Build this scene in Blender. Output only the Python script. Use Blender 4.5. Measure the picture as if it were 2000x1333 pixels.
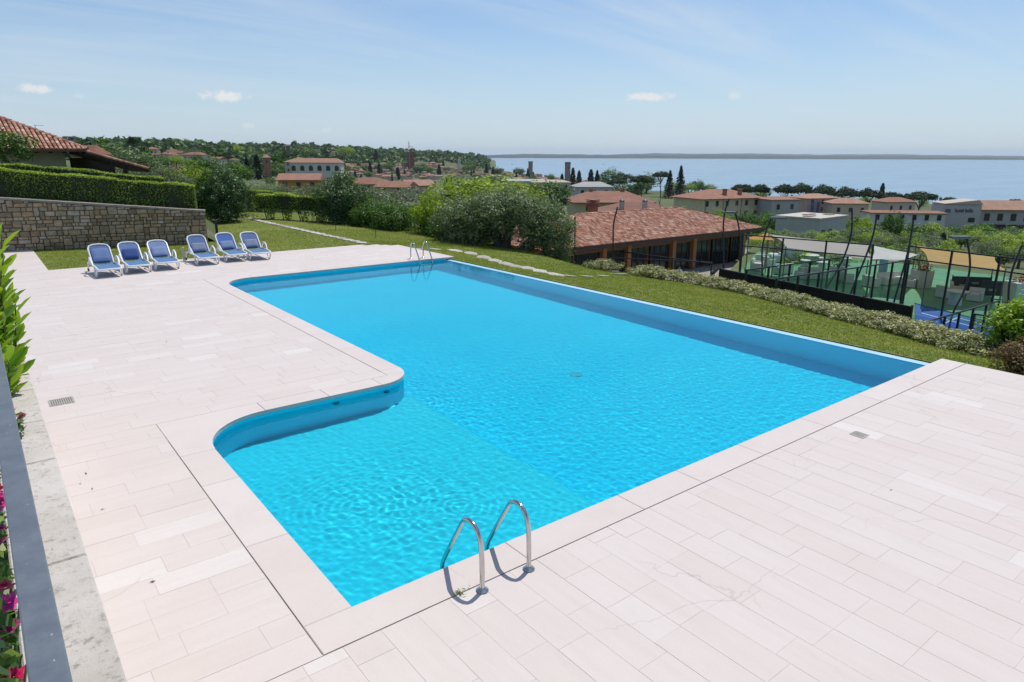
import bpy, bmesh, math, random
import numpy as np
from mathutils import Matrix, Vector, noise as mnoise

for _o in list(bpy.data.objects):
    bpy.data.objects.remove(_o, do_unlink=True)
scene = bpy.context.scene
COL = scene.collection
rnd = random.Random(7)
rng = np.random.default_rng(7)

# ------------------------------------------------------------------ camera
# World: X runs along the short side of the pool, Y along its long side, Z = 0 on the terrace.
EYE = Vector((0.0, 0.0, 3.5))
CAM_R = Matrix(((0.78821646, 0.15899172, -0.59450521),
                (-0.61538777, 0.20923089, -0.75994758),
                (0.00356348, 0.96485443, 0.2627608)))
cam_data = bpy.data.cameras.new('camera')
cam_data.sensor_width = 36.0
cam_data.lens = 23.994
cam_data.clip_start = 0.05
cam_data.clip_end = 80000.0
cam = bpy.data.objects.new('camera', cam_data)
_m = CAM_R.to_4x4()
_m.translation = EYE
cam.matrix_world = _m
COL.objects.link(cam)
scene.camera = cam

# ------------------------------------------------------------------ light
SUN_DIR = Vector((0.40, 0.19, 1.0)).normalized()      # towards the sun
sun_el = math.asin(SUN_DIR.z)
sun_az = math.atan2(SUN_DIR.x, SUN_DIR.y)
sun_data = bpy.data.lights.new('sun', 'SUN')
sun_data.energy = 3.7
sun_data.angle = math.radians(0.53)
sun_data.color = (1.0, 0.955, 0.885)
sun = bpy.data.objects.new('sun', sun_data)
sun.rotation_euler = (-SUN_DIR).to_track_quat('-Z', 'Y').to_euler()
sun.location = (20, 10, 60)
COL.objects.link(sun)
sun_data.cycles.is_caustics_light = True

world = bpy.data.worlds.new('World')
scene.world = world
world.use_nodes = True
wn = world.node_tree
for n in list(wn.nodes):
    wn.nodes.remove(n)
w_out = wn.nodes.new('ShaderNodeOutputWorld')
w_bg = wn.nodes.new('ShaderNodeBackground')
w_sky = wn.nodes.new('ShaderNodeTexSky')
w_sky.sky_type = 'NISHITA'
w_sky.sun_disc = False
w_sky.sun_elevation = sun_el
w_sky.sun_rotation = sun_az
w_sky.altitude = 60
w_sky.air_density = 1.0
w_sky.dust_density = 0.35
w_sky.ozone_density = 2.2
w_bg.inputs['Strength'].default_value = 0.11
wn.links.new(w_bg.outputs[0], w_out.inputs[0])
wn.links.new(w_sky.outputs[0], w_bg.inputs[0])

scene.view_settings.view_transform = 'Standard'
scene.view_settings.look = 'None'
scene.view_settings.gamma = 1.0
scene.view_settings.exposure = 0.0
scene.view_settings.use_curve_mapping = False
scene.render.engine = 'CYCLES'
scene.cycles.use_denoising = True
scene.cycles.max_bounces = 7
scene.cycles.diffuse_bounces = 3
scene.cycles.glossy_bounces = 2
scene.cycles.transmission_bounces = 6
scene.cycles.transparent_max_bounces = 12
scene.cycles.volume_bounces = 0
scene.cycles.caustics_reflective = False
scene.cycles.caustics_refractive = True
scene.cycles.sample_clamp_indirect = 6.0
CIRRUS = 0.8
CLOUD_COL = (5.9, 6.7, 7.6)
PUFF_COL = (7.4, 7.5, 7.6)
HAZE_DENSITY = 3.0e-5
HORIZON_COL = (5.2, 6.3, 7.4)
# ------------------------------------------------------------------ helpers
F2 = Vector((0.594505, 0.759948)).normalized()      # ground direction the camera faces
R2 = Vector((F2.y, -F2.x))


def ray(px, py):
    """Direction of the view through a point of the 2000 x 1333 picture."""
    return (CAM_R @ Vector((px - 1000.0, 666.5 - py, -1333.0))).normalized()


def on_z(px, py, z):
    r = ray(px, py)
    return EYE + r * ((z - EYE.z) / r.z)


def at(px, py, depth):
    """Point at a real distance (metres along the view axis)."""
    return EYE + CAM_R @ Vector(((px - 1000.0) / 1333.0 * depth, (666.5 - py) / 1333.0 * depth, -depth))


def tag(o, label=None, cat=None, group=None, kind=None):
    if label: o['label'] = label
    if cat: o['category'] = cat
    if group: o['group'] = group
    if kind: o['kind'] = kind
    return o


def thing(name, label, cat, loc=(0, 0, 0), rotz=0.0, group=None):
    o = bpy.data.objects.new(name, None)
    o.empty_display_size = 0.2
    o.location = loc
    o.rotation_euler = (0, 0, rotz)
    COL.objects.link(o)
    return tag(o, label, cat, group)


def link(name, me, parent=None, loc=None, rot=None, scale=None):
    o = bpy.data.objects.new(name, me)
    COL.objects.link(o)
    if parent is not None: o.parent = parent
    if loc is not None: o.location = loc
    if rot is not None: o.rotation_euler = rot
    if scale is not None: o.scale = scale
    return o


def copy_tree(src, parent=None):
    c = src.copy()
    COL.objects.link(c)
    c.parent = parent
    for ch in src.children:
        copy_tree(ch, c)
    return c


class MB:
    """Collects simple shapes; build() links them as one mesh object."""

    def __init__(self):
        self.v, self.f, self.t, self.mi = [], [], [], []
        self.tint = 0.5
        self.m = 0

    def add(self, verts, faces):
        b = len(self.v)
        self.v.extend(tuple(p) for p in verts)
        for f in faces:
            self.f.append(tuple(i + b for i in f))
            self.t.append(self.tint)
            self.mi.append(self.m)
        return self

    def box(self, c, s, rz=0.0, rx=0.0, ry=0.0):
        hx, hy, hz = s[0] / 2, s[1] / 2, s[2] / 2
        vs = [Vector((x, y, z)) for z in (-hz, hz) for x, y in ((-hx, -hy), (hx, -hy), (hx, hy), (-hx, hy))]
        if rz or rx or ry:
            m = Matrix.Rotation(rz, 3, 'Z') @ Matrix.Rotation(ry, 3, 'Y') @ Matrix.Rotation(rx, 3, 'X')
            vs = [m @ p for p in vs]
        c = Vector(c)
        return self.add([p + c for p in vs],
                        [(3, 2, 1, 0), (4, 5, 6, 7), (0, 1, 5, 4), (1, 2, 6, 5), (2, 3, 7, 6), (3, 0, 4, 7)])

    def prism(self, poly, z0, z1):
        n = len(poly)
        vs = [(p[0], p[1], z0) for p in poly] + [(p[0], p[1], z1) for p in poly]
        fs = [tuple(range(n - 1, -1, -1)), tuple(range(n, 2 * n))]
        fs += [(i, (i + 1) % n, n + (i + 1) % n, n + i) for i in range(n)]
        return self.add(vs, fs)

    def tube(self, path, r, n=8, caps=True, closed=False):
        path = [Vector(p) for p in path]
        rs = r if isinstance(r, (list, tuple)) else [r] * len(path)
        rings = []
        N = None
        L = len(path)
        for i, p in enumerate(path):
            if closed:
                d = (path[(i + 1) % L] - path[i - 1]).normalized()
            else:
                d = (path[min(i + 1, L - 1)] - path[max(i - 1, 0)]).normalized()
            if N is None:
                N = d.orthogonal().normalized()
            else:
                N = (N - d * N.dot(d))
                N = N.normalized() if N.length > 1e-6 else d.orthogonal().normalized()
            B = d.cross(N)
            rings.append([p + (N * math.cos(a) + B * math.sin(a)) * rs[i] for a in [2 * math.pi * k / n for k in range(n)]])
        vs = [q for ring in rings for q in ring]
        fs = []
        for i in range(L if closed else L - 1):
            j = (i + 1) % L
            for k in range(n):
                k2 = (k + 1) % n
                fs.append((i * n + k, i * n + k2, j * n + k2, j * n + k))
        if caps and not closed:
            fs.append(tuple(range(n - 1, -1, -1)))
            fs.append(tuple(range((L - 1) * n, L * n)))
        return self.add(vs, fs)

    def lathe(self, prof, c=(0, 0, 0), n=16):
        c = Vector(c)
        vs, fs = [], []
        for r, z in prof:
            for k in range(n):
                a = 2 * math.pi * k / n
                vs.append(c + Vector((r * math.cos(a), r * math.sin(a), z)))
        L = len(prof)
        for i in range(L - 1):
            for k in range(n):
                k2 = (k + 1) % n
                fs.append((i * n + k, i * n + k2, (i + 1) * n + k2, (i + 1) * n + k))
        fs.append(tuple(range(n - 1, -1, -1)))
        fs.append(tuple(range((L - 1) * n, L * n)))
        return self.add(vs, fs)

    def mesh(self, name, mats, smooth=False):
        me = bpy.data.meshes.new(name)
        me.from_pydata(self.v, [], self.f)
        for m in (mats if isinstance(mats, (list, tuple)) else [mats]):
            me.materials.append(m)
        if any(self.mi):
            me.polygons.foreach_set('material_index', self.mi)
        if smooth:
            me.polygons.foreach_set('use_smooth', [True] * len(self.f))
            me.set_sharp_from_angle(angle=math.radians(40))
        a = me.attributes.new('tint', 'FLOAT', 'FACE')
        a.data.foreach_set('value', self.t)
        return me

    def build(self, name, mats, parent=None, smooth=False, loc=None, rot=None):
        return link(name, self.mesh(name, mats, smooth), parent, loc, rot)


def quads_mesh(name, V, tint, mats, mi=None):
    """V: (N, 4, 3) corner points of loose leaves; tint: one value per leaf."""
    n = len(V)
    me = bpy.data.meshes.new(name)
    me.vertices.add(n * 4)
    me.vertices.foreach_set('co', np.ascontiguousarray(V, dtype=np.float32).reshape(-1))
    me.loops.add(n * 4)
    me.loops.foreach_set('vertex_index', np.arange(n * 4, dtype=np.int32))
    me.polygons.add(n)
    me.polygons.foreach_set('loop_start', np.arange(0, n * 4, 4, dtype=np.int32))
    for m in (mats if isinstance(mats, (list, tuple)) else [mats]):
        me.materials.append(m)
    if mi is not None:
        me.polygons.foreach_set('material_index', np.asarray(mi, dtype=np.int32))
    a = me.attributes.new('tint', 'FLOAT', 'FACE')
    a.data.foreach_set('value', np.asarray(tint, dtype=np.float32))
    me.update(calc_edges=True)
    me.validate()
    return me


def unit(a):
    return a / (np.linalg.norm(a, axis=-1, keepdims=True) + 1e-9)


def leaves(C, N, length, width, g, spread=0.8, fold=0.0):
    """Diamond leaves at centres C, roughly facing N."""
    n = len(C)
    nn = unit(N + g.normal(0, spread, (n, 3)))
    t = unit(np.cross(nn, g.normal(0, 1, (n, 3))))
    b = np.cross(nn, t)
    L = (length * g.uniform(0.7, 1.3, n))[:, None] / 2
    W = (width * g.uniform(0.7, 1.3, n))[:, None] / 2
    off = nn * (fold * L)
    return np.stack([C - t * L, C - b * W + t * L * 0.1 + off, C + t * L, C + b * W + t * L * 0.1 + off], axis=1)


def clumps(g, n_clumps, n_leaf, rx, ry, rz, clump_r, flat=0.0, shell=0.55, bottom=-1.0):
    """Leaf centres grouped in clumps near the skin of an ellipsoid crown."""
    d = unit(g.normal(0, 1, (n_clumps * 3, 3)))
    d = d[d[:, 2] > bottom][:n_clumps]
    k = len(d)
    rad = shell + (1 - shell) * g.uniform(0, 1, (k, 1)) ** 0.6
    lump = 1 + 0.16 * np.sin(d[:, :1] * 5 + 1.3) * np.cos(d[:, 1:2] * 4.2 + 0.4) + 0.1 * np.sin(d[:, 2:] * 7)
    cc = d * rad * lump * np.array([rx, ry, rz])
    cs = clump_r * g.uniform(0.6, 1.35, (k, 1, 1))
    ld = unit(g.normal(0, 1, (k, n_leaf, 3)))
    lr = g.uniform(0.25, 1, (k, n_leaf, 1)) ** 0.5
    P = cc[:, None, :] + ld * lr * cs * np.array([1, 1, 1 - flat])
    N = 0.6 * ld + 0.5 * d[:, None, :] + np.array([0, 0, 0.35])
    base = g.uniform(0.15, 0.85, (k, 1))
    tint = np.clip(base + g.normal(0, 0.14, (k, n_leaf)), 0, 1)
    return P.reshape(-1, 3), N.reshape(-1, 3), tint.reshape(-1)


# ------------------------------------------------------------------ materials
def new_mat(name):
    m = bpy.data.materials.new(name)
    m.use_nodes = True
    nt = m.node_tree
    b = nt.nodes['Principled BSDF']
    return m, nt, b


def nd(nt, t, **kw):
    n = nt.nodes.new(t)
    for k, v in kw.items():
        setattr(n, k, v)
    return n


def setin(node, **kw):
    for k, v in kw.items():
        node.inputs[k].default_value = v


def mixc(nt, fac, a, b, blend='MIX'):
    n = nd(nt, 'ShaderNodeMix', data_type='RGBA', blend_type=blend)
    for sock, val in ((n.inputs[0], fac), (n.inputs[6], a), (n.inputs[7], b)):
        if hasattr(val, 'is_linked'):
            nt.links.new(val, sock)
        elif isinstance(val, (int, float)):
            sock.default_value = val
        else:
            sock.default_value = (*val, 1.0)
    return n.outputs[2]


def noise(nt, scale, detail=3.0, rough=0.55, stretch=None, coord='pos', dist=0.0):
    if coord == 'pos':
        src = nd(nt, 'ShaderNodeNewGeometry').outputs['Position']
    else:
        src = nd(nt, 'ShaderNodeTexCoord').outputs['Object']
    if stretch:
        mp = nd(nt, 'ShaderNodeMapping')
        mp.inputs['Scale'].default_value = stretch
        nt.links.new(src, mp.inputs['Vector'])
        src = mp.outputs[0]
    n = nd(nt, 'ShaderNodeTexNoise')
    setin(n, Scale=scale, Detail=detail, Roughness=rough, Distortion=dist)
    nt.links.new(src, n.inputs['Vector'])
    return n.outputs['Fac']


def remap(nt, fac, a, b, c=0.0, d=1.0):
    n = nd(nt, 'ShaderNodeMapRange')
    for i, v in enumerate((a, b, c, d)):
        n.inputs[i + 1].default_value = v
    nt.links.new(fac, n.inputs[0])
    return n.outputs[0]


def bump(nt, b, height, strength=0.3, dist=0.02):
    n = nd(nt, 'ShaderNodeBump')
    setin(n, Strength=strength, Distance=dist)
    nt.links.new(height, n.inputs['Height'])
    nt.links.new(n.outputs[0], b.inputs['Normal'])


def tint_out(nt, kind):
    if kind == 'object':
        return nd(nt, 'ShaderNodeObjectInfo').outputs['Random']
    n = nd(nt, 'ShaderNodeAttribute', attribute_name='tint')
    return n.outputs['Fac']


MATS = {}


def plain(name, col, rough=0.6, metal=0.0, var=0.12, scale=6.0, bmp=0.0, bscale=40.0, coat=0.0, coord='obj', spec=0.5):
    """A surface of one colour with a little grain, wear and relief."""
    if name in MATS: return MATS[name]
    m, nt, b = new_mat(name)
    f = noise(nt, scale, 4, coord=coord)
    lo = tuple(c * (1 - var) for c in col)
    hi = tuple(min(1, c * (1 + var)) for c in col)
    nt.links.new(mixc(nt, remap(nt, f, 0.3, 0.7), lo, hi), b.inputs['Base Color'])
    setin(b, Roughness=rough, Metallic=metal)
    b.inputs['Specular IOR Level'].default_value = spec
    if coat: b.inputs['Coat Weight'].default_value = coat
    if bmp: bump(nt, b, noise(nt, bscale, 4, coord=coord), bmp, 0.01)
    MATS[name] = m
    return m


def ramp_mat(name, stops, rough=0.7, tint='face', bmp=0.0, bscale=30.0, grain=0.12, gscale=12.0, coord='pos', spec=0.4, stretch=None):
    """Colour picked per piece from a ramp, plus grain."""
    if name in MATS: return MATS[name]
    m, nt, b = new_mat(name)
    r = nd(nt, 'ShaderNodeValToRGB')
    el = r.color_ramp.elements
    while len(el) > 1: el.remove(el[-1])
    el[0].position = stops[0][0]
    el[0].color = (*stops[0][1], 1)
    for p, c in stops[1:]:
        e = el.new(p)
        e.color = (*c, 1)
    nt.links.new(tint_out(nt, tint), r.inputs[0])
    g = noise(nt, gscale, 4, coord=coord, stretch=stretch)
    v = remap(nt, g, 0.25, 0.75, 1 - grain, 1 + grain)
    nt.links.new(mixc(nt, 1.0, r.outputs[0], v, 'MULTIPLY'), b.inputs['Base Color'])
    setin(b, Roughness=rough)
    b.inputs['Specular IOR Level'].default_value = spec
    if bmp: bump(nt, b, noise(nt, bscale, 5, coord=coord), bmp, 0.02)
    MATS[name] = m
    return m


def leaf_mat(name, dark, mid, light, trans=0.3, rough=0.5, obj_var=0.0, spec=0.35):
    if name in MATS: return MATS[name]
    m, nt, b = new_mat(name)
    r = nd(nt, 'ShaderNodeValToRGB')
    el = r.color_ramp.elements
    el[0].position, el[0].color = 0.1, (*dark, 1)
    el[1].position, el[1].color = 0.92, (*light, 1)
    e = el.new(0.5)
    e.color = (*mid, 1)
    nt.links.new(tint_out(nt, 'face'), r.inputs[0])
    col = r.outputs[0]
    if obj_var:
        rv = remap(nt, tint_out(nt, 'object'), 0, 1, 1 - obj_var, 1 + obj_var)
        col = mixc(nt, 1.0, col, rv, 'MULTIPLY')
    nt.links.new(col, b.inputs['Base Color'])
    setin(b, Roughness=rough)
    b.inputs['Specular IOR Level'].default_value = spec
    if trans:
        t = nd(nt, 'ShaderNodeBsdfTranslucent')
        nt.links.new(mixc(nt, 1.0, col, (1.0, 1.15, 0.45), 'MULTIPLY'), t.inputs[0])
        mx = nd(nt, 'ShaderNodeMixShader')
        mx.inputs[0].default_value = trans
        nt.links.new(b.outputs[0], mx.inputs[1])
        nt.links.new(t.outputs[0], mx.inputs[2])
        nt.links.new(mx.outputs[0], nt.nodes['Material Output'].inputs[0])
    MATS[name] = m
    return m


bark = ramp_mat('bark', [(0, (0.05, 0.042, 0.034)), (1, (0.13, 0.11, 0.09))], 0.9, 'face', 0.6, 18, 0.5, 14)
steel = plain('steel', (0.55, 0.55, 0.54), 0.16, 1.0, 0.06, 20)
black_metal = plain('black_metal', (0.012, 0.013, 0.014), 0.45, 0.0, 0.2, 9)
white_plastic = plain('white_plastic', (0.80, 0.80, 0.79), 0.35, 0.0, 0.03, 5)
LEAF = {
    'laurel': leaf_mat('laurel_leaf', (0.05, 0.12, 0.012), (0.15, 0.29, 0.02), (0.40, 0.52, 0.04), 0.4, 0.3),
    'hedge': leaf_mat('hedge_leaf', (0.055, 0.105, 0.016), (0.14, 0.225, 0.028), (0.40, 0.50, 0.045), 0.28, 0.42),
    'oleander': leaf_mat('oleander_leaf', (0.034, 0.075, 0.026), (0.075, 0.15, 0.046), (0.19, 0.28, 0.095), 0.13, 0.42),
    'olive': leaf_mat('olive_leaf', (0.075, 0.11, 0.045), (0.15, 0.20, 0.09), (0.28, 0.335, 0.185), 0.24, 0.5, 0.12),
    'broad': leaf_mat('broad_leaf', (0.04, 0.09, 0.018), (0.085, 0.175, 0.03), (0.17, 0.29, 0.05), 0.3, 0.5, 0.22),
    'bright': leaf_mat('bright_leaf', (0.12, 0.19, 0.012), (0.27, 0.37, 0.022), (0.47, 0.57, 0.05), 0.35, 0.5, 0.08),
    'cypress': leaf_mat('cypress_leaf', (0.014, 0.03, 0.014), (0.028, 0.052, 0.022), (0.05, 0.08, 0.03), 0.1, 0.7, 0.15),
    'pine': leaf_mat('pine_leaf', (0.018, 0.036, 0.014), (0.036, 0.064, 0.02), (0.075, 0.11, 0.03), 0.1, 0.7, 0.12),
    'red': leaf_mat('red_leaf', (0.06, 0.02, 0.02), (0.13, 0.045, 0.04), (0.22, 0.09, 0.07), 0.2, 0.5, 0.1),
    'variegated': leaf_mat('variegated_leaf', (0.07, 0.10, 0.025), (0.25, 0.26, 0.085), (0.56, 0.53, 0.27), 0.25, 0.45),
    'euonymus': leaf_mat('yellow_green_leaf', (0.09, 0.17, 0.01), (0.24, 0.38, 0.02), (0.50, 0.62, 0.05), 0.35, 0.4),
}
# ------------------------------------------------------------------ land, lake, lawn
PROFILE = [
    (-900, [(0, -3), (24, -3), (28, -.6), (80, 0), (200, 3), (600, 10), (1500, 25), (2500, 45), (4000, 40), (9000, 20)]),
    (0, [(0, -3), (24, -3), (28, -.6), (55, -.6), (80, -1), (150, -3), (300, -3.5), (450, -1.5), (600, -2), (1200, 8), (2000, 30), (2600, 40), (4000, 30), (9000, 10)]),
    (300, [(0, -3), (24, -3), (28, -.6), (50, -.8), (80, -2), (150, -5), (300, -6.5), (420, -2.8), (600, -4), (1000, -2), (1600, 14), (2500, 38), (4000, 28), (9000, 10)]),
    (600, [(0, -3), (24, -3), (30, -1), (45, -1.2), (60, -2.5), (150, -9), (300, -15), (600, -20), (900, -22), (1400, -10), (2000, 12), (2700, 26), (4000, 20), (9000, 0)]),
    (800, [(0, -3), (24, -3), (32, -3), (45, -4.5), (70, -6), (150, -12), (300, -21), (600, -30), (900, -36), (1300, -38), (1700, -30), (2200, -8), (3000, 12), (4200, 12), (9000, -20)]),
    (900, [(0, -3), (22, -3), (30, -4.5), (40, -5.5), (70, -7), (150, -13), (300, -23), (600, -33), (900, -39), (1500, -42), (1900, -32), (2600, -6), (3400, 3), (5000, 0), (9000, -30)]),
    (940, [(0, -3), (20, -3), (30, -5), (40, -6), (70, -7), (150, -13), (300, -23.5), (600, -34), (900, -39.5), (1500, -42.5), (2100, -43), (2600, -30), (3400, -14), (4200, -14), (9000, -48)]),
    (968, [(0, -3), (20, -3), (30, -5.2), (40, -6), (70, -7), (150, -13), (300, -24), (600, -35), (1000, -40), (1500, -42.5), (2200, -44.2), (2350, -47), (9000, -48)]),
    (1040, [(0, -3), (20, -3), (30, -5.6), (40, -6.1), (70, -7), (150, -13.5), (300, -24.5), (600, -36), (1000, -41), (1620, -44.2), (1720, -47), (9000, -48)]),
    (1140, [(0, -3), (18, -3), (30, -6), (40, -6.2), (75, -7), (150, -14), (300, -25), (600, -37), (1000, -42.5), (1250, -44.2), (1320, -47), (9000, -48)]),
    (1300, [(0, -3), (18, -4), (30, -6.1), (70, -6.4), (100, -9), (200, -19), (400, -33), (700, -41), (980, -44.4), (1040, -47), (9000, -48)]),
    (1600, [(0, -3), (15, -4), (28, -6.1), (75, -6.3), (110, -10), (200, -21), (400, -35), (650, -42), (830, -44.4), (880, -47), (9000, -48)]),
    (2000, [(0, -3), (12, -4), (26, -6.1), (75, -6.3), (110, -10), (200, -22), (400, -36), (600, -42), (700, -44.4), (750, -47), (9000, -48)]),
    (3600, [(0, -3), (12, -4), (26, -6.1), (75, -6.3), (110, -10), (200, -22), (400, -36), (600, -42), (700, -44.4), (750, -47), (9000, -48)]),
]
_pc = [p[0] for p in PROFILE]
_pd = [np.array([q[0] for q in p[1]], float) for p in PROFILE]
_pz = [np.array([q[1] for q in p[1]], float) for p in PROFILE]
LAKE_Z = -45.0


def land_z(x, y):
    d = x * F2.x + y * F2.y
    s = x * R2.x + y * R2.y
    if d < 1: return -3.0
    px = 1000 + 1333 * (s / d) / 0.965
    px = min(max(px, _pc[0]), _pc[-1])
    i = 0
    while i < len(_pc) - 2 and px > _pc[i + 1]: i += 1
    t = (px - _pc[i]) / (_pc[i + 1] - _pc[i])
    z = float(np.interp(d, _pd[i], _pz[i])) * (1 - t) + float(np.interp(d, _pd[i + 1], _pz[i + 1])) * t
    if d > 120:
        k = min(1, (d - 120) / 300)
        z += k * (1.2 * mnoise.noise((x * .011, y * .011, 1)) + min(6, d * .0028) * mnoise.noise((x * .0022, y * .0022, 5))) * (0.25 if z < -40 else 1)
    return z


def ground_hit(px, py, dmin=26.0):
    """Where the view through a picture point meets the open land."""
    r = ray(px, py)
    k = dmin
    for _ in range(900):
        p = EYE + r * k
        if p.z <= max(land_z(p.x, p.y), LAKE_Z): return Vector((p.x, p.y, land_z(p.x, p.y)))
        k *= 1.008
        if k > 20000: break
    return None


def on_land(px, d):
    """Land point in the direction of a picture column at ground distance d."""
    u = (px - 1000) / 1333 * 0.965
    x = F2.x * d + R2.x * u * d
    y = F2.y * d + R2.y * u * d
    return Vector((x, y, land_z(x, y)))


# land sheet
_az = np.tan(np.radians(np.linspace(-58, 58, 230)))
_rr = np.concatenate([np.linspace(4, 120, 70), np.geomspace(124, 9000, 110)])
vs, fs = [], []
for r_ in _rr:
    for u in _az:
        x, y = F2.x * r_ + R2.x * u * r_, F2.y * r_ + R2.y * u * r_
        vs.append((x, y, land_z(x, y)))
n_a = len(_az)
for i in range(len(_rr) - 1):
    for j in range(n_a - 1):
        a = i * n_a + j
        fs.append((a, a + 1, a + 1 + n_a, a + n_a))
m, nt, b = new_mat('land')
c1 = mixc(nt, remap(nt, noise(nt, 0.035, 5, .6), .35, .65), (0.050, 0.085, 0.022), (0.115, 0.135, 0.045))
c2 = mixc(nt, remap(nt, noise(nt, 0.4, 5, .65), .52, .72), c1, (0.20, 0.17, 0.10))
nt.links.new(c2, b.inputs['Base Color'])
setin(b, Roughness=0.95)
bump(nt, b, noise(nt, 1.5, 6, .7), 0.8, 0.3)
MATS['land'] = m
me = bpy.data.meshes.new('terrain')
me.from_pydata(vs, [], fs)
me.polygons.foreach_set('use_smooth', [True] * len(fs))
me.materials.append(m)
tag(link('terrain', me), kind='structure')

# lake
m, nt, b = new_mat('lake_water')
nt.links.new(mixc(nt, remap(nt, noise(nt, 0.004, 4, .6, (1, 3, 1)), .35, .65), (0.17, 0.27, 0.35), (0.22, 0.33, 0.41)), b.inputs['Base Color'])
setin(b, Roughness=0.22, IOR=1.33)
w1 = noise(nt, 0.35, 5, .6, (1, 1.6, 1))
w2 = noise(nt, 0.012, 3, .5, (1, 2.5, 1))
mm = nd(nt, 'ShaderNodeMath', operation='MULTIPLY_ADD')
nt.links.new(w2, mm.inputs[0])
mm.inputs[1].default_value = 2.2
nt.links.new(w1, mm.inputs[2])
bump(nt, b, mm.outputs[0], 0.55, 0.45)
mb = MB()
ring = []
for r_ in (300, 1500, 6000, 24500):
    ring.append([(F2.x * r_ + R2.x * u * r_, F2.y * r_ + R2.y * u * r_, LAKE_Z) for u in np.tan(np.radians(np.linspace(-56, 58, 40)))])
for a, c in zip(ring[:-1], ring[1:]):
    mb.add(a + c, [(j, j + 1, 40 + j + 1, 40 + j) for j in range(39)])
tag(mb.build('lake_water', m), kind='structure')

# hills on the far shore, three ranges one behind another
hill_mat, nt, b = new_mat('far_hill')
nt.links.new(mixc(nt, remap(nt, noise(nt, 0.004, 6, .7), .4, .62), (0.022, 0.040, 0.024), (0.06, 0.075, 0.045)), b.inputs['Base Color'])
setin(b, Roughness=1.0)
for k, (d0, wid, h0, h1, px0, px1) in enumerate([(12500, 1500, 20, 48, 820, 3000), (15500, 2500, 46, 48, 860, 2900), (21000, 3000, 90, 85, 1150, 3000)]):
    vs, fs = [], []
    nA, nB = 420, 9
    for j in range(nA):
        px = px0 + (px1 - px0) * j / (nA - 1)
        u = (px - 1000) / 1333 * 0.965
        edge = min(1.0, j / 30.0)
        hh = (h0 + h1 * (0.5 + 0.5 * mnoise.noise((px * .006, k * 7.1, 0))) + 16 * mnoise.noise((px * .05, k * 3.3, 2)) + 9 * mnoise.noise((px * .19, k, 8))) * (0.35 + 0.65 * edge)
        hh *= 1.0 - 0.42 * min(1, max(0, (px - 1250) / 800.0))
        for i in range(nB):
            t = i / (nB - 1)
            d_ = d0 + wid * t
            vs.append((F2.x * d_ + R2.x * u * d_, F2.y * d_ + R2.y * u * d_, LAKE_Z - 3 + (hh + 5) * math.sin(min(1, t * 1.25 + 0.12) * math.pi * .5) * (1 if t < .9 else .6)))
    for j in range(nA - 1):
        for i in range(nB - 1):
            a = j * nB + i
            fs.append((a, a + nB, a + nB + 1, a + 1))
    me = bpy.data.meshes.new('far_hill')
    me.from_pydata(vs, [], fs)
    me.materials.append(hill_mat)
    tag(link('far_hill', me), kind='structure')

# ---- lawn
DECK_X1, DECK_Y1 = 13.35, 25.45
_cy = np.array([-10, 0, 5, 10, 17, 20.5, 25, 30, 37, 50, 60], float)
_cx = np.array([16.5, 16.5, 18.2, 21.3, 23.0, 19.8, 20.4, 21.8, 20.6, 24, 26], float)


def lawn_z(x, y):
    s = float(np.interp(y, [18, 32], [0.15, 0.08]))
    z = -0.03 - s * max(0, x - 12.9)
    xc = float(np.interp(y, _cy, _cx))
    if x > xc: z -= 0.55 * (x - xc) + 0.06 * (x - xc) ** 2
    if y > 46: z -= 0.12 * (y - 46)
    z += 0.025 * mnoise.noise((x * .5, y * .5, 3)) * min(1, max(0, abs(x - 13) - .4))
    return z


def in_deck(x, y):
    if x < 13.22 and y < 20.9: return True
    if x < DECK_X1 and y < 4.5: return True
    if x < DECK_X1 and y < DECK_Y1 and y >= 20.9 and (x + y) < 37.85: return True
    if x < 1.6 and y < 31.4: return True
    return False


gx = sorted(set([round(v, 3) for v in np.arange(1.6, 13.2, .55)] + [13.22, 13.35] + [round(v, 3) for v in np.arange(13.6, 36, .4)]))
gy = sorted(set([round(v, 3) for v in np.arange(-9, 4.3, .5)] + [4.5, 20.9, 25.45] + [round(v, 3) for v in np.arange(4.9, 20.8, .5)] + [round(v, 3) for v in np.arange(21.2, 25.4, .3)] + [round(v, 3) for v in np.arange(25.9, 60, .6)]))
vs = [(x, y, lawn_z(x, y)) for y in gy for x in gx]
nx_ = len(gx)
fs = []
for i in range(len(gy) - 1):
    for j in range(nx_ - 1):
        cx_, cy_ = (gx[j] + gx[j + 1]) / 2, (gy[i] + gy[i + 1]) / 2
        if in_deck(cx_, cy_): continue
        a = i * nx_ + j
        fs.append((a, a + 1, a + 1 + nx_, a + nx_))
me = bpy.data.meshes.new('lawn')
me.from_pydata(vs, [], fs)
me.polygons.foreach_set('use_smooth', [True] * len(fs))
m, nt, b = new_mat('lawn')
c1 = mixc(nt, remap(nt, noise(nt, 0.55, 5, .65), .3, .7), (0.135, 0.18, 0.018), (0.225, 0.25, 0.036))
c2 = mixc(nt, remap(nt, noise(nt, 2.2, 5, .7), .56, .75), c1, (0.30, 0.24, 0.08))
c3 = mixc(nt, remap(nt, noise(nt, 38, 4, .7), .35, .65, .62, 1.25), (0, 0, 0), c2)
nt.links.new(c3, b.inputs['Base Color'])
setin(b, Roughness=0.9)
bump(nt, b, noise(nt, 45, 5, .7), 0.9, 0.03)
me.materials.append(m)
tag(link('lawn', me), kind='structure')

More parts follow.
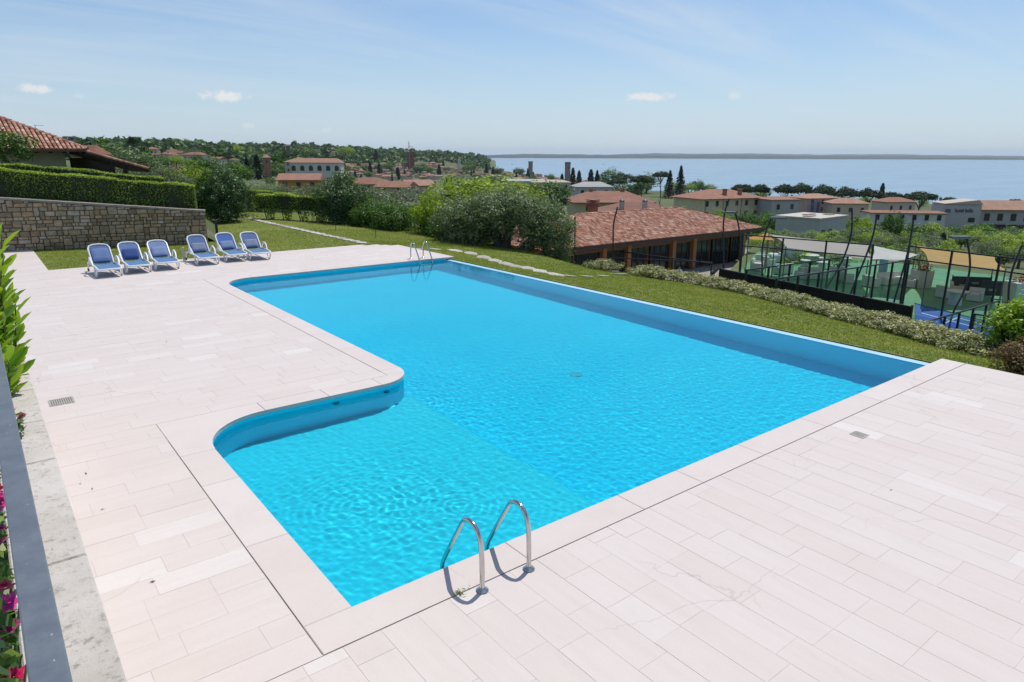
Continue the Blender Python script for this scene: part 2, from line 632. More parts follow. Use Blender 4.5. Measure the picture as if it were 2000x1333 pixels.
# blades of the mown lawn
grass_mat = leaf_mat('grass_blade', (0.17, 0.23, 0.022), (0.265, 0.325, 0.036), (0.46, 0.41, 0.13), 0.3, 0.6)
g = np.random.default_rng(11)
pts = []
for (x0, x1, y0, y1, n) in [(13.25, 22, 4.2, 21, 34000), (13.0, 22, 21, 27, 9000), (1.6, 21, 25.45, 33, 26000), (5, 22, 33, 46, 15000), (13.4, 17, -2, 4.4, 3000)]:
    p = np.stack([g.uniform(x0, x1, n), g.uniform(y0, y1, n)], 1)
    pts.append(p)
pts = np.concatenate(pts)
keep = [not in_deck(x - .02, y - .02) and not in_deck(x, y - .05) and x < np.interp(y, _cy, _cx) + 1.2 for x, y in pts]
pts = pts[np.array(keep)]
P3 = np.array([(x, y, lawn_z(x, y)) for x, y in pts])
Vq, Tq = [], []
patch = np.array([mnoise.noise((x * .45, y * .45, 9)) for x, y in pts])
for k in range(3):
    n = len(P3)
    a = g.uniform(0, 2 * np.pi, n)
    dirv = np.stack([np.cos(a), np.sin(a), np.zeros(n)], 1)
    h = g.uniform(.018, .045, n)[:, None] * (1 + .25 * patch[:, None])
    w = g.uniform(.006, .014, n)[:, None]
    base = P3 + np.stack([g.normal(0, .03, n), g.normal(0, .03, n), np.full(n, -.006)], 1)
    side = np.stack([-dirv[:, 1], dirv[:, 0], np.zeros(n)], 1)
    tip = base + dirv * h * g.uniform(.3, 1.1, (n, 1)) + np.array([0, 0, 1]) * h
    midp = (base + tip) / 2 + np.array([0, 0, 1]) * h * .15
    Vq.append(np.stack([base - side * w, midp - side * w * .8, tip, midp + side * w * .8], 1))
    Tq.append(np.clip(.43 + .42 * patch + g.normal(0, .18, n) + (g.uniform(0, 1, n) > .94) * .4, 0, 1))
tag(link('grass', quads_mesh('grass', np.concatenate(Vq), np.concatenate(Tq), grass_mat)),
    'short mown green grass blades covering the lawn', 'grass', kind='stuff')
# ------------------------------------------------------------------ pool and terrace
def arc(cx, cy, r, a0, a1, n=14):
    return [(cx + r * math.cos(math.radians(a0 + (a1 - a0) * i / n)), cy + r * math.sin(math.radians(a0 + (a1 - a0) * i / n))) for i in range(n + 1)]


PX0, PX1, PY0, PY1, PXM, PYM = 1.89, 13.0, 4.49, 20.43, 5.33, 9.31
outline = [(PX0, PY0), (PX1, PY0), (PX1, PY1)]
outline += arc(PXM + .9, PY1 - .9, .9, 90, 180)
outline += arc(PXM - .65, PYM + .65, .65, 0, -90)
outline += arc(PX0 + .95, PYM - .95, .95, 90, 180)

m, nt, b = new_mat('pool_liner')
nt.links.new(mixc(nt, remap(nt, noise(nt, 0.7, 4), .3, .7), (0.002, 0.68, 0.95), (0.004, 0.73, 0.98)), b.inputs['Base Color'])
setin(b, Roughness=0.55)
liner = m
strip_mat = plain('overflow_edge', (0.42, 0.66, 0.80), 0.35, 0, .06, 3, coord='pos')
pool = thing('swimming_pool', 'large blue swimming pool with rounded inner corners and an overflow edge beside the lawn', 'pool', (7, 12, -1.55))
off = Vector((7, 12, -1.55))


def pool_part(mb_, name, mat, smooth=False):
    o = mb_.build(name, mat, pool, smooth)
    o.location = -off
    o.cycles.is_caustics_receiver = 'wall' not in name     # the walls in view get their light from the sunlit floor
    return o


mb = MB()
n = len(outline)
mb.add([(x, y, -1.62) for x, y in outline] + [(x, y, -0.045) for x, y in outline],
       [(i, n + i, n + (i + 1) % n, (i + 1) % n) for i in range(n) if i != 1])
wall_liner = plain('fill_lit_wall_liner', (.003, .76, .99), .5, 0, .02, 1, coord='pos')  # liner copy with brighter blue standing in for missing fill light on shaded walls
pool_part(mb, 'wall', wall_liner, True)
mb = MB()
mb.add([(PX1, PY0, -1.62), (PX1, PY1, -1.62), (PX1, PY1, -.10), (PX1, PY0, -.10)], [(0, 3, 2, 1)])
pool_part(mb, 'overflow_wall', wall_liner)
mb = MB()
mb.box(((PX1 + 13.2) / 2 + .002, (4.505 + 20.42) / 2, -.25), (.2, 20.42 - 4.505, .31))
pool_part(mb, 'overflow_edge', strip_mat)
mb = MB()
mb.add([(PXM, PY0 - .1, -1.55), (PX1 + .1, PY0 - .1, -1.55), (PX1 + .1, PY1 + .1, -1.55), (PXM - .1, PY1 + .1, -1.55), (PXM - .1, PYM - .2, -1.55), (PXM, PYM - .2, -1.55)], [(0, 1, 2, 3, 4, 5)])
pool_part(mb, 'deep_floor', liner)
mb = MB()
xe = PXM - .05
mb.add([(PX0 - .1, PY0 - .1, -.92), (xe, PY0 - .1, -.92), (xe, PYM + .3, -.92), (PX0 - .1, PYM + .3, -.92),
        (xe + .06, PY0 - .1, -.97), (xe + .06, PYM + .3, -.97), (xe + .06, PY0 - .1, -1.56), (xe + .06, PYM + .3, -1.56)],
       [(0, 1, 2, 3), (1, 4, 5, 2), (4, 6, 7, 5)])
pool_part(mb, 'shallow_floor', plain('shallow_light_liner', (.055, .78, .96), .55, 0, .03, 1, coord='pos'))  # liner painted paler to stand for less light absorbed in shallow water
mb = MB()
mb.lathe([(.13, 0), (.13, .015), (.115, .02), (.02, .02)], (8.71, 9.12, -1.55), 20)
for k in range(6):
    mb.lathe([(.014, .02), (.014, .026)], (8.71 + .07 * math.cos(k), 9.12 + .07 * math.sin(k), -1.55), 8)
pool_part(mb, 'floor_drain', plain('drain_grey', (0.16, 0.55, 0.70), .5))
for (x, y) in ((3.9, PYM - .012), (4.75, PYM - .012)):
    mb = MB()
    mb.tube([(x, y - .014, -.20), (x, y + .01, -.20)], .05, 14)
    pool_part(mb, 'inlet_nozzle', plain('nozzle_blue', (0.03, 0.10, 0.2), .5))

# water with real ripples: their refraction throws the light patterns on the floor
dx = .0165
xs = np.arange(PX0 - .02, PX1 + .001, dx)
ys = np.arange(PY0 - .02, PY1 + .03, dx * 1.08)
X, Y = np.meshgrid(xs, ys)
g = np.random.default_rng(5)
Z = np.zeros_like(X)
for k in range(90):
    lam = float(np.exp(g.uniform(np.log(.062), np.log(.30))))
    a = g.normal(0.75, .65)
    Z += lam ** 1.05 * np.sin(2 * np.pi / lam * (X * np.cos(a) + Y * np.sin(a)) + g.uniform(0, 6.28))
Z *= 0.00040
mod = 0.36 + 1.0 * np.exp(-(((X - 3.6) / 1.2) ** 2 + ((Y - 6.6) / 1.3) ** 2)) + .5 * np.exp(-(((X - 6.1) / 1.0) ** 2 + ((Y - 10.2) / 2.2) ** 2)) + .35 * (1 / (1 + np.exp((Y - 9.5) / 1.5)))
Z *= mod
for (cx_, cy_, amp, lam, fall) in ((3.3, 6.9, .00034, .10, .8), (4.2, 6.2, .0003, .09, .7), (5.9, 10.0, .0002, .10, .7)):
    rr_ = np.hypot(X - cx_, Y - cy_)
    Z += amp * np.exp(-rr_ / fall) * np.sin(2 * np.pi * rr_ / lam + 1.5 * np.sin(X * 5) * np.cos(Y * 4))
Z -= 0.105
idx = np.arange(X.size).reshape(X.shape)
q = np.stack([idx[:-1, :-1], idx[:-1, 1:], idx[1:, 1:], idx[1:, :-1]], -1).reshape(-1, 4)
cx_ = X[:-1, :-1].reshape(-1)
cy_ = Y[:-1, :-1].reshape(-1)
q = q[~((cx_ < PXM - .12) & (cy_ > PYM + .12))]
me = bpy.data.meshes.new('pool_water')
me.vertices.add(X.size)
me.vertices.foreach_set('co', np.stack([X, Y, Z], -1).astype(np.float32).reshape(-1))
me.loops.add(q.size)
me.loops.foreach_set('vertex_index', q.astype(np.int32).reshape(-1))
me.polygons.add(len(q))
me.polygons.foreach_set('loop_start', np.arange(0, q.size, 4, dtype=np.int32))
me.update(calc_edges=True)
me.polygons.foreach_set('use_smooth', np.ones(len(q), bool))
wm = bpy.data.materials.new('pool_water')
wm.use_nodes = True
nt = wm.node_tree
nt.nodes.clear()
o_ = nd(nt, 'ShaderNodeOutputMaterial')
gl = nd(nt, 'ShaderNodeBsdfGlass')
setin(gl, IOR=1.33, Roughness=0.0, Color=(.5, .98, 1, 1))
nt.links.new(gl.outputs[0], o_.inputs[0])
me.materials.append(wm)
water = link('pool_water', me)
tag(water, 'clear rippling blue water filling the swimming pool', 'water', kind='structure')
water.cycles.is_caustics_caster = True

# ---- terrace paving
def stone_mat(name, tint, stretch):
    m, nt, b = new_mat(name)
    t = tint_out(nt, tint)
    base = mixc(nt, t, (0.615, 0.54, 0.50), (0.64, 0.57, 0.535))
    base = mixc(nt, remap(nt, t, .92, 1.0, 0, .6), base, (0.70, 0.66, 0.63))
    st = noise(nt, 1.0, 6, .62, stretch)
    c = mixc(nt, remap(nt, st, .40, .72, 0, .32), base, (0.54, 0.465, 0.43))
    bl = noise(nt, 0.9, 4, .6)
    c = mixc(nt, remap(nt, bl, .45, .75, 0, .35), c, (0.66, 0.605, 0.565))
    sp = noise(nt, 60, 3, .6)
    c = mixc(nt, remap(nt, sp, .66, .74, 0, .35), c, (0.38, 0.33, 0.30))
    # hairline cracks and old stains
    vo = nd(nt, 'ShaderNodeTexVoronoi', feature='DISTANCE_TO_EDGE')
    setin(vo, Scale=.55)
    gp = nd(nt, 'ShaderNodeNewGeometry')
    ds = nd(nt, 'ShaderNodeTexNoise')
    setin(ds, Scale=3.0, Detail=4.0)
    nt.links.new(gp.outputs['Position'], ds.inputs['Vector'])
    ad = nd(nt, 'ShaderNodeVectorMath', operation='MULTIPLY_ADD')
    nt.links.new(ds.outputs['Color'], ad.inputs[0])
    ad.inputs[1].default_value = (.35, .35, .35)
    nt.links.new(gp.outputs['Position'], ad.inputs[2])
    nt.links.new(ad.outputs[0], vo.inputs['Vector'])
    cr = remap(nt, vo.outputs['Distance'], 0.0, .006, .32, 0)
    crm = nd(nt, 'ShaderNodeMath', operation='MULTIPLY')
    nt.links.new(cr, crm.inputs[0])
    nt.links.new(remap(nt, noise(nt, .5, 2), .5, .62), crm.inputs[1])
    c = mixc(nt, crm.outputs[0], c, (0.30, 0.25, 0.23))
    sn = noise(nt, .23, 5, .65)
    c = mixc(nt, remap(nt, sn, .62, .82, 0, .3), c, (0.50, 0.44, 0.36))
    nt.links.new(c, b.inputs['Base Color'])
    setin(b, Roughness=0.72)
    b.inputs['Specular IOR Level'].default_value = .3
    bump(nt, b, noise(nt, 22, 6, .7), 0.18, 0.01)
    return m


ST = {('x', 'object'): stone_mat('limestone_long', 'object', (1.1, 9, 1)), ('x', 'face'): stone_mat('limestone_long_far', 'face', (1.1, 9, 1)),
      ('y', 'object'): stone_mat('limestone_cross', 'object', (9, 1.1, 1)), ('y', 'face'): stone_mat('limestone_cross_far', 'face', (9, 1.1, 1))}
coping_mat = stone_mat('coping_stone', 'object', (2, 2, 1))
joint_mat = plain('joint_mortar', (0.56, 0.49, 0.455), .9, 0, .25, 8, coord='pos')
dark_joint = plain('expansion_joint', (0.16, 0.14, 0.13), .95, 0, .5, 5, coord='pos')

mb = MB()
for (x0, x1, y0, y1) in [(.1, 13.34, -4, 4.12), (.1, 1.5, 4.12, 9.67), (.1, 4.97, 9.67, 20.8), (.1, 13.34, 20.8, 24.4), (.1, 12.9, 24.4, 24.8), (.1, 12.2, 24.8, 25.44), (.1, 1.6, 25.44, 31.4)]:
    mb.box(((x0 + x1) / 2, (y0 + y1) / 2, -.1022), (x1 - x0, y1 - y0, .2))
terrace = tag(mb.build('terrace_pavement', joint_mat), 'pale pink limestone paving laid around the swimming pool', 'pavement', kind='structure')

slabs = []          # (cx, cy, sx, sy, direction)


def field(x0, x1, y0, y1, d, cuts=()):
    """Rows of slabs; d is the direction the slabs run."""
    a0, a1, b0, b1 = (y0, y1, x0, x1) if d == 'x' else (x0, x1, y0, y1)
    marks = [a0] + [c for c in cuts if a0 < c < a1] + [a1]
    for m0, m1 in zip(marks[:-1], marks[1:]):
        rows = max(1, round((m1 - m0) / .3))
        w = (m1 - m0) / rows
        for r_ in range(rows):
            ra = m0 + w * (r_ + .5)
            p = b0 - rnd.choice((0, .12, .25, .37))
            while p < b1:
                L = rnd.choice((.5, .5, .75, .75, 1.0, .62))
                s, e = max(p, b0), min(p + L, b1)
                if b1 - e < .12: e = b1
                if e - s > .05:
                    c_ = (s + e) / 2
                    x, y = (c_, ra) if d == 'x' else (ra, c_)
                    sx, sy = (e - s, w) if d == 'x' else (w, e - s)
                    if not (y > 24.3 and x + y > 37.6):
                        slabs.append((x, y, sx - (.0016 if d == 'x' else .0026), sy - (.0016 if d == 'x' else .0026), d))
                p = e if e == b1 else p + L


field(.1, 13.34, -3.5, 4.113, 'y', (3.5, 7.13, 9.56))
field(.1, 1.494, 4.12, 9.67, 'x', (8.9,))
field(.1, 4.963, 9.675, 20.8, 'x', (15.2,))
field(.1, 13.34, 20.806, 25.44, 'x')
field(.1, 1.6, 25.445, 31.4, 'x')


def px_of(p):
    c = CAM_R.transposed() @ (Vector(p) - EYE)
    if c.z > -.1: return None
    return 1000 + 1333 * c.x / -c.z, 666.5 - 1333 * c.y / -c.z, -c.z


def shown(s):
    q_ = px_of((s[0], s[1], 0))
    return q_ and -30 < q_[0] < 2030 and q_[1] < 1380


slabs.sort(key=lambda s: (0 if shown(s) else 1, s[0] ** 2 + s[1] ** 2))
unit_box = {}
for d in 'xy':
    u_ = MB()
    u_.add([(-.5, -.5, -.03), (.5, -.5, -.03), (.5, .5, -.03), (-.5, .5, -.03), (-.5, -.5, -.001), (.5, -.5, -.001), (.5, .5, -.001), (-.5, .5, -.001),
            (-.4985, -.4975, 0), (.4985, -.4975, 0), (.4985, .4975, 0), (-.4985, .4975, 0)],
           [(0, 1, 5, 4), (1, 2, 6, 5), (2, 3, 7, 6), (3, 0, 4, 7), (4, 5, 9, 8), (5, 6, 10, 9), (6, 7, 11, 10), (7, 4, 8, 11), (8, 9, 10, 11)])
    unit_box[d] = u_.mesh('slab', ST[(d, 'object')])
for s in slabs[:300]:
    link('slab', unit_box[s[4]], terrace, (s[0], s[1], rnd.uniform(-.0012, .0006)), None, (s[2], s[3], 1))
rest = {'x': MB(), 'y': MB()}
for s in slabs[300:]:
    r_ = rest[s[4]]
    r_.tint = rnd.random()
    z = rnd.uniform(-.0012, .0006)
    r_.box((s[0], s[1], z - .015), (s[2], s[3], .03))
for d in 'xy':
    tag(rest[d].build('slab_field', ST[(d, 'face')], terrace), kind='stuff')

# coping pieces round the pool
def cope(poly):
    c_ = MB()
    n_ = len(poly)
    cx0 = sum(p[0] for p in poly) / n_
    cy0 = sum(p[1] for p in poly) / n_
    ins = []
    for p in poly:
        v = Vector((p[0] - cx0, p[1] - cy0))
        L_ = max(v.length, 1e-6)
        ins.append((p[0] - v.x / L_ * .006, p[1] - v.y / L_ * .006))
    c_.add([(p[0], p[1], -.05) for p in poly] + [(p[0], p[1], -.004) for p in poly] + [(p[0], p[1], .001) for p in ins],
           [tuple(range(n_ - 1, -1, -1))] + [(i, (i + 1) % n_, n_ + (i + 1) % n_, n_ + i) for i in range(n_)]
           + [(n_ + i, n_ + (i + 1) % n_, 2 * n_ + (i + 1) % n_, 2 * n_ + i) for i in range(n_)] + [tuple(range(2 * n_, 3 * n_))])
    c_.build('coping_stone', coping_mat, terrace)


def rect(x0, x1, y0, y1, g_=.002):
    return [(x0 + g_, y0 + g_), (x1 - g_, y0 + g_), (x1 - g_, y1 - g_), (x0 + g_, y1 - g_)]


def strip(cuts, lo, hi, d):
    for a_, b_ in zip(cuts[:-1], cuts[1:]):
        cope(rect(a_, b_, lo, hi) if d == 'x' else rect(lo, hi, a_, b_))


strip([1.502, 3.45, 4.96, 5.93, 7.13, 8.6, 10.2, 11.7, 13.34], 4.122, 4.505, 'x')
strip([4.505, 5.9, 7.4, 8.36], 1.502, 1.905, 'y')
cope([(1.504, 8.362)] + [(p[0], p[1]) for p in reversed(arc(PX0 + .95, PYM - .95, .935, 90, 180))] + [(2.838, 9.668), (1.504, 9.668)])
strip([2.842, 3.8, 4.68], PYM - .015, 9.668, 'x')
cope([(4.682, 9.668)] + arc(PXM - .65, PYM + .65, .665, -90, 0) + [(4.972, 9.958), (4.972, 9.668)])
strip([9.962, 11.6, 13.2, 14.8, 16.4, 18.0, 19.53], 4.972, PXM + .015, 'y')
cope([(4.974, 19.532)] + [(p[0], p[1]) for p in reversed(arc(PXM + .9, PY1 - .9, .885, 90, 180))] + [(6.228, 20.798), (4.974, 20.798)])
strip([6.232, 7.9, 9.5, 11.1, 12.4, 13.34], PY1 - .015, 20.798, 'x')

for (x0, x1, y0, y1) in [(.1, 13.34, 4.1145, 4.1205), (1.4955, 1.501, 4.13, 8.95), (4.9645, 4.9705, 9.9, 20.8), (3.497, 3.5025, -3.5, 4.11), (7.1275, 7.1325, -3.5, 4.11), (9.558, 9.5625, -3.5, 4.11), (.1, 1.49, 8.898, 8.903)]:
    mb = MB()
    mb.box(((x0 + x1) / 2, (y0 + y1) / 2, -.0116), (x1 - x0, y1 - y0, .02))
    mb.build('expansion_joint', dark_joint, terrace)

# floor gratings
def grating(x, y, sx, sy, label):
    t = thing('drain_grating', label, 'drain', (x, y, 0))
    mg = plain('galvanised', (0.40, 0.385, 0.34), .6, .2)
    f_ = MB()
    for (bx, by, wx, wy) in [(0, -sy / 2, sx, .012), (0, sy / 2, sx, .012), (-sx / 2, 0, .012, sy - .012), (sx / 2, 0, .012, sy - .012)]:
        f_.box((bx, by, .003), (wx, wy, .006))
    f_.build('frame', mg, t)
    p_ = MB()
    p_.box((0, 0, .0015), (sx - .014, sy - .014, .001))
    p_.build('pit', plain('pit_dark', (.13, .12, .10), .9), t)
    k_ = int(sx / .026)
    for i in range(k_):
        s_ = MB()
        s_.box((-sx / 2 + (i + .5) * sx / k_, 0, .004), (.017, sy - .014, .003))
        s_.build('bar', mg, t)


grating(.60, 11.45, .30, .30, 'small rectangular metal drain grating in the paving beside the parapet')
grating(8.66, 3.72, .17, .17, 'small square metal drain cover in the paving next to the coping joint')

# steel ladders
def ladder(x, y, rz, label):
    t = thing('pool_ladder', label, 'ladder', (x, y, 0), rz, 'pool ladders')
    prof = [(0, 0), (0, .15), (.004, .30), (.012, .40), (.03, .475), (.065, .53), (.11, .562), (.16, .572), (.21, .565), (.255, .54), (.29, .495), (.33, .43), (.42, .285), (.52, .12), (.59, 0.0), (.615, -.06), (.628, -.12), (.63, -.2), (.63, -.6), (.62, -1.05)]
    for s in (-.25, .25):
        r_ = MB()
        r_.tube([(s, y_, z_) for y_, z_ in prof], .0215, 14)
        o = r_.build('rail', steel, t, True)
        o.cycles.is_caustics_receiver = True
        fl = MB()
        fl.lathe([(.052, .001), (.054, .008), (.046, .016), (.03, .022), (.024, .03)], (s, 0, 0), 20)
        fl.build('flange', steel, o, True)
    for z_ in (-.32, -.57, -.82):
        st = MB()
        st.box((0, .63, z_), (.46, .085, .028))
        o = st.build('tread', plain('tread_plastic', (.75, .76, .76), .4), t)
        o.cycles.is_caustics_receiver = True


ladder(3.104, 4.037, 0, 'stainless steel pool ladder rails at the shallow end with a weed at their foot')
ladder(12.1, 20.9, math.pi, 'stainless steel pool ladder in the far corner next to the overflow edge')

# weeds in the joint by the near ladder
g = np.random.default_rng(3)
n = 26
C = np.stack([g.normal(2.69, .03, n), g.normal(4.118, .02, n), g.uniform(.005, .03, n)], 1)
tag(link('weed', quads_mesh('weed', leaves(C, np.tile([0, 0, 1.], (n, 1)), .05, .008, g, .5), g.uniform(.3, .9, n), LEAF['hedge'])),
    'tiny green weed sprouting from the paving joint by the ladder', 'weed')
# fallen leaves on the paving
for (px, py) in [(75, 740), (150, 655), (170, 640), (200, 668), (325, 668), (310, 700), (168, 925), (157, 945), (200, 995), (180, 955), (139, 1080), (88, 945), (108, 936), (1740, 957), (298, 1136)]:
    p = on_z(px, py, .006)
    mb = MB()
    a = rnd.uniform(0, 6.3)
    s = rnd.uniform(.5, 1.0) * .03
    mb.add([(s, 0, .004), (0, s * .4, .001), (-s, 0, .006), (0, -s * .4, .001)], [(0, 1, 2, 3)])
    tag(mb.build('dry_leaf', plain('dry_leaf', (.12, .06, .03), .8), None, False, p, (0, 0, a)),
        'tiny brown dry leaf lying on the pale paving', 'leaf', 'dry leaves scattered on the paving')
# ------------------------------------------------------------------ parapet, rail and plants beside the camera
trav, nt, b = new_mat('travertine')
c = mixc(nt, remap(nt, noise(nt, 3, 5, .6), .35, .65), (0.64, 0.59, 0.53), (0.52, 0.47, 0.41))
c = mixc(nt, remap(nt, noise(nt, 26, 6, .75), .53, .67, 0, .8), c, (0.22, 0.19, 0.16))
c = mixc(nt, remap(nt, noise(nt, 1.7, 5, .7), .5, .7, 0, .55), c, (0.68, 0.65, 0.61))
nt.links.new(c, b.inputs['Base Color'])
setin(b, Roughness=.85)
bump(nt, b, noise(nt, 45, 6, .8), .6, .012)
render_mat = plain('wall_render', (.55, .50, .44), .9, 0, .1, 2, .3, 30, coord='pos')
PZ = 1.9
par = thing('parapet_wall', 'low rendered parapet capped with pitted travertine slabs above the pool terrace', 'wall', (0, 2.5, 0))
mb = MB()
mb.box((.02, .55, PZ / 2 - .03), (.22, 14.3, PZ - .06))
mb.build('wall_body', render_mat, par)
ys_ = [-4.6, -3.2, -1.9, -.6, .55, 1.72, 2.42, 3.15, 3.98, 4.75]
for y0, y1 in zip(ys_[:-1], ys_[1:]):
    mb = MB()
    mb.add([(x, y, z) for z in (PZ - .06 - 0, PZ - .008) for x, y in ((-.105, y0 + .003 - 2.5 + 2.5 * 0), (.152, y0 + .003 - 2.5 + 2.5 * 0), (.152, y1 - .003 - 2.5 + 2.5 * 0), (-.105, y1 - .003 - 2.5 + 2.5 * 0))]
           + [(x, y, PZ + rnd.uniform(-.001, .001)) for x, y in ((-.098, y0 + .01 - 2.5), (.145, y0 + .01 - 2.5), (.145, y1 - .01 - 2.5), (-.098, y1 - .01 - 2.5))],
           [(0, 3, 2, 1), (0, 1, 5, 4), (1, 2, 6, 5), (2, 3, 7, 6), (3, 0, 4, 7), (4, 5, 9, 8), (5, 6, 10, 9), (6, 7, 11, 10), (7, 4, 8, 11), (8, 9, 10, 11)])
    o = mb.build('coping_slab', trav, par)
    o.location = (0, 2.5, 0)
# upper terrace behind the parapet
mb = MB()
mb.box((-3.11, 2, 1.0), (6, 20, 1.2))
tag(mb.build('upper_terrace', plain('upper_paving', (.55, .52, .49), .8, 0, .12, 3, .2, 25, coord='pos')), kind='structure')

grey_paint, nt, b = new_mat('grey_rail_paint')
c = mixc(nt, remap(nt, noise(nt, 9, 5, .7), .35, .7), (0.105, 0.125, 0.15), (0.16, 0.18, 0.205))
c = mixc(nt, remap(nt, noise(nt, 55, 3, .6), .70, .75), c, (0.5, 0.5, 0.5))
nt.links.new(c, b.inputs['Base Color'])
setin(b, Roughness=.42)
bump(nt, b, noise(nt, 70, 3), .08, .005)
rail = thing('railing', 'blue grey painted flat steel handrail running above the travertine parapet', 'railing', (-.025, 2.0, PZ))
mb = MB()
w2, t2, y0, y1 = .036, .012, -3.2, 3.6
prof = [(-w2, 0), (-w2 + .004, -t2 * .5), (w2 - .004, -t2 * .5), (w2, 0), (w2, t2), (w2 - .004, t2 + .004), (-w2 + .004, t2 + .004), (-w2, t2)]
n = len(prof)
mb.add([(x, y0, z + .54) for x, z in prof] + [(x, y1, z + .54) for x, z in prof], [(i, n + i, n + (i + 1) % n, (i + 1) % n) for i in range(n)] + [tuple(range(n)), tuple(range(2 * n - 1, n - 1, -1))])
mb.build('handrail', grey_paint, rail)
for y in (-3.0, -1.6, -.35, .95, 2.25, 3.5):
    mb = MB()
    mb.box((0, y, .27), (.012, .04, .53))
    mb.build('post', grey_paint, rail)
for z in (.14, .28, .42):
    mb = MB()
    mb.tube([(0, y0, z), (0, y1, z)], .006, 8)
    mb.build('cross_bar', grey_paint, rail)

# pink flowering plants behind the rail
petal = [plain('petal_pink', (.62, .05, .30), .5, 0, .25, 20), plain('petal_red', (.60, .01, .10), .5, 0, .25, 20)]
flower_leaf = leaf_mat('rose_leaf', (.03, .07, .02), (.07, .15, .03), (.22, .32, .06), .3, .4)


def flower_bush(x, y, z, h, r, nl, nf, label, seed):
    g = np.random.default_rng(seed)
    t = thing('flower_plant', label, 'flower', (x, y, z), 0, 'pink flowering plants along the parapet')
    mb = MB()
    mb.tint = .5
    for k in range(7):
        a = g.uniform(0, 6.28)
        e = Vector((math.cos(a) * r * g.uniform(.2, .9), math.sin(a) * r * g.uniform(.2, .9), h * g.uniform(.6, 1)))
        mb.tube([(0, 0, 0), e * .5 + Vector((0, 0, h * .12)), e], [.008, .006, .003], 5)
    mb.build('stem', plain('green_stem', (.09, .14, .04), .6), t)
    C = np.stack([np.clip(g.normal(0, r * .5, nl), -r, .04), g.normal(0, r * .7, nl), h * g.uniform(.1, 1, nl)], 1)
    link('foliage', quads_mesh('foliage', leaves(C, np.tile([0, 0, 1.], (nl, 1)), .075, .034, g, .7, .15), g.uniform(0, 1, nl), flower_leaf), t)
    fl = {}
    for k in range(nf):
        a = g.uniform(0, 6.28)
        rr = r * math.sqrt(g.uniform(0, 1)) * .95
        mi = int(g.uniform() < .4)
        if mi not in fl: fl[mi] = blossom(mi, seed + mi)
        link('blossom', fl[mi], t, (min(.06, rr * math.cos(a)), rr * math.sin(a) * 1.5, h * g.uniform(.72, 1.08)), (g.uniform(-.6, .6), g.uniform(-.6, .6), g.uniform(0, 6)))


def blossom(mi, seed):
    g = np.random.default_rng(seed)
    V = []
    for ringi, (rad, up, cnt, sz) in enumerate([(.016, .002, 6, .02), (.009, .010, 5, .016), (.004, .014, 4, .012)]):
        for k in range(cnt):
            a = 2 * math.pi * k / cnt + ringi * .5 + g.normal(0, .1)
            d = np.array([math.cos(a), math.sin(a), 0])
            s = np.array([-d[1], d[0], 0])
            c = d * rad + np.array([0, 0, up])
            tip = d * (rad + sz) + np.array([0, 0, up + sz * (.25 + ringi * .3)])
            V.append([d * rad * .2 + np.array([0, 0, up * .5]), c - s * sz * .62, tip, c + s * sz * .62])
    return quads_mesh('blossom', np.array(V), g.uniform(0, 1, len(V)), petal[mi])


for i, (y, x, z, h, r, nl, nf, lab) in enumerate([
        (1.72, -.17, 1.6, .50, .11, 80, 3, 'sparse flowering plant with a pale pink bloom over sunlit paving beside the railing'),
        (2.08, -.17, 1.6, .58, .13, 190, 5, 'leafy plant with few pink blooms low beside the handrail'),
        (2.45, -.16, 1.6, .62, .14, 210, 12, 'leafy plant crowded with pink blooms below the handrail'),
        (2.95, -.16, 1.6, .62, .14, 190, 13, 'plant with deep pink and red blooms next to the handrail'),
        (3.45, -.16, 1.6, .60, .14, 170, 10, 'red blooming plant where the handrail ends')]):
    flower_bush(x, y, z, h, r, nl, nf, lab, 40 + i)
# lone bloom leaning over the parapet
flower_bush(.0, 4.72, 1.9, .13, .07, 26, 3, 'small red flowering sprig leaning over the travertine parapet', 60)

# glossy laurel shrub at the end of the parapet
def curved_leaves(C, D, L, W, g):
    """Long leaves, two quads each, arched away from their stem."""
    n = len(C)
    D = unit(D)
    S = unit(np.cross(D, np.array([0, 0, 1.]) + g.normal(0, .35, (n, 3))))
    U = np.cross(S, D)
    L = (L * g.uniform(.7, 1.2, n))[:, None]
    W = (W * g.uniform(.8, 1.2, n))[:, None]
    out = []
    for sgn in (-1, 1):
        a = C
        m1 = C + D * L * .35 + S * W * .5 * sgn + U * L * .07
        m2 = C + D * L * .75 + S * W * .38 * sgn + U * L * .02
        tip = C + D * L + U * L * -.08
        midr = C + D * L * .45 + U * L * -.01
        out.append(np.stack([a, m1, m2, tip] if sgn < 0 else [tip, m2, m1, a], 1))
    return np.concatenate(out)


g = np.random.default_rng(21)
lau = thing('laurel_shrub', 'bright glossy laurel shrub with upright pointed leaves overhanging the parapet', 'shrub', (-.10, 6.0, 1.05))
st = MB()
C, D = [], []
for k in range(95):
    a = g.uniform(0, 6.28)
    rr = g.uniform(.02, .27)
    base = Vector((math.cos(a) * rr * .4, math.sin(a) * rr * 2.2 * .4, .2))
    top = Vector((math.cos(a) * rr, math.sin(a) * rr * 2.6, 1.0 + g.uniform(.05, .9)))
    st.tube([base, (base + top) / 2 + Vector((0, 0, .1)), top], [.009, .007, .004], 5)
    for q in range(16):
        t_ = .55 + .45 * q / 15
        p = base.lerp(top, t_)
        b_ = q * 2.4 + g.uniform(0, .5)
        C.append(p)
        D.append((math.cos(b_), math.sin(b_), .35 + .9 * t_))
st.build('stem', plain('laurel_stem', (.10, .12, .05), .7), lau)
C, D = np.array(C), np.array(D)
Vq = curved_leaves(C, D, .16, .052, g)
tt = np.clip(.42 + .55 * (C[:, 2] / 2.1) + g.normal(0, .2, len(C)), 0, 1)
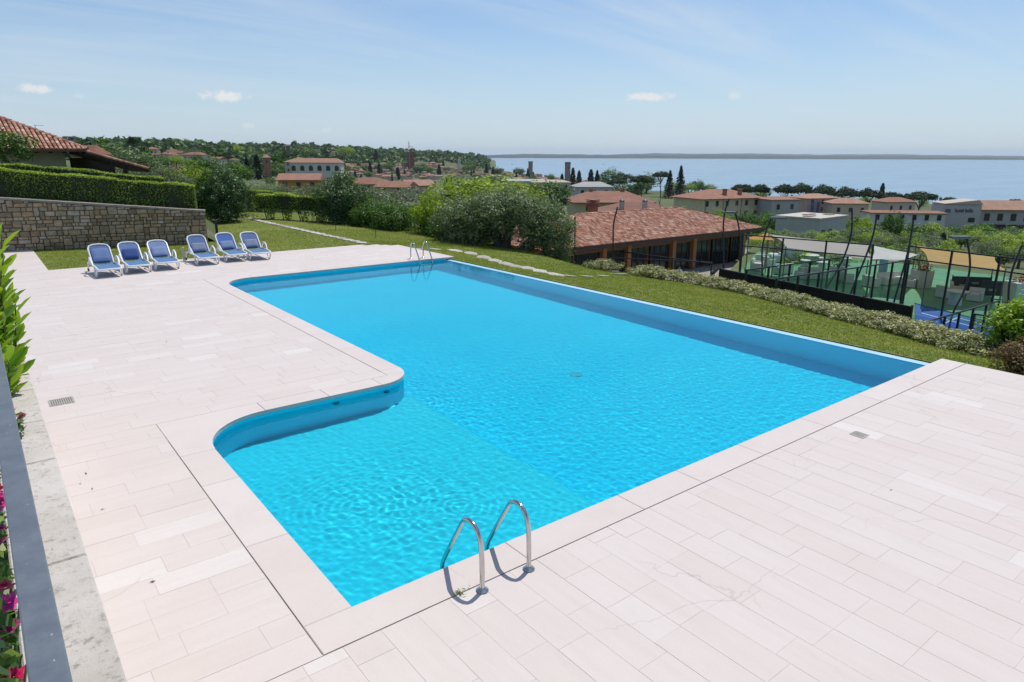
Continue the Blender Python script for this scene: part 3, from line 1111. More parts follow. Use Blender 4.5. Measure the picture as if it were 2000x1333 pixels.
link('foliage', quads_mesh('foliage', Vq, np.concatenate([tt, tt]), LEAF['laurel']), lau)
# ------------------------------------------------------------------ rubble wall, hedges, loungers, garden lights
stone_cols = [(0, (.20, .15, .10)), (.25, (.30, .225, .145)), (.5, (.39, .275, .17)), (.7, (.31, .26, .19)), (.85, (.42, .29, .18)), (1, (.43, .39, .33))]
rubble = ramp_mat('rubble_stone', stone_cols, .88, 'object', .7, 14, .32, 7, 'pos')
rubble_far = ramp_mat('rubble_stone_small', stone_cols, .88, 'face', .7, 14, .32, 7, 'pos')
mortar = plain('wall_mortar', (.12, .10, .075), .95, 0, .3, 6, .6, 20, coord='pos')
WA, WB = Vector((-6.2, 33.4, 0)), Vector((7.45, 29.75, 0))     # face line of the wall
wdir = (WB - WA).normalized()
wlen = (WB - WA).length
wang = math.atan2(wdir.y, wdir.x)


def wall_top(s):
    return float(np.interp(s, [0, wlen * .49, wlen], [2.0, 1.98, 1.30]))


wall = thing('stone_wall', 'long sloping retaining wall of rough brown rubble stone behind the sun loungers', 'wall', WA, wang)
mb = MB()
ss_ = [i * .5 for i in range(int(wlen / .5) + 1)]
ss_[-1] = wlen
for a_, b_ in zip(ss_[:-1], ss_[1:]):
    za, zb = wall_top(a_) - .07, wall_top(b_) - .07
    mb.add([(a_, 0, -.2), (b_, 0, -.2), (b_, 0, zb), (a_, 0, za), (a_, .45, -.2), (b_, .45, -.2), (b_, .45, zb), (a_, .45, za)],
           [(0, 1, 2, 3), (5, 4, 7, 6), (3, 2, 6, 7)])
mb.add([(wlen, 0, -.2), (wlen, .45, -.2), (wlen, .45, wall_top(wlen) - .07), (wlen, 0, wall_top(wlen) - .07)], [(0, 1, 2, 3)])
mb.build('mortar_bed', mortar, wall)
cap_mat = plain('wall_cap', (.26, .23, .19), .85, 0, .25, 4, .5, 18, coord='pos')
s = 0.0
while s < wlen - .05:
    e = min(wlen + .03, s + rnd.uniform(.8, 1.4))
    if wlen - e < .4: e = wlen + .03
    mb = MB()
    za, zb = wall_top(s), wall_top(min(e, wlen))
    if abs(s - wlen * .49) < .01: pass
    mb.add([(s + .004, -.05, za - .07), (e - .004, -.05, zb - .07), (e - .004, .5, zb - .07), (s + .004, .5, za - .07), (s + .004, -.05, za), (e - .004, -.05, zb), (e - .004, .5, zb), (s + .004, .5, za)],
           [(3, 2, 1, 0), (4, 5, 6, 7), (0, 1, 5, 4), (1, 2, 6, 5), (2, 3, 7, 6), (3, 0, 4, 7)])
    mb.build('cap_stone', cap_mat, wall)
    s = e
# stones: rows of uneven height, jittered corners, some tall ones that span two rows
cells = []
rows = []
z = -.02
while z < 2.0:
    h = rnd.uniform(.10, .21)
    rows.append((z, h))
    z += h
taken = {}
for ri, (z0, h) in enumerate(rows):
    s = 0.0
    blocked = taken.get(ri, [])
    while s < wlen:
        w = rnd.uniform(.13, .44) * (0.8 if h < .13 else 1)
        hit = [b_ for b_ in blocked if b_[0] - .01 < s < b_[1] - .005]
        if hit:
            s = hit[0][1]
            continue
        nxt = [b_[0] for b_ in blocked if b_[0] > s]
        if nxt: w = min(w, min(nxt) - s)
        if wlen - (s + w) < .1: w = wlen - s
        tall = rnd.random() < .16 and ri + 1 < len(rows) and w < .34
        hh = h + (rows[ri + 1][1] if tall else 0)
        top = min(z0 + hh, wall_top(s + w / 2) - .075)
        if w > .05 and top - z0 > .05:
            cells.append((s, w, z0, top - z0))
            if tall: taken.setdefault(ri + 1, []).append((s, s + w))
        s += max(w, .05)


def stone_mesh(w, h, dep, seed):
    r_ = random.Random(seed)
    k = 8
    pts = []
    for (cx, cz) in ((1, 0), (1, 1), (0, 1), (-1, 1), (-1, 0), (-1, -1), (0, -1), (1, -1)):
        j = r_.uniform(.90, .99) if cx and cz else r_.uniform(.95, 1.02)
        pts.append((cx * j * w / 2 + (0 if cx else r_.uniform(-.2, .2) * w), cz * (r_.uniform(.88, .99) if cx and cz else r_.uniform(.94, 1.02)) * h / 2 + (0 if cz else r_.uniform(-.15, .15) * h)))
    q_ = MB()
    q_.add([(x, .03, z_) for x, z_ in pts] + [(x * .97, -dep * .6, z_ * .97) for x, z_ in pts] + [(x * .86, -dep * r_.uniform(.85, 1.1), z_ * .82) for x, z_ in pts] + [(0, -dep * 1.12, 0)],
           [(i, i + k if False else (i + 1) % k, (i + 1) % k + k, i + k)[::-1] for i in range(k)]
           + [(i + k, (i + 1) % k + k, (i + 1) % k + 2 * k, i + 2 * k)[::-1] for i in range(k)] + [(i + 2 * k, (i + 1) % k + 2 * k, 3 * k)[::-1] for i in range(k)])
    return q_


def cell_area(c):
    p = WA + wdir * (c[0] + c[1] / 2)
    q_ = px_of((p.x, p.y, c[2]))
    inside = q_ and q_[0] > -20
    return -(c[1] * c[3]) if inside else 1


cells.sort(key=cell_area)
rest_ = MB()
for i, (s, w, z0, h) in enumerate(cells):
    q_ = stone_mesh(w - .010, h - .009, rnd.uniform(.025, .065), i)
    if i < 300:
        o = q_.build('stone', rubble, wall)
        o.location = (s + w / 2, 0, z0 + h / 2)
    else:
        rest_.tint = rnd.random()
        rest_.add([(x + s + w / 2, y, z_ + z0 + h / 2) for x, y, z_ in q_.v], q_.f)
tag(rest_.build('small_stone', rubble_far, wall), kind='stuff')

# raised ground behind the wall
nrm = Vector((-wdir.y, wdir.x, 0))
vs, fs = [], []
for i, t in enumerate([.4, 1.5, 4, 8, 14, 22]):
    for j in range(12):
        s = -8 + (wlen + 8) * j / 11
        p = WA + wdir * s + nrm * t
        zz = wall_top(max(0, s)) - .12 + .05 * t * (1 - .0 * j) if j < 11 else -.2
        vs.append((p.x + (0.0 if j < 11 else .6), p.y, zz - (0 if t < 14 else .25 * (t - 12))))
for i in range(5):
    for j in range(11):
        a = i * 12 + j
        fs.append((a, a + 1, a + 13, a + 12))
me = bpy.data.meshes.new('raised_garden')
me.from_pydata(vs, [], fs)
me.materials.append(MATS['land'])
tag(link('raised_garden', me), kind='structure')


# ---- clipped hedges
def hedge(name, label, A, B, zA, zB, hA, hB, dep, dens, mat, seed, cat='hedge', leaf=.05, stems=0, group=None, wob=.05, gap=0):
    """A clipped hedge from A to B: skin of leaves on front, top, ends and a darker inner mass."""
    A, B = Vector(A), Vector(B)
    t = thing(name, label, cat, (A.x, A.y, zA), math.atan2(B.y - A.y, B.x - A.x), group)
    L = (Vector((B.x, B.y)) - Vector((A.x, A.y))).length
    g = np.random.default_rng(seed)
    nF, nT, nE = int(L * max(hA, hB) * dens), int(L * dep * dens * 1.2), int(dep * hA * dens)
    s = g.uniform(0, L, nF)
    v = g.uniform(0 if not gap else .0, 1, nF)
    front = np.stack([s, np.abs(g.normal(0, .07, nF)), v, np.zeros(nF)], 1)
    top = np.stack([g.uniform(0, L, nT), g.uniform(0, dep, nT), 1 - np.abs(g.normal(0, .05, nT)), np.ones(nT)], 1)
    back = np.stack([g.uniform(0, L, nF // 2), dep - np.abs(g.normal(0, .07, nF // 2)), g.uniform(0, 1, nF // 2), np.zeros(nF // 2)], 1)
    e1 = np.stack([np.abs(g.normal(0, .07, nE)), g.uniform(0, dep, nE), g.uniform(0, 1, nE), np.zeros(nE)], 1)
    e2 = e1.copy()
    e2[:, 0] = L - e2[:, 0]
    allp = np.concatenate([front, top, back, e1, e2])
    if gap:   # separate stems show below
        kill = (allp[:, 2] < .42) & (np.sin(allp[:, 0] / L * gap * 2 * np.pi) > .25 - (.42 - allp[:, 2]) * 1.6)
        allp = allp[~kill]
    f = allp[:, 0] / L
    bot = (zB - zA) * f
    hh = hA + (hB - hA) * f
    wx = wob * np.sin(allp[:, 0] * 2.1 + seed) + wob * .6 * np.sin(allp[:, 0] * 5.3) + wob * .5 * np.sin(allp[:, 2] * 6 + allp[:, 0])
    C = np.stack([allp[:, 0], allp[:, 1] + wx * (allp[:, 3] < .5), bot + hh * allp[:, 2] + wx * .6 * (allp[:, 3] > .5)], 1)
    N = np.stack([np.where(allp[:, 0] < .1, -1., np.where(allp[:, 0] > L - .1, 1., 0.)), np.where(allp[:, 1] < dep * .3, -1., np.where(allp[:, 1] > dep * .7, 1., 0.)) * (allp[:, 3] < .5), .3 + allp[:, 3]], 1)
    pat = np.array([mnoise.noise((p[0] * 1.3, p[2] * 1.9 + p[1], seed)) for p in C])
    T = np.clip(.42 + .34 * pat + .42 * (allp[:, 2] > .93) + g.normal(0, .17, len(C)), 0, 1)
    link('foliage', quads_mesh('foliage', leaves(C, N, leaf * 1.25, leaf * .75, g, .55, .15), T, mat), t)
    mb = MB()
    k = max(4, int(L / .4))
    for i in range(k):
        s0, s1 = L * i / k + (.05 if i == 0 else 0), L * (i + 1) / k - (.05 if i == k - 1 else 0)
        zb = (.45 if gap else 0)
        b0, b1 = (zB - zA) * s0 / L, (zB - zA) * s1 / L
        h0, h1 = hA + (hB - hA) * s0 / L, hA + (hB - hA) * s1 / L
        mb.add([(s0, .1, b0 + h0 * zb), (s1, .1, b1 + h1 * zb), (s1, dep - .1, b1 + h1 * zb), (s0, dep - .1, b0 + h0 * zb), (s0, .1, b0 + h0 - .08), (s1, .1, b1 + h1 - .08), (s1, dep - .1, b1 + h1 - .08), (s0, dep - .1, b0 + h0 - .08)],
               [(3, 2, 1, 0), (4, 5, 6, 7), (0, 1, 5, 4), (1, 2, 6, 5), (2, 3, 7, 6), (3, 0, 4, 7)])
    mb.build('shade_core', plain('hedge_core', (.028, .038, .014), .95, 0, .4, 8, coord='pos'), t)  # solid dark core painted as the shade inside the hedge
    for i in range(stems):
        q_ = MB()
        q_.tint = .4
        x_ = L * (i + .5) / stems
        q_.tube([(x_, dep / 2, (zB - zA) * x_ / L - .02), (x_ + rnd.uniform(-.1, .1), dep / 2, (zB - zA) * x_ / L + .3 * hA), (x_ + rnd.uniform(-.15, .15), dep / 2, (zB - zA) * x_ / L + .6 * hA)], [.03, .025, .02], 6)
        q_.build('stem', bark, t)
    return t


hA_ = WA + wdir * -.0 + nrm * .62
hB_ = WB + nrm * .62 - wdir * .28
# the front hedge is bent like the wall: two runs of one clipped hedge meet, built as one thing per run
mid = WA + wdir * (wlen * .49) + nrm * .62
hedge('clipped_hedge', 'trimmed green hedge on top of the stone wall, running down to its low end', mid, hB_, 1.93, 1.22, 1.06, 1.06, .8, 520, LEAF['hedge'], 1, leaf=.055)
hedge('clipped_hedge', 'level stretch of trimmed hedge on the high end of the stone wall', hA_, mid, 1.95, 1.93, 1.10, 1.06, .8, 420, LEAF['hedge'], 2, leaf=.055)
q0, q1, q2 = WA + nrm * 4.4, WA + wdir * (wlen * .5) + nrm * 4.4, WB + nrm * 4.9 - wdir * 1.6
hedge('clipped_hedge', 'second trimmed hedge behind the wall hedge, in front of the villa', q1, q2, 2.1, 1.45, 1.0, 1.0, .9, 380, LEAF['hedge'], 3, leaf=.055)
hedge('clipped_hedge', 'level end of the second hedge in front of the villa wall', q0, q1, 2.1, 2.1, 1.03, 1.0, .9, 300, LEAF['hedge'], 4, leaf=.055)
# hedges across the back lawn
hedge('clipped_hedge', 'low bushy hedge with bare stems showing beneath, across the back lawn', (12.6, 39.2, 0), (18.6, 37.0, 0), -.05, -.48, 1.42, 1.48, 1.0, 420, LEAF['hedge'], 5, leaf=.075, stems=7, wob=.09, gap=7)
hedge('clipped_hedge', 'trimmed hedge curving behind the path beside the large oleander', (11.9, 45.4, 0), (20.3, 53, 0), -.05, -.9, 1.75, 1.4, 1.0, 260, LEAF['hedge'], 6, leaf=.075, wob=.08)


# ---- bushes
def bush(name, label, loc, rx, ry, rz, ncl, nlf, leaf, mat, seed, clump=.35, cat='bush', group=None, stems=5, asp=.3, bottom=-.75, tint_top=.25, column=False):
    g = np.random.default_rng(seed)
    t = thing(name, label, cat, loc, 0, group)
    P, N, T = clumps(g, ncl, nlf, rx, ry, rz, clump, .1, .45, bottom)
    if column:      # straight sided down to the ground
        zz = np.clip(P[:, 2] / rz, -.93, 0)
        P[:, :2] *= np.minimum(1.9, 1 / np.sqrt(1 - zz ** 2))[:, None]
    P[:, 2] += rz * .96
    P[:, 2] = np.maximum(P[:, 2], .03)
    core = MB()
    core.lathe([(.05, rz * .08), (rx * (.6 if column else .4), rz * .15), (rx * .6, rz * .9), (rx * .38, rz * 1.3), (.05, rz * 1.5)], (0, 0, 0), 10)
    core.build('shade_core', plain('hedge_core', (.028, .038, .014), .95, 0, .4, 8, coord='pos'), t)  # added dark mass, stands for inner shade and blocks light showing through
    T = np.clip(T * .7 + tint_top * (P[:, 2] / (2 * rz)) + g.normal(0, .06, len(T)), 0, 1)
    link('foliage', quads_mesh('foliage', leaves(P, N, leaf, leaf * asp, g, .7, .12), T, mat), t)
    mb = MB()
    mb.tint = .3
    for k in range(stems):
        a = 2 * math.pi * k / stems + rnd.uniform(-.3, .3)
        e = Vector((math.cos(a) * rx * .55, math.sin(a) * ry * .55, rz * 1.35))
        mb.tube([(math.cos(a) * .12 * rx, math.sin(a) * .12 * ry, -.05), e * .5 + Vector((0, 0, .1)), e], [.03 * rz, .022 * rz, .008 * rz], 6)
    mb.build('stem', bark, t)
    return t


bush('oleander_bush', 'large round oleander with a red flower at the end of the stone wall', (10.75, 38.9, -.05), 1.2, 1.2, 1.5, 330, 60, .13, LEAF['oleander'], 31, .3, tint_top=.3, bottom=-.99, column=True)
bush('oleander_bush', 'tall oleander rising out of the low hedge on the back lawn', (16.8, 37.2, -.35), 1.45, 1.3, 1.42, 320, 56, .13, LEAF['oleander'], 32, .32, tint_top=.3, bottom=-.99, column=True)
bush('oleander_bush', 'bushy oleander half hidden by the villa hedge', tuple(WB + nrm * 10.5 - wdir * .7 + Vector((0, 0, .35))), 1.5, 1.3, 1.35, 130, 36, .15, LEAF['bright'], 33, .36)
bush('olive_shrub', 'grey green young olive shrub under the villa roof edge', tuple(WB + nrm * 6.6 - wdir * 1.5 + Vector((0, 0, 1.0))), 1.0, 1.0, .95, 90, 34, .11, LEAF['olive'], 34, .3)
mb = MB()
mb.lathe([(.0, -.05), (.05, 0), (.06, .05), (.03, .09), (.0, .1)], (0, 0, 0), 8)
pg = tag(mb.build('red_flower', plain('red_flower', (.55, .05, .03), .5), None, True, at(395, 395, 37.2)), 'single coral red flower on the side of the oleander by the wall', 'flower')
# right-hand bed by the terrace corner
bush('euonymus_bush', 'bright yellow green bush at the corner between the lawn and the sports court', (17.0, 4.35, -.62), .62, .6, .62, 110, 42, .10, LEAF['euonymus'], 35, .2, asp=.45)
bush('spiraea_bush', 'low reddish brown flowering bush spilling towards the terrace corner', (14.55, 3.55, -.3), .55, .55, .3, 80, 40, .05, leaf_mat('reddish_leaf', (.07, .06, .02), (.19, .12, .05), (.40, .22, .14), .2, .6), 36, .16, asp=.5)
bush('variegated_bush', 'low pale variegated bush beside the reddish bush at the terrace corner', (14.75, 2.45, -.32), .75, .8, .36, 90, 40, .06, LEAF['variegated'], 37, .18, asp=.5)

# variegated border hedge along the lawn edge, built bush by bush
bp = [(1176, 528), (1262, 531), (1300, 538), (1345, 548), (1390, 558), (1432, 567), (1475, 577), (1518, 588), (1560, 599), (1602, 610), (1643, 620), (1684, 632), (1725, 642), (1765, 652), (1805, 663), (1845, 674), (1880, 685)]
border_pts = []
for i, (px, py) in enumerate(bp):
    r = ray(px, py + 2)
    k = 10.0
    while k < 60:
        p = EYE + r * k
        if p.z <= -0.03 - .15 * (p.x - 12.9) or p.x > np.interp(p.y, _cy, _cx) - .5: break
        k += .02
    border_pts.append(p)
g = np.random.default_rng(77)
vb_meshes = []
for k in range(4):
    P, N, T = clumps(g, 100, 34, .78, .62, .34, .15, .1, .5, -.55)
    P[:, 2] = np.maximum(P[:, 2] + .33, .02)
    T = np.clip(T + .12 * (P[:, 2] > .35) + g.normal(0, .15, len(T)), 0, 1)
    vb_meshes.append(quads_mesh('foliage', leaves(P, N, .07, .036, g, .6, .1), T, LEAF['variegated']))
stem_mesh = MB()
for k in range(5):
    stem_mesh.tube([(.1 * math.cos(k * 1.3), .1 * math.sin(k * 1.3), -.05), (.35 * math.cos(k * 1.3), .3 * math.sin(k * 1.3), .4)], [.012, .005], 5)
stem_mesh = stem_mesh.mesh('stem', bark)
for i, p in enumerate(border_pts):
    q_ = border_pts[min(i + 1, len(border_pts) - 1)] - border_pts[max(i - 1, 0)]
    t = thing('border_shrub', 'low cream variegated shrub in the border between lawn and court', 'shrub', (p.x + .1, p.y, lawn_z(p.x, p.y) - .02), math.atan2(q_.y, q_.x), 'variegated border shrubs along the lawn edge')
    s = rnd.uniform(.95, 1.15)
    t.scale = (s, s, s * rnd.uniform(.46, .6))
    link('foliage', vb_meshes[i % 4], t)
    link('stem', stem_mesh, t)


# ---- sun loungers
def make_lounger(blue, pillow_col, pillow_up, back):
    t = thing('sun_lounger', 'x', 'sun lounger', (0, 0, 0), 0, 'blue and white sun loungers along the lawn')
    W = .34
    mb = MB()   # side rails and end bows as one moulded frame, feet towards -Y
    hz = .34
    for s in (-1, 1):
        mb.tube([(s * (W - .02), -1.0, hz - .06), (s * W, -.92, hz - .03), (s * W, -.5, hz), (s * W, 0, hz), (s * W, .45, hz - .01), (s * W, .92, hz - .05)], .026, 8)
    mb.tube([(-W + .02, -1.0, hz - .06), (-W * .5, -1.05, hz - .055), (0, -1.065, hz - .05), (W * .5, -1.05, hz - .055), (W - .02, -1.0, hz - .06)], .03, 8)
    mb.tube([(-W, .92, hz - .05), (W, .92, hz - .05)], .022, 8)
    mb.build('frame', white_plastic, t, True)
    for s in (-1, 1):
        l_ = MB()     # looped front legs
        l_.tube([(s * W, -.86, hz - .02), (s * (W + .02), -.83, .16), (s * (W + .02), -.74, .03), (s * (W + .02), -.62, .02), (s * (W + .02), -.50, .12), (s * W, -.40, hz - .01)], .027, 8)
        l_.build('leg', white_plastic, t, True)
        l_ = MB()
        l_.tube([(s * W, .80, hz - .04), (s * (W + .01), .84, .16), (s * (W + .01), .88, .06)], .024, 8)
        l2 = l_.build('leg', white_plastic, t, True)
        w_ = MB()
        w_.tube([(s * (W + .035), .88, .06), (s * (W - .01), .88, .06)], .06, 14)
        w_.build('wheel', plain('wheel_grey', (.05, .05, .05), .7), l2)
        a_ = MB()     # arm rest, rising from the seat rail
        a_.tube([(s * (W + .03), -.42, hz + .01), (s * (W + .05), -.26, hz + .15), (s * (W + .05), -.12, hz + .225), (s * (W + .05), .02, hz + .235), (s * (W + .045), .12, hz + .20), (s * (W + .03), .22, hz + .02)], [.02, .026, .03, .03, .026, .02], 8)
        a_.build('armrest', white_plastic, t, True)
    se = MB()
    k = 8
    xs_ = [-(W - .03) + 2 * (W - .03) * i / k for i in range(k + 1)]
    ys2 = [-.98, -.7, -.4, -.1, .15]
    vv = [(x, y, hz - (.05 if y < -.9 else .01) - .022 * (1 - (x / W) ** 2)) for y in ys2 for x in xs_]
    se.add(vv, [(j * (k + 1) + i, j * (k + 1) + i + 1, (j + 1) * (k + 1) + i + 1, (j + 1) * (k + 1) + i) for j in range(len(ys2) - 1) for i in range(k)])
    se.build('seat_sling', blue[0], t, True)
    ca, sa = math.cos(back), math.sin(back)
    piv = Vector((0, .14, hz - .01))

    def bk(x, l, d): return (piv.x + x, piv.y + l * ca - d * sa, piv.z + l * sa + d * ca)
    bf = MB()
    Wb = W - .03
    bf.tube([bk(-Wb, 0, 0), bk(-Wb - .0, .35, .0), bk(-Wb, .68, 0), bk(-Wb + .05, .80, 0), bk(-Wb + .16, .845, 0), bk(0, .86, 0), bk(Wb - .16, .845, 0), bk(Wb - .05, .80, 0), bk(Wb, .68, 0), bk(Wb, .35, 0), bk(Wb, 0, 0)], .026, 8)
    bfo = bf.build('back_frame', white_plastic, t, True)
    bs = MB()
    ls = [0.02, .2, .4, .6, .74, .82]
    vv = [bk(x * (.93 if l < .75 else .72), l, -.012 * (1 - (x / W) ** 2)) for l in ls for x in xs_]
    bs.add(vv, [(j * (k + 1) + i, j * (k + 1) + i + 1, (j + 1) * (k + 1) + i + 1, (j + 1) * (k + 1) + i) for j in range(len(ls) - 1) for i in range(k)])
    bs.build('back_sling', blue[1], t, True)
    for s in (-1, 1):
        sp = MB()
        sp.tube([bk(s * (Wb - .02), .5, -.02), (s * (Wb - .02), .62, hz - .02)], .012, 6)
        sp.build('prop', white_plastic, t)
    # head cushion lying against the back
    cu = MB()
    l0, l1, cw = pillow_up
    nu, nv = 10, 8
    vv = []
    for side in (1, -1):
        for j in range(nv + 1):
            for i in range(nu + 1):
                u, v = -1 + 2 * i / nu, -1 + 2 * j / nv
                uu = math.copysign(abs(u) ** .85, u)
                r_ = max(0, 1 - abs(u) ** 4) * max(0, 1 - abs(v) ** 4)
                vv.append(bk(uu * cw * (1 - .06 * v * v), (l0 + l1) / 2 + (l1 - l0) / 2 * v * (1 - .05 * u * u), .03 + side * .045 * r_ ** .5))
    ff = []
    M_ = (nu + 1) * (nv + 1)
    for j in range(nv):
        for i in range(nu):
            a = j * (nu + 1) + i
            ff.append((a, a + 1, a + nu + 2, a + nu + 1))
            ff.append((M_ + a, M_ + a + nu + 1, M_ + a + nu + 2, M_ + a + 1))
    cu.add(vv, ff)
    cu.build('head_cushion', pillow_col, t, True)
    return t


def cloth(name, col):
    m, nt, b = new_mat(name)
    f = noise(nt, 4, 3, coord='obj')
    nt.links.new(mixc(nt, remap(nt, f, .3, .7), tuple(c * .9 for c in col), tuple(c * 1.1 for c in col)), b.inputs['Base Color'])
    setin(b, Roughness=.85)
    b.inputs['Sheen Weight'].default_value = .15
    bump(nt, b, noise(nt, 260, 2, coord='obj'), .25, .004)
    return m


seat_blue = cloth('seat_mesh_blue', (.06, .17, .34))
back_blue = cloth('back_mesh_blue', (.085, .145, .31))
back_blue2 = cloth('back_mesh_bright', (.055, .13, .38))
cush_grey = cloth('cushion_grey_blue', (.17, .21, .33))
cush_dark = cloth('cushion_dark_blue', (.008, .045, .20))
cush_mid = cloth('cushion_mid_blue', (.105, .175, .35))
cush_pale = cloth('cushion_pale_blue', (.16, .225, .40))
LG = [(205, 527, 'sun lounger with a large mid blue head cushion, at the parapet end of the row', (seat_blue, back_blue), cush_mid, (.08, .66, .26), .80),
      (262, 520, 'sun lounger with a very dark blue head cushion', (seat_blue, cush_mid), cush_dark, (.06, .52, .24), .76),
      (318, 514, 'sun lounger with a pale violet blue head cushion, third from the parapet', (seat_blue, cush_pale), cush_pale, (.06, .52, .25), .72),
      (395, 505, 'sun lounger with a dull grey blue head cushion beside the short white post', (seat_blue, back_blue), cush_grey, (.06, .46, .25), .84),
      (450, 499, 'sun lounger with bright blue back and mid blue cushion, in front of the garden light', (seat_blue, back_blue2), cush_pale, (.06, .44, .24), .82),
      (497, 496, 'sun lounger with a grey blue cushion at the lawn end of the row', (seat_blue, back_blue), cush_grey, (.06, .46, .25), .80)]
for (px, py, lab, bl, pc, pu, bk_) in LG:
    o = make_lounger(bl, pc, pu, bk_)
    p = on_z(px, py, .12)
    o.location = (p.x, p.y, 0)
    o.rotation_euler = (0, 0, math.radians(0 + rnd.uniform(-3, 3)))
    o.scale = (.92, .88, .87)
    o['label'] = lab

# ---- small things on the lawn
def lawn_pt(px, py):
    r = ray(px, py)
    k = 8.0
    while k < 90:
        p = EYE + r * k
        if p.z <= lawn_z(p.x, p.y): return Vector((p.x, p.y, lawn_z(p.x, p.y)))
        k += .03
    return p


def garden_light(px, py, h, label, ang):
    p = lawn_pt(px, py)
    t = thing('garden_light', label, 'light', p, ang, 'black angled garden lights')
    mb = MB()
    mb.box((0, 0, h * .42), (.085, .085, h * .86))
    mb.build('post', black_metal, t)
    mb = MB()
    mb.box((.09, 0, h * .94), (.30, .10, .10), 0, 0, -.65)
    hd = mb.build('lamp_head', black_metal, t)
    mb = MB()
    mb.box((.17, 0, h * .93), (.11, .075, .012), 0, 0, -.65)
    mb.build('lens', plain('lamp_glass', (.35, .36, .36), .15), hd)


garden_light(424, 457, .62, 'black angled garden light on the lawn behind the loungers', .2)
garden_light(762, 448, .62, 'black angled garden light in front of the dark shrubs', .4)
garden_light(1391, 560, .66, 'black angled garden light at the variegated border', -.2)
for (px, py, h, lab) in [(656, 452, .5, 'thin dark stake on the lawn beside the path'), (734, 466, .5, 'thin dark stake on the lawn nearer the dark shrubs')]:
    p = lawn_pt(px, py)
    t = thing('stake', lab, 'stake', p)
    mb = MB()
    mb.tube([(0, 0, -.05), (.01, 0, h)], .012, 6)
    mb.build('rod', black_metal, t)
    mb = MB()
    mb.lathe([(.012, 0), (.022, .01), (.022, .04), (.01, .05)], (.01, 0, h - .01), 8)
    mb.build('cap', black_metal, t)
p = on_z(360, 510, 0)
t = thing('post', 'short pale post with rounded cap standing among the loungers', 'post', (p.x, p.y, 0))
mb = MB()
mb.lathe([(.035, 0), (.032, .3), (.03, .42)], (0, 0, 0), 10)
mb.build('shaft', plain('post_white', (.5, .5, .47), .6), t, True)
mb = MB()
mb.lathe([(.034, .42), (.034, .45), (.02, .47), (.0, .475)], (0, 0, 0), 10)
mb.build('cap', plain('post_cap', (.6, .6, .58), .5), t, True)

# stepping stones
step_mat = ramp_mat('stepping_stone', [(0, (.36, .33, .28)), (1, (.52, .49, .43))], .85, 'object', .4, 14, .2, 6)


def path(name, pts, sz, kindname):
    root = bpy.data.objects.new(name, None)
    COL.objects.link(root)
    tag(root, 'irregular pale stepping stones set in the lawn', 'path', kind='structure')
    for i, (px, py, a, b_) in enumerate(pts):
        p = lawn_pt(px, py)
        q_ = lawn_pt(pts[min(i + 1, len(pts) - 1)][0], pts[min(i + 1, len(pts) - 1)][1]) - lawn_pt(pts[max(0, i - 1)][0], pts[max(0, i - 1)][1])
        n_ = 7
        poly = []
        for k in range(n_):
            an = 2 * math.pi * (k + rnd.uniform(-.2, .2)) / n_
            poly.append((a * math.cos(an) * rnd.uniform(.85, 1.1), b_ * math.sin(an) * rnd.uniform(.85, 1.1)))
        mb = MB()
        mb.prism(poly, -.06, .0)
        o = mb.build('stepping_stone', step_mat, root)
        s = .12
        dzx = (lawn_z(p.x + s, p.y) - lawn_z(p.x - s, p.y)) / (2 * s)
        o.location = (p.x, p.y, p.z + .03)
        o.rotation_euler = (0, math.atan(-dzx), math.atan2(q_.y, q_.x))


pts = [(815, 487, .32, .25), (850, 488, .32, .25), (890, 491, .34, .27), (920, 497, .34, .28), (945, 505, .36, .3), (968, 512, .36, .3), (990, 518, .36, .3), (1010, 523, .34, .28), (1033, 527, .34, .28), (1056, 533, .35, .28), (1085, 538, .35, .28), (1110, 540, .34, .26), (1145, 541, .34, .25), (1178, 540, .34, .25), (1207, 536, .6, .42), (1196, 531, .4, .3)]
path('stone_path', pts, .35, 'stone')
pts = []
for i in range(24):
    f = i / 23
    px = float(np.interp(f, [0, .25, .5, .75, 1], [484, 520, 570, 630, 706]))
    py = float(np.interp(f, [0, .25, .5, .75, 1], [427, 435, 446, 459, 475]))
    pts.append((px, py, .36, .2))
path('garden_path', pts, .3, 'stone')
# ------------------------------------------------------------------ trees
def crown_mesh(kind, seed, ncl, nlf, rx, ry, rz, clump, leaf, asp=.45, flat=.1, shell=.5, bottom=-.8, top_tint=.22):
    g = np.random.default_rng(seed)
    P, N, T = clumps(g, ncl, nlf, rx, ry, rz, clump, flat, shell, bottom)
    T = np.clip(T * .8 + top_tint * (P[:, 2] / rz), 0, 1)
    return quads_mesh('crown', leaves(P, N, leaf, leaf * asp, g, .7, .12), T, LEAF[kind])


def trunk_mesh(seed, h, r, limbs=4, spread=.45, top=.62, lean=.05, start=.5):
    r_ = random.Random(seed)
    mb = MB()
    mb.tint = .4
    tip = Vector((r_.uniform(-lean, lean) * h, r_.uniform(-lean, lean) * h, h * start))
    mb.tube([(0, 0, -.08 * h), (0, 0, 0), tip * .5 + Vector((0, 0, 0)), tip], [r * 1.5, r * 1.15, r * .95, r * .8], 8)
    for k in range(limbs):
        a = 2 * math.pi * k / limbs + r_.uniform(-.4, .4)
        e = tip + Vector((math.cos(a) * spread * h, math.sin(a) * spread * h, h * (top - start) * r_.uniform(.8, 1.3)))
        mdl = tip.lerp(e, .5) + Vector((0, 0, h * .04))
        mb.tube([tip - Vector((0, 0, .03 * h)), mdl, e], [r * .7, r * .45, r * .15], 6)
    return mb.mesh('trunk', bark, True)


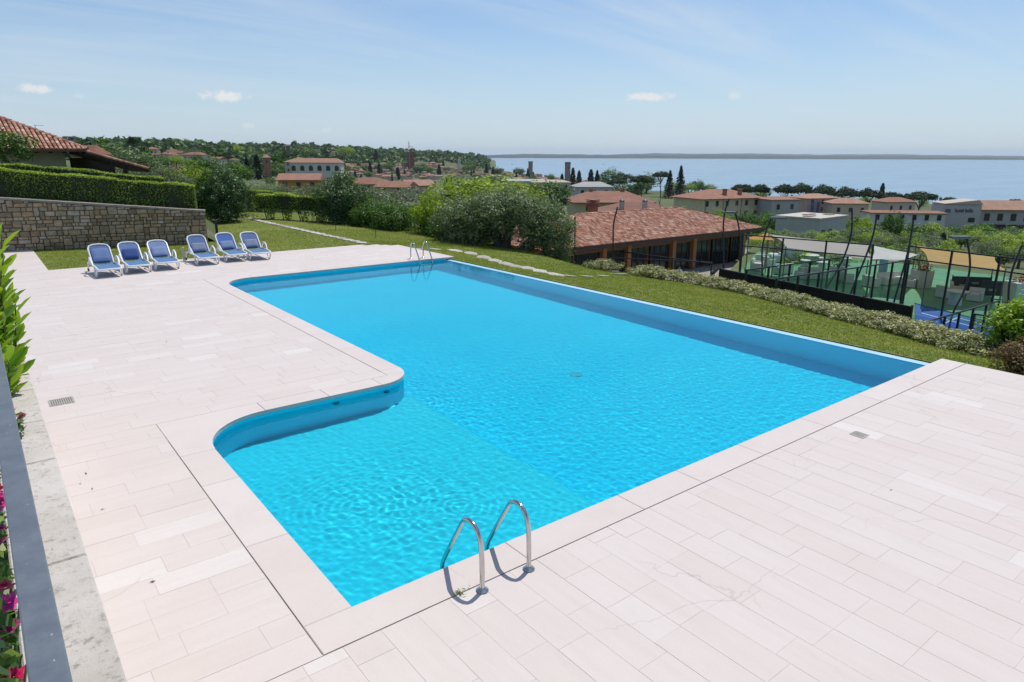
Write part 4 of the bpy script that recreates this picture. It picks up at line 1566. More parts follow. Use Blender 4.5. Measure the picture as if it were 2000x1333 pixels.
TREE = {}
for i in range(3):
    TREE['broad', i] = (crown_mesh('broad', 100 + i, 95, 16, .42, .42, .36, .13, .075), trunk_mesh(i, 1, .035), .62)
    TREE['olive', i] = (crown_mesh('olive', 110 + i, 95, 18, .52, .52, .38, .13, .06, .35), trunk_mesh(10 + i, 1, .05, 5), .60)
    TREE['bright', i] = (crown_mesh('bright', 120 + i, 95, 16, .50, .50, .40, .13, .07), trunk_mesh(20 + i, 1, .035), .58)
    g = np.random.default_rng(130 + i)
    # cypress: narrow spindle
    n = 900
    zz = g.uniform(0, 1, n) ** .9
    rad = .105 * np.clip(np.minimum(zz / .12, 1), 0, 1) * (1 - zz) ** .55 * (1 + .12 * np.sin(zz * 30 + i)) * 1.15
    a = g.uniform(0, 2 * np.pi, n)
    k = g.uniform(.55, 1, n) ** .5
    P = np.stack([np.cos(a) * rad * k, np.sin(a) * rad * k, zz - .5], 1)
    N = np.stack([np.cos(a), np.sin(a), np.full(n, .5)], 1)
    TREE['cypress', i] = (quads_mesh('crown', leaves(P, N, .07, .035, g, .45), np.clip(g.normal(.45, .22, n), 0, 1), LEAF['cypress']), trunk_mesh(30 + i, 1, .02, 0, start=.3), .53)
    # stone pine: flat umbrella of clumps on a tall forked trunk
    P, N, T = clumps(g, 130, 22, .46, .46, .16, .085, .35, .3, -.1)
    P[:, 2] += .03
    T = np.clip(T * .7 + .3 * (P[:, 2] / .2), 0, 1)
    TREE['pine', i] = (quads_mesh('crown', leaves(P, N, .065, .034, g, .6), T, LEAF['pine']), trunk_mesh(40 + i, 1, .022, 7, .27, .84, .04, .55), .80)
    # spruce / cedar: tiers of drooping boughs
    Pl, Nl = [], []
    for tier in range(15):
        z = .08 + .9 * tier / 15
        R_ = .25 * (1 - tier / 15.5) ** .85
        for b_ in range(9):
            an = b_ * .7 + tier * 1.1 + g.uniform(-.2, .2)
            kk = np.linspace(.15, 1, 7)
            Pl.append(np.stack([np.cos(an) * R_ * kk, np.sin(an) * R_ * kk, z - .09 * kk ** 1.5 - .5 + g.normal(0, .012, 7)], 1))
            Nl.append(np.tile([np.cos(an) * .3, np.sin(an) * .3, 1], (7, 1)))
    P, N = np.concatenate(Pl), np.concatenate(Nl)
    TREE['conifer', i] = (quads_mesh('crown', leaves(P, N, .085, .05, g, .4), np.clip(g.normal(.4, .2, len(P)), 0, 1), LEAF['cypress']), trunk_mesh(50 + i, 1, .022, 0, start=.9), .52)
TREE['red', 0] = (crown_mesh('red', 140, 80, 16, .42, .42, .38, .12, .075), trunk_mesh(60, 1, .035), .6)
NAMES = {'broad': 'broadleaf_tree', 'olive': 'olive_tree', 'bright': 'light_green_tree', 'cypress': 'cypress_tree', 'pine': 'stone_pine', 'conifer': 'conifer_tree', 'red': 'red_leaved_tree'}


def tree(kind, loc, h, label, group=None, wide=1.0, var=None):
    v = rnd.randrange(3) if var is None else var
    if kind == 'red': v = 0
    cr, tr, cz = TREE[kind, v]
    t = thing(NAMES[kind], label, 'tree', loc, rnd.uniform(0, 6.28), group)
    t.scale = (h * wide, h * wide, h)
    link('crown', cr, t, (0, 0, cz))
    link('trunk', tr, t)
    return t


# the old olive on the bank
g = np.random.default_rng(9)
base = at(985, 497, 33.0)
old = thing('olive_tree', 'big silvery old olive tree with twisted dark trunks on the bank beside the terracotta building', 'tree', base)
mb = MB()
mb.tint = .25
limb_ends = []
for (path_, r0) in [([(-.25, 0, -.6), (-.2, 0, .1), (-.35, .1, .7), (-.75, .15, 1.3), (-1.4, .2, 1.7)], .30), ([(-.05, .05, -.6), (.0, 0, .2), (.15, -.05, .9), (.35, 0, 1.5), (.8, .2, 2.1)], .28),
                    ([(.7, -.2, -.7), (.75, -.2, 0), (.95, -.3, .5), (1.4, -.35, .95), (1.9, -.3, 1.35)], .18), ([(-.2, .1, .3), (-.3, .5, .9), (-.4, .9, 1.5), (-.5, 1.2, 2.1)], .16)]:
    n_ = len(path_)
    mb.tube(path_, [r0 * (1.2 - .8 * i / (n_ - 1)) * (1 + .15 * math.sin(i * 2.3)) for i in range(n_)], 9)
    e = Vector(path_[-1])
    for k in range(5):
        a = 2 * math.pi * k / 5 + r0 * 9
        e2 = e + Vector((math.cos(a) * 1.0, math.sin(a) * 1.0, rnd.uniform(.3, 1.0)))
        mb.tube([e, e.lerp(e2, .5) + Vector((0, 0, .15)), e2], [r0 * .36, r0 * .22, r0 * .08], 6)
mb.build('trunk', bark, old, True)
Ps, Ns, Ts = [], [], []
for (cx, cy, cz, rx, ry, rz, nc) in [(-1.6, .2, 1.55, 1.7, 1.6, 1.25, 130), (.6, .3, 1.9, 1.9, 1.7, 1.2, 150), (2.0, 0, 1.2, 1.45, 1.4, 1.35, 110), (-.3, .4, 2.1, 1.6, 1.5, .9, 80), (-2.3, .1, .9, 1.0, 1.1, 1.1, 60), (2.5, -.2, .45, .8, .9, 1.0, 45)]:
    P, N, T = clumps(g, int(nc * 1.35), 52, rx, ry, rz, .34, .05, .45, -.85)
    Ps.append(P + np.array([cx, cy, cz]))
    Ns.append(N)
    Ts.append(T)
P, N, T = np.concatenate(Ps), np.concatenate(Ns), np.concatenate(Ts)
# the view's right is the crown's x axis
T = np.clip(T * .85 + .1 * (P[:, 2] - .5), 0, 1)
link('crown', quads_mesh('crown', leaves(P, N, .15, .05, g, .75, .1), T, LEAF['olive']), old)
old.rotation_euler = (0, 0, math.atan2(R2.y, R2.x))

# near trees and shrubs beyond the lawn: (px, base py, distance, height, kind, width factor, label)
near = [
    (800, 452, 40, 2.65, 'olive', 1.35, 'rounded grey green olive between the dark shrubs and the old olive'),
    (742, 440, 43, 2.5, 'olive', 1.2, 'smaller grey olive just past the end of the low hedge'),
    (700, 432, 47, 2.6, 'olive', 1.2, 'grey olive mostly hidden behind the tall oleander'),
    (842, 462, 36, 2.4, 'shrub:bright', .95, 'yellow green shrub glowing between two grey olives'),
    (770, 456, 37, 1.9, 'shrub:broad', 1.5, 'low dark green shrub at the lawn edge behind the garden light'),
    (722, 446, 38, 1.6, 'shrub:broad', 1.2, 'small dark shrub against the end of the low hedge'),
    (880, 474, 35, 1.8, 'shrub:broad', 1.5, 'dark shrub tucked under the left side of the old olive'),
    (925, 484, 35, 1.7, 'shrub:broad', 1.4, 'dark shrub filling the gap beneath the old olive crown'),
    (960, 420, 47, 2.85, 'bright', 2.1, 'broad bright yellow green tree crown rising behind the old olive'),
    (890, 424, 46, 2.65, 'bright', 1.5, 'yellow green tree crown behind the grey olives'),
    (1010, 430, 54, 2.7, 'bright', 1.3, 'end of the yellow green crowns towards the tiled roofs'),
    (640, 412, 58, 2.2, 'olive', 1.5, 'low grey olive in front of the orange walled house'),
    (585, 415, 60, 2.1, 'olive', 1.5, 'low grey olive behind the curving hedge'),
    (560, 392, 95, 2.4, 'olive', 1.6, 'hazy olive in front of the orange wall, by the conifers'),
    (605, 390, 100, 2.4, 'olive', 1.6, 'hazy olive in the middle of the orange wall'),
    (530, 394, 92, 2.6, 'olive', 1.5, 'hazy olive left of the orange walled house'),
    (655, 392, 98, 2.6, 'olive', 1.6, 'hazy olive between the orange house and the tall oleander'),
    (500, 400, 62, 2.2, 'olive', 1.4, 'pale olive behind the path hedge'),
    (20, 335, 36, 2.3, 'broad', 1.25, 'leafy green tree at the corner of the villa'),
    (-40, 335, 37, 2.6, 'broad', 1.2, 'leafy green tree in front of the villa wall'),
    (350, 375, 62, 2.6, 'red', 1.2, 'reddish green photinia behind the hedge end'),
    (310, 372, 60, 2.5, 'olive', 1.4, 'grey olive below the villa verandah roof'),
    (250, 366, 75, 4.6, 'olive', 1.3, 'tall pale olive showing beyond the villa roof'),
    (290, 366, 85, 4.5, 'broad', 1.2, 'green tree on the slope beyond the villa'),
    (215, 350, 90, 5.0, 'broad', 1.2, 'green tree beyond the lower villa roof'),
    (470, 372, 80, 3.2, 'broad', 1.2, 'green tree above the round oleander'),
    (415, 372, 90, 4.5, 'broad', 1.2, 'large green tree behind the round oleander'),
    (1078, 420, 72, 3.6, 'broad', 1.2, 'leafy green tree beside the brick chimney'),
    (1050, 416, 80, 3.4, 'broad', 1.2, 'green tree between the yellow green crowns and the tiled roofs'),
]
for (px, py, dep_, h, kind, wf, lab) in near:
    p = at(px, py, dep_)
    if kind.startswith('shrub'):
        bush('garden_shrub', lab, tuple(p - Vector((0, 0, .15))), h * wf * .42, h * wf * .4, h * .5, 170, 40, .12, LEAF[kind[6:]], int(px), .3, 'shrub', asp=.45, bottom=-.99, column=True)
    else:
        tree(kind, p - Vector((0, 0, .15)), h, lab, None, wf)


def land_tree(px, py, kind, hpx, label, group=None, wide=1.0):
    """A tree standing on the land at a picture point; its height given in picture pixels."""
    p = ground_hit(px, py)
    if p is None or p.z < LAKE_Z + .4: return
    dep_ = (CAM_R.transposed() @ (p - EYE)).z * -1
    tree(kind, p - Vector((0, 0, .2)), hpx * dep_ / 1333.0, label, group, wide)


def at_tree(px, top_py, d, kind, h, label, group=None, wide=1.0):
    """A tree of height h on the land at ground distance d; sinks or rises with the land."""
    p = on_land(px, d)
    tree(kind, p - Vector((0, 0, .2)), h, label, group, wide)


# stone pines along the shore
for i, (px, w, dd) in enumerate([(1540, 1.0, 430), (1572, 1.0, 440), (1615, 1.15, 430), (1660, 1.1, 425), (1706, 1.1, 425), (1752, 1.2, 420), (1808, 1.45, 400), (1868, 1.0, 430), (1998, 1.1, 420), (1490, .9, 450), (1450, .9, 460), (1462, .8, 470), (2060, 1.2, 420)]):
    p = on_land(px, dd)
    top = {0: 362, 1: 362, 2: 365, 3: 369, 4: 371, 5: 377, 6: 376, 7: 386, 8: 390}.get(i, 362)
    ztop = at(px, top - 18 * 0, dd).z
    h = max(9, at(px, top, dd).z - p.z) / .97
    tree('pine', p, h, 'dark umbrella shaped stone pine standing along the lake shore', 'stone pines along the lake shore', .66 * w)

# dark upright trees that stand out
for (px, base, hp, kind, wf, lab) in [
        (1718, 408, 47, 'cypress', 1.5, 'single dark cypress among the shore pines'),
        (1306, 388, 56, 'conifer', 1.0, 'dark pointed conifer on the lakeside slope, the shorter of two'),
        (1327, 385, 62, 'conifer', .9, 'tallest dark pointed conifer next to the pale yellow house'),
        (1290, 385, 48, 'pine', .8, 'loose flat topped pine beside the two dark conifers'),
        (1262, 378, 38, 'broad', 1.6, 'rounded dark tree near the lake left of the conifers'),
        (1195, 378, 44, 'broad', 1.7, 'broad dark tree crown in front of the lake'),
        (1215, 380, 38, 'pine', 1.3, 'dark pine crown in front of the lake'),
        (1118, 378, 46, 'cypress', 1.5, 'first dark cypress of the clump by the crenellated tower'),
        (1130, 380, 44, 'cypress', 1.5, 'second dark cypress of the clump by the crenellated tower'),
        (1097, 378, 36, 'cypress', 1.6, 'lone dark cypress in front of the crenellated tower'),
        (1153, 378, 44, 'cypress', 1.8, 'wide dark cypress between the clump and the round trees'),
        (1165, 380, 48, 'conifer', 1.0, 'dark conifer right of the cypress clump'),
        (858, 350, 27, 'cypress', 1.8, 'dark cypress in front of the old town roofs'),
        (950, 346, 26, 'conifer', 1.2, 'dark conifer at the lake end of the town'),
        (963, 347, 20, 'cypress', 1.8, 'small dark cypress beside the conifer at the end of town'),
        (778, 352, 24, 'cypress', 1.9, 'dark cypress beside the orange tiled roofs'),
        (724, 346, 30, 'conifer', 1.1, 'dark conifer behind the orange tiled roofs'),
        (741, 344, 24, 'cypress', 1.7, 'thin dark cypress behind the orange tiled roofs'),
        (505, 352, 50, 'conifer', 1.5, 'broad dark conifer next to the small brick turret'),
        (485, 350, 42, 'conifer', 1.4, 'dark conifer on the slope left of the turret'),
        (545, 350, 32, 'broad', 1.3, 'dark green tree between turret and arched building'),
        (590, 336, 28, 'cypress', 2.4, 'dark upright tree in front of the arched white building'),
        (612, 338, 24, 'broad', 1.5, 'round dark tree in front of the arched white building'),
        (735, 318, 26, 'conifer', 1.4, 'blue green conifer in the wood above the town'),
        (1543, 414, 34, 'conifer', 1.3, 'dark conifer beside the pink and blue house'),
        (1660, 432, 26, 'red', 1.3, 'dark red leaved tree in front of the orange roofs'),
        
        (1838, 488, 34, 'cypress', 2.6, 'small upright green tree below the hotel'),
        (1905, 478, 30, 'bright', 1.5, 'light green tree below the hotel terrace'),
        (1560, 462, 24, 'bright', 1.4, 'light green tree against the flat roofed house'),
        (1635, 398, 22, 'bright', 1.2, 'small yellow green tree among the orange roofs'),
        (1545, 460, 18, 'broad', 1.6, 'dark green bush beside the flat roofed house')]:
    land_tree(px, base, kind, hp, lab, None, wf)

for (px, d, top, kind, wf, lab) in [(1762, 105, 412, 'broad', .75, 'tall green tree standing in front of the long white house'), (1500, 100, 430, 'broad', .8, 'green tree between the terracotta roof and the flat roofed house')]:
    p = on_land(px, d)
    tree(kind, p - Vector((0, 0, .2)), at(px_of(p)[0], top, px_of(p)[2]).z - p.z, lab, None, wf)
for (px, d, top, kind, wf, lab) in [(1178, 640, 352, 'broad', 1.3, 'wide dark tree before the lake, just right of the conifer clump'), (1205, 620, 348, 'pine', .9, 'dark flat crowned pine before the lake'), (1232, 600, 354, 'broad', 1.3, 'dark round tree at the lake edge beyond the grey hipped roof'), (1255, 590, 343, 'pine', .8, 'tall dark pine at the lake edge left of the pointed conifers'),
                                    (1012, 560, 352, 'broad', 1.2, 'dark tree between the grey hall and the nearer tower'), (1062, 540, 353, 'conifer', 1.3, 'dark conifer between the two towers'), (1080, 520, 356, 'broad', 1.2, 'dark round tree below the two towers')]:
    p = on_land(px, d)
    tree(kind, p - Vector((0, 0, .2)), at(px_of(p)[0], top, px_of(p)[2]).z - p.z, lab, None, wf)
# trees that differ only by where they stand
r2 = random.Random(12)
LOOK = {'broad': 'leafy mid green tree', 'olive': 'rounded grey green olive', 'bright': 'light yellow green tree', 'cypress': 'thin dark cypress', 'conifer': 'dark pointed conifer'}


def look_tree(px, py, kinds, hpx, where, group, wide):
    k_ = r2.choice(kinds)
    land_tree(px, py, k_, hpx, LOOK[k_] + ' ' + where, group, wide)


for i in range(120):    # gardens between the tiled roofs and the lake
    px = r2.uniform(1090, 1520)
    py = r2.uniform(376, 408) + max(0, (px - 1200)) * .05
    if 1315 < px < 1475 and py > 372: py = r2.uniform(372, 384)
    if 1120 < px < 1315 and py > 388: continue
    look_tree(px, py, ['broad', 'broad', 'bright', 'broad', 'olive'], r2.uniform(15, 28), 'on the slope between the tiled roofs and the lake', 'garden trees above the lake', r2.uniform(1.0, 1.5))
for i in range(100):    # gardens below the hotel and along the lane
    px = r2.uniform(1500, 2060)
    py = r2.uniform(398, 432)
    if px > 1815 or (1510 < px < 1660 and py > 415) or (1680 < px < 1820 and py > 405): continue
    look_tree(px, py, ['broad', 'bright', 'broad', 'olive'], r2.uniform(12, 22), 'among the lakeside houses', 'trees among the lakeside houses', r2.uniform(1.0, 1.5))
for i in range(75):    # olive grove behind the court
    px = r2.uniform(1480, 2060)
    py = r2.uniform(468, 506)
    look_tree(px, py, ['olive', 'olive', 'olive', 'broad', 'bright'], r2.uniform(20, 34), 'in the grove behind the sports court', 'olive grove behind the court', r2.uniform(1.1, 1.6))
for i in range(26):    # tall grass and bushes in front of the flat-roofed house
    px = r2.uniform(1600, 1740)
    py = r2.uniform(456, 474)
    look_tree(px, py, ['bright', 'bright', 'olive'], r2.uniform(10, 16), 'of low bushy growth on the plot below the flat roofed house', 'low bushes below the flat roofed house', 1.8)
for i in range(9):
    look_tree(r2.uniform(1380, 1460), r2.uniform(438, 446), ['bright'], r2.uniform(24, 38), 'in front of the pale yellow house', 'trees in front of the pale yellow house', 1.0)
for i in range(95):    # town gardens
    px = r2.uniform(660, 1180)
    py = r2.uniform(326, 372) if px < 940 else r2.uniform(342, 378)
    look_tree(px, py, ['broad', 'broad', 'cypress', 'broad', 'conifer'], r2.uniform(10, 19), 'among the roofs of the old town', 'trees among the town roofs', r2.uniform(1.0, 1.5))
for i in range(110):   # wooded slope on the left
    px = r2.uniform(190, 720)
    py = r2.uniform(300, 366) if px > 420 else r2.uniform(298, 345)
    if 555 < px < 670 and 318 < py < 365: continue
    look_tree(px, py, ['broad', 'broad', 'broad', 'olive', 'bright', 'cypress', 'conifer'], r2.uniform(13, 26), 'on the slope above the old town', 'trees on the slope above the town', r2.uniform(1.1, 1.6))

for i in range(150):   # bushes and trees between the court and the houses behind it
    px = r2.uniform(1485, 2075)
    d = r2.uniform(86, 112) if px < 1670 else r2.uniform(86, 158)
    p = on_land(px, d)
    q_ = px_of(p)
    top = r2.uniform(446, 466) if px < 1670 else r2.uniform(438, 464)
    if 1840 < px: top += 8
    h = at(q_[0], top, q_[2]).z - p.z
    if h < 1.0: continue
    k_ = r2.choice(['broad', 'broad', 'olive', 'olive', 'bright'])
    tree(k_, p - Vector((0, 0, .2)), h, LOOK[k_] + ' in the thicket between the court and the houses behind', 'thicket behind the court', min(1.6, max(.7, r2.uniform(2.6, 4.2) / h)))
for i in range(85):    # gardens between the first and second rows of houses
    px = r2.uniform(1330, 2070)
    d = r2.uniform(130, 176)
    p = on_land(px, d)
    q_ = px_of(p)
    top = float(np.interp(px, [1330, 1470, 1680, 1830, 2070], [402, 408, 420, 432, 440])) + r2.uniform(0, 16)
    h = at(q_[0], top, q_[2]).z - p.z
    if h < 1.2: continue
    k_ = r2.choice(['broad', 'broad', 'olive', 'bright', 'broad'])
    tree(k_, p - Vector((0, 0, .2)), h, LOOK[k_] + ' in a garden among the houses above the lake', 'trees in the house gardens', min(1.4, max(.6, r2.uniform(3.5, 6) / h)))
for i in range(60):    # olives and bushes right behind the court
    px = r2.uniform(1490, 2090)
    d = r2.uniform(58, 80)
    p = on_land(px, d)
    k_ = r2.choice(['olive', 'olive', 'broad', 'bright'])
    tree(k_, p - Vector((0, 0, .2)), r2.uniform(1.3, 2.4), LOOK[k_] + ' growing close behind the rear glass wall', 'bushes behind the rear glass wall', r2.uniform(1.1, 1.7))
# far woods on the ridge: one mass
g = np.random.default_rng(44)
C, Rr = [], []
for i in range(9000):
    px = g.uniform(-150, 955)
    d = float(np.exp(g.uniform(np.log(650), np.log(4600))))
    p = on_land(px, d)
    if p.z < LAKE_Z + 1.5: continue
    if 270 < px < 490 and d < 1000: continue
    if 620 < px < 965 and 500 < d < 2050 and p.z < -22: continue      # the town stands here
    r_ = g.uniform(3.2, 7) * (1 + (g.uniform() < .12) * .7) * (1 + .12 * (d / 2000))
    C.append((p.x, p.y, p.z + r_ * .8))
    Rr.append(r_)
C, Rr = np.array(C), np.array(Rr)
n, K = len(C), 26
dd = unit(g.normal(0, 1, (n, K, 3)))
dd[:, :, 2] = np.abs(dd[:, :, 2]) * 1.1 - .15
P = (C[:, None, :] + dd * (Rr * 1.0)[:, None, None] * g.uniform(.6, 1.1, (n, K, 1))).reshape(-1, 3)
T = np.clip((g.uniform(0, .75, (n, 1)) + g.normal(0, .12, (n, K))), 0, 1).reshape(-1)
sz = np.repeat(Rr, K)
Vq = leaves(P, dd.reshape(-1, 3) + np.array([0, 0, .3]), 1.0, .8, g, .5)
ctr = Vq.mean(1, keepdims=True)
Vq = ctr + (Vq - ctr) * (sz * .95)[:, None, None]
tag(link('far_wood', quads_mesh('far_wood', Vq, T, LEAF['broad'])), 'continuous dark green woodland covering the distant ridge', 'wood', kind='stuff')
# ------------------------------------------------------------------ buildings
def tile_roof_mat(name, stops, tint='face'):
    return ramp_mat(name, stops, .85, tint, .5, 12, .22, 3.0, 'pos')


TERRA = [(0, (.24, .10, .06)), (.35, (.40, .18, .11)), (.6, (.50, .25, .165)), (.85, (.58, .35, .255)), (1, (.64, .46, .36))]
tile_mat = tile_roof_mat('clay_tile', TERRA)
roof_far, nt, b = new_mat('clay_roof_far')
r = nd(nt, 'ShaderNodeValToRGB')
el = r.color_ramp.elements
el[0].color, el[1].color = (.21, .095, .065, 1), (.38, .225, .155, 1)
e = el.new(.5)
e.color = (.30, .145, .095, 1)
nt.links.new(tint_out(nt, 'object'), r.inputs[0])
gn = noise(nt, .7, 5, .7)
gn2 = noise(nt, 5, 3, .6)
cc = mixc(nt, 1.0, r.outputs[0], remap(nt, gn, .3, .7, .78, 1.2), 'MULTIPLY')
cc = mixc(nt, 1.0, cc, remap(nt, gn2, .3, .7, .85, 1.12), 'MULTIPLY')
nt.links.new(cc, b.inputs['Base Color'])
setin(b, Roughness=.9)
wall_far, nt, b = new_mat('town_wall')
r = nd(nt, 'ShaderNodeValToRGB')
el = r.color_ramp.elements
for p_, c_ in ((.0, (.50, .40, .28)), (.2, (.56, .50, .40)), (.4, (.58, .44, .33)), (.6, (.60, .56, .50)), (.8, (.50, .34, .24))):
    if p_ == 0: el[0].color = (*c_, 1)
    else:
        e = el.new(p_)
        e.color = (*c_, 1)
el[-1].color = (.58, .52, .44, 1)
nt.links.new(tint_out(nt, 'object'), r.inputs[0])
nt.links.new(mixc(nt, 1.0, r.outputs[0], remap(nt, noise(nt, .8, 4), .3, .7, .9, 1.08), 'MULTIPLY'), b.inputs['Base Color'])
setin(b, Roughness=.9)
glass_dark = plain('window_glass', (.03, .035, .04), .12, 0, .2, 2, spec=.6)
shutter = plain('shutter_green', (.05, .09, .06), .7)
frame_white = plain('frame_white', (.62, .60, .56), .6)


def hip(mb_, w, d, z, h, over=.4, ridge=.5):
    """Hipped or gabled roof over a w x d plan; ridge along x; ridge = share of w that the ridge spans."""
    x, y, r_ = w / 2 + over, d / 2 + over, w * ridge / 2
    if ridge >= .98: r_ = x
    vs_ = [(-x, -y, z), (x, -y, z), (x, y, z), (-x, y, z), (-r_, 0, z + h), (r_, 0, z + h), (-x, -y, z - .18), (x, -y, z - .18), (x, y, z - .18), (-x, y, z - .18)]
    mb_.add(vs_, [(0, 1, 5, 4), (1, 2, 5), (2, 3, 4, 5), (3, 0, 4), (9, 8, 7, 6), (6, 7, 1, 0), (7, 8, 2, 1), (8, 9, 3, 2), (9, 6, 0, 3)])


def box_walls(mb_, w, d, h, z0=-1.5):
    mb_.box((0, 0, (h + z0) / 2), (w, d, h - z0))


win_mesh = MB().box((0, 0, 0), (1.0, .12, 1.5)).mesh('window', glass_dark)
sill_mesh = MB().box((0, -.03, -.8), (1.2, .2, .1)).mesh('sill', frame_white)
chim_mesh = MB().box((0, 0, .5), (.6, .6, 1.4)).box((0, 0, 1.25), (.85, .85, .16)).mesh('chimney', plain('chimney_brick', (.36, .17, .11), .9))
# town house shells in a few shapes
SHELL = []
for (w, d, h, rh, rd) in [(11, 9, 6.5, 1.9, .35), (14, 9, 7.5, 2.0, .99), (9, 9, 8.5, 1.8, .15), (17, 10, 6.5, 2.2, .99), (8, 7, 7.2, 1.5, .99), (20, 11, 8.0, 2.3, .45)]:
    a_, b_ = MB(), MB()
    box_walls(a_, w, d, h, -4)
    hip(b_, w, d, h, rh, .5, rd)
    SHELL.append((a_.mesh('wall', wall_far), b_.mesh('roof', roof_far), w, d, h, rh))
F_ANG = math.atan2(R2.y, R2.x)


def town_house(p, k, rz, label, group, win=3, sc=1.0):
    wm_, rm_, w, d, h, rh = SHELL[k]
    t = thing('town_house', label, 'house', p, rz, group)
    t.scale = (sc, sc, sc)
    link('wall', wm_, t)
    ro = link('roof', rm_, t)
    link('chimney', chim_mesh, ro, (w * rnd.uniform(-.3, .3), d * rnd.choice((-.2, .2)), h + rh * .45))
    for i in range(win):
        for fl in range(2 if win > 2 else 1):
            link('window', win_mesh, t, (-w / 2 + w * (i + .5) / win, -d / 2, h * (.72 - .42 * fl)))
    return t


r3 = random.Random(5)
spots = []
for i in range(2500):
    px = r3.uniform(640, 1185)
    hi = np.interp(px, [640, 760, 860, 950, 1040, 1110, 1185], [330, 324, 324, 328, 337, 348, 360])
    lo = np.interp(px, [640, 760, 860, 950, 1040, 1110, 1185], [346, 356, 352, 352, 366, 374, 380])
    py = r3.uniform(hi, lo)
    p = ground_hit(px, py)
    if p is None or p.z < LAKE_Z + .3: continue
    if all((p - q_).length > 9.5 for q_ in spots):
        spots.append(p)
    if len(spots) > 270: break
WHERE = 'among the crowded terracotta roofs of the lakeside town'
SH = ['hip roofed two storey house', 'gabled house', 'tall square house', 'long gabled house', 'small narrow gabled house', 'large long hip roofed house']
for p in spots:
    k = r3.randrange(6)
    town_house(p, k, F_ANG + r3.choice((0, math.pi / 2)) + .35 + r3.uniform(-.2, .2), SH[k] + ' ' + WHERE, 'houses of the lakeside town', 2, r3.uniform(.7, .95))
# scattered houses on the wooded slope
for (px, py) in [(300, 312), (318, 307), (335, 304), (352, 301), (368, 310), (345, 316), (392, 313), (412, 315), (330, 320), (440, 318), (458, 322), (425, 324), (385, 322), (495, 312), (690, 300), (720, 297), (655, 303), (465, 300), (415, 296), (700, 312), (675, 318), (310, 318), (362, 317), (405, 321), (340, 311)]:
    p = ground_hit(px, py)
    if p is None: continue
    k = r3.randrange(6)
    town_house(p, k, F_ANG + r3.uniform(-.5, .5), SH[k] + ' among trees on the green slope', 'houses scattered over the wooded slope', 3, r3.uniform(.9, 1.3))


# ---- bigger buildings one can pick out
def house(name, label, px, py, d, w, dep_, h, rh, wallc, rot=0.0, over=.6, ridge=.4, floors=2, wins=4, side_wins=2, roofm=None, z=None, base=None, cat='house', drop=3.0):
    p = base if base is not None else at(px, py, d)
    t = thing(name, label, cat, p, F_ANG + rot)
    wmat = plain('wall_' + ''.join('%02d' % int(c * 99) for c in wallc), wallc, .9, 0, .08, .9, .15, 12, coord='pos')
    a_ = MB()
    box_walls(a_, w, dep_, h, -drop)
    wl = a_.build('wall', wmat, t)
    b_ = MB()
    hip(b_, w, dep_, h + .02, rh, over, ridge)
    ro = b_.build('roof', roofm or roof_far, t)
    for fl in range(floors):
        zz = h * (fl + .55) / floors
        for i in range(wins):
            o = link('window', win_mesh, t, (-w / 2 + w * (i + .5) / wins, -dep_ / 2, zz), None, (1, 1, min(1, h / floors / 2.7)))
            link('sill', sill_mesh, o)
        for i in range(side_wins):
            o = link('window', win_mesh, t, (w / 2, -dep_ / 2 + dep_ * (i + .5) / side_wins, zz), (0, 0, math.pi / 2), (1, 1, min(1, h / floors / 2.7)))
            link('sill', sill_mesh, o)
    return t, ro, wl


def chimney(parent, x, y, z, w=.7, h=1.4, m=None):
    mb_ = MB()
    mb_.box((x, y, z + h / 2), (w, w, h))
    mb_.box((x, y, z + h + .08), (w * 1.45, w * 1.45, .14))
    mb_.build('chimney', m or plain('chimney_brick', (.36, .17, .11), .9), parent)
    mb_ = MB()
    mb_.box((x, y, z + h + .35), (w * 1.1, w * 1.1, .1))
    for sx in (-1, 1):
        mb_.box((x + sx * w * .4, y, z + h + .22), (.12, w * .8, .2))
    mb_.build('chimney_cap', m or plain('chimney_brick', (.36, .17, .11), .9), parent)


# pale yellow three-storey house
t, ro, wl = house('apartment_house', 'pale yellow three storey house with hipped tile roof and two chimneys', 1396, 447, 205, 21.5, 13, 9.3, 2.3, (.60, .51, .34), .42, .9, .35, 3, 6, 3)
chimney(ro, -1.0, -4.2, 9.9, .9, 1.6)
chimney(ro, 4.6, -4.2, 9.9, .9, 1.6)
for x in (-9.6, -3.2, 3.4, 9.7):
    mb = MB()
    mb.tube([(x, -6.6, .0), (x, -6.6, 9.1)], .07, 6)
    mb.build('drainpipe', plain('drainpipe', (.20, .13, .09), .6), t)
# tiled villas behind the terracotta building
t, ro, wl = house('tiled_villa', 'wide low villa with pinkish hipped tile roof behind the red roofed annex', 1186, 414, 118, 12.6, 9, 1.9, 1.6, (.50, .42, .26), .1, .7, .5, 1, 3, 1)
chimney(ro, 2.5, 0, 3.0, .5, .6)
chimney(ro, -3.0, 0, 3.0, .45, .6)
t, ro, wl = house('tiled_annex', 'annex with smooth reddish hipped roof and two grey flues', 1243, 428, 82, 9.4, 7, .8, 1.2, (.5, .33, .2), .05, .5, .35, 1, 2, 1)
for x in (-2.35, .35):
    mb = MB()
    mb.box((x, -2.4, 1.55), (.5, .5, 1.3))
    mb.build('flue', plain('flue_steel', (.42, .42, .42), .4, .7), ro)
    mb = MB()
    mb.lathe([(.34, 0), (.30, .12), (.12, .25)], (x, -2.4, 2.22), 10)
    mb.build('flue_cowl', plain('flue_dark', (.10, .10, .10), .5), ro)
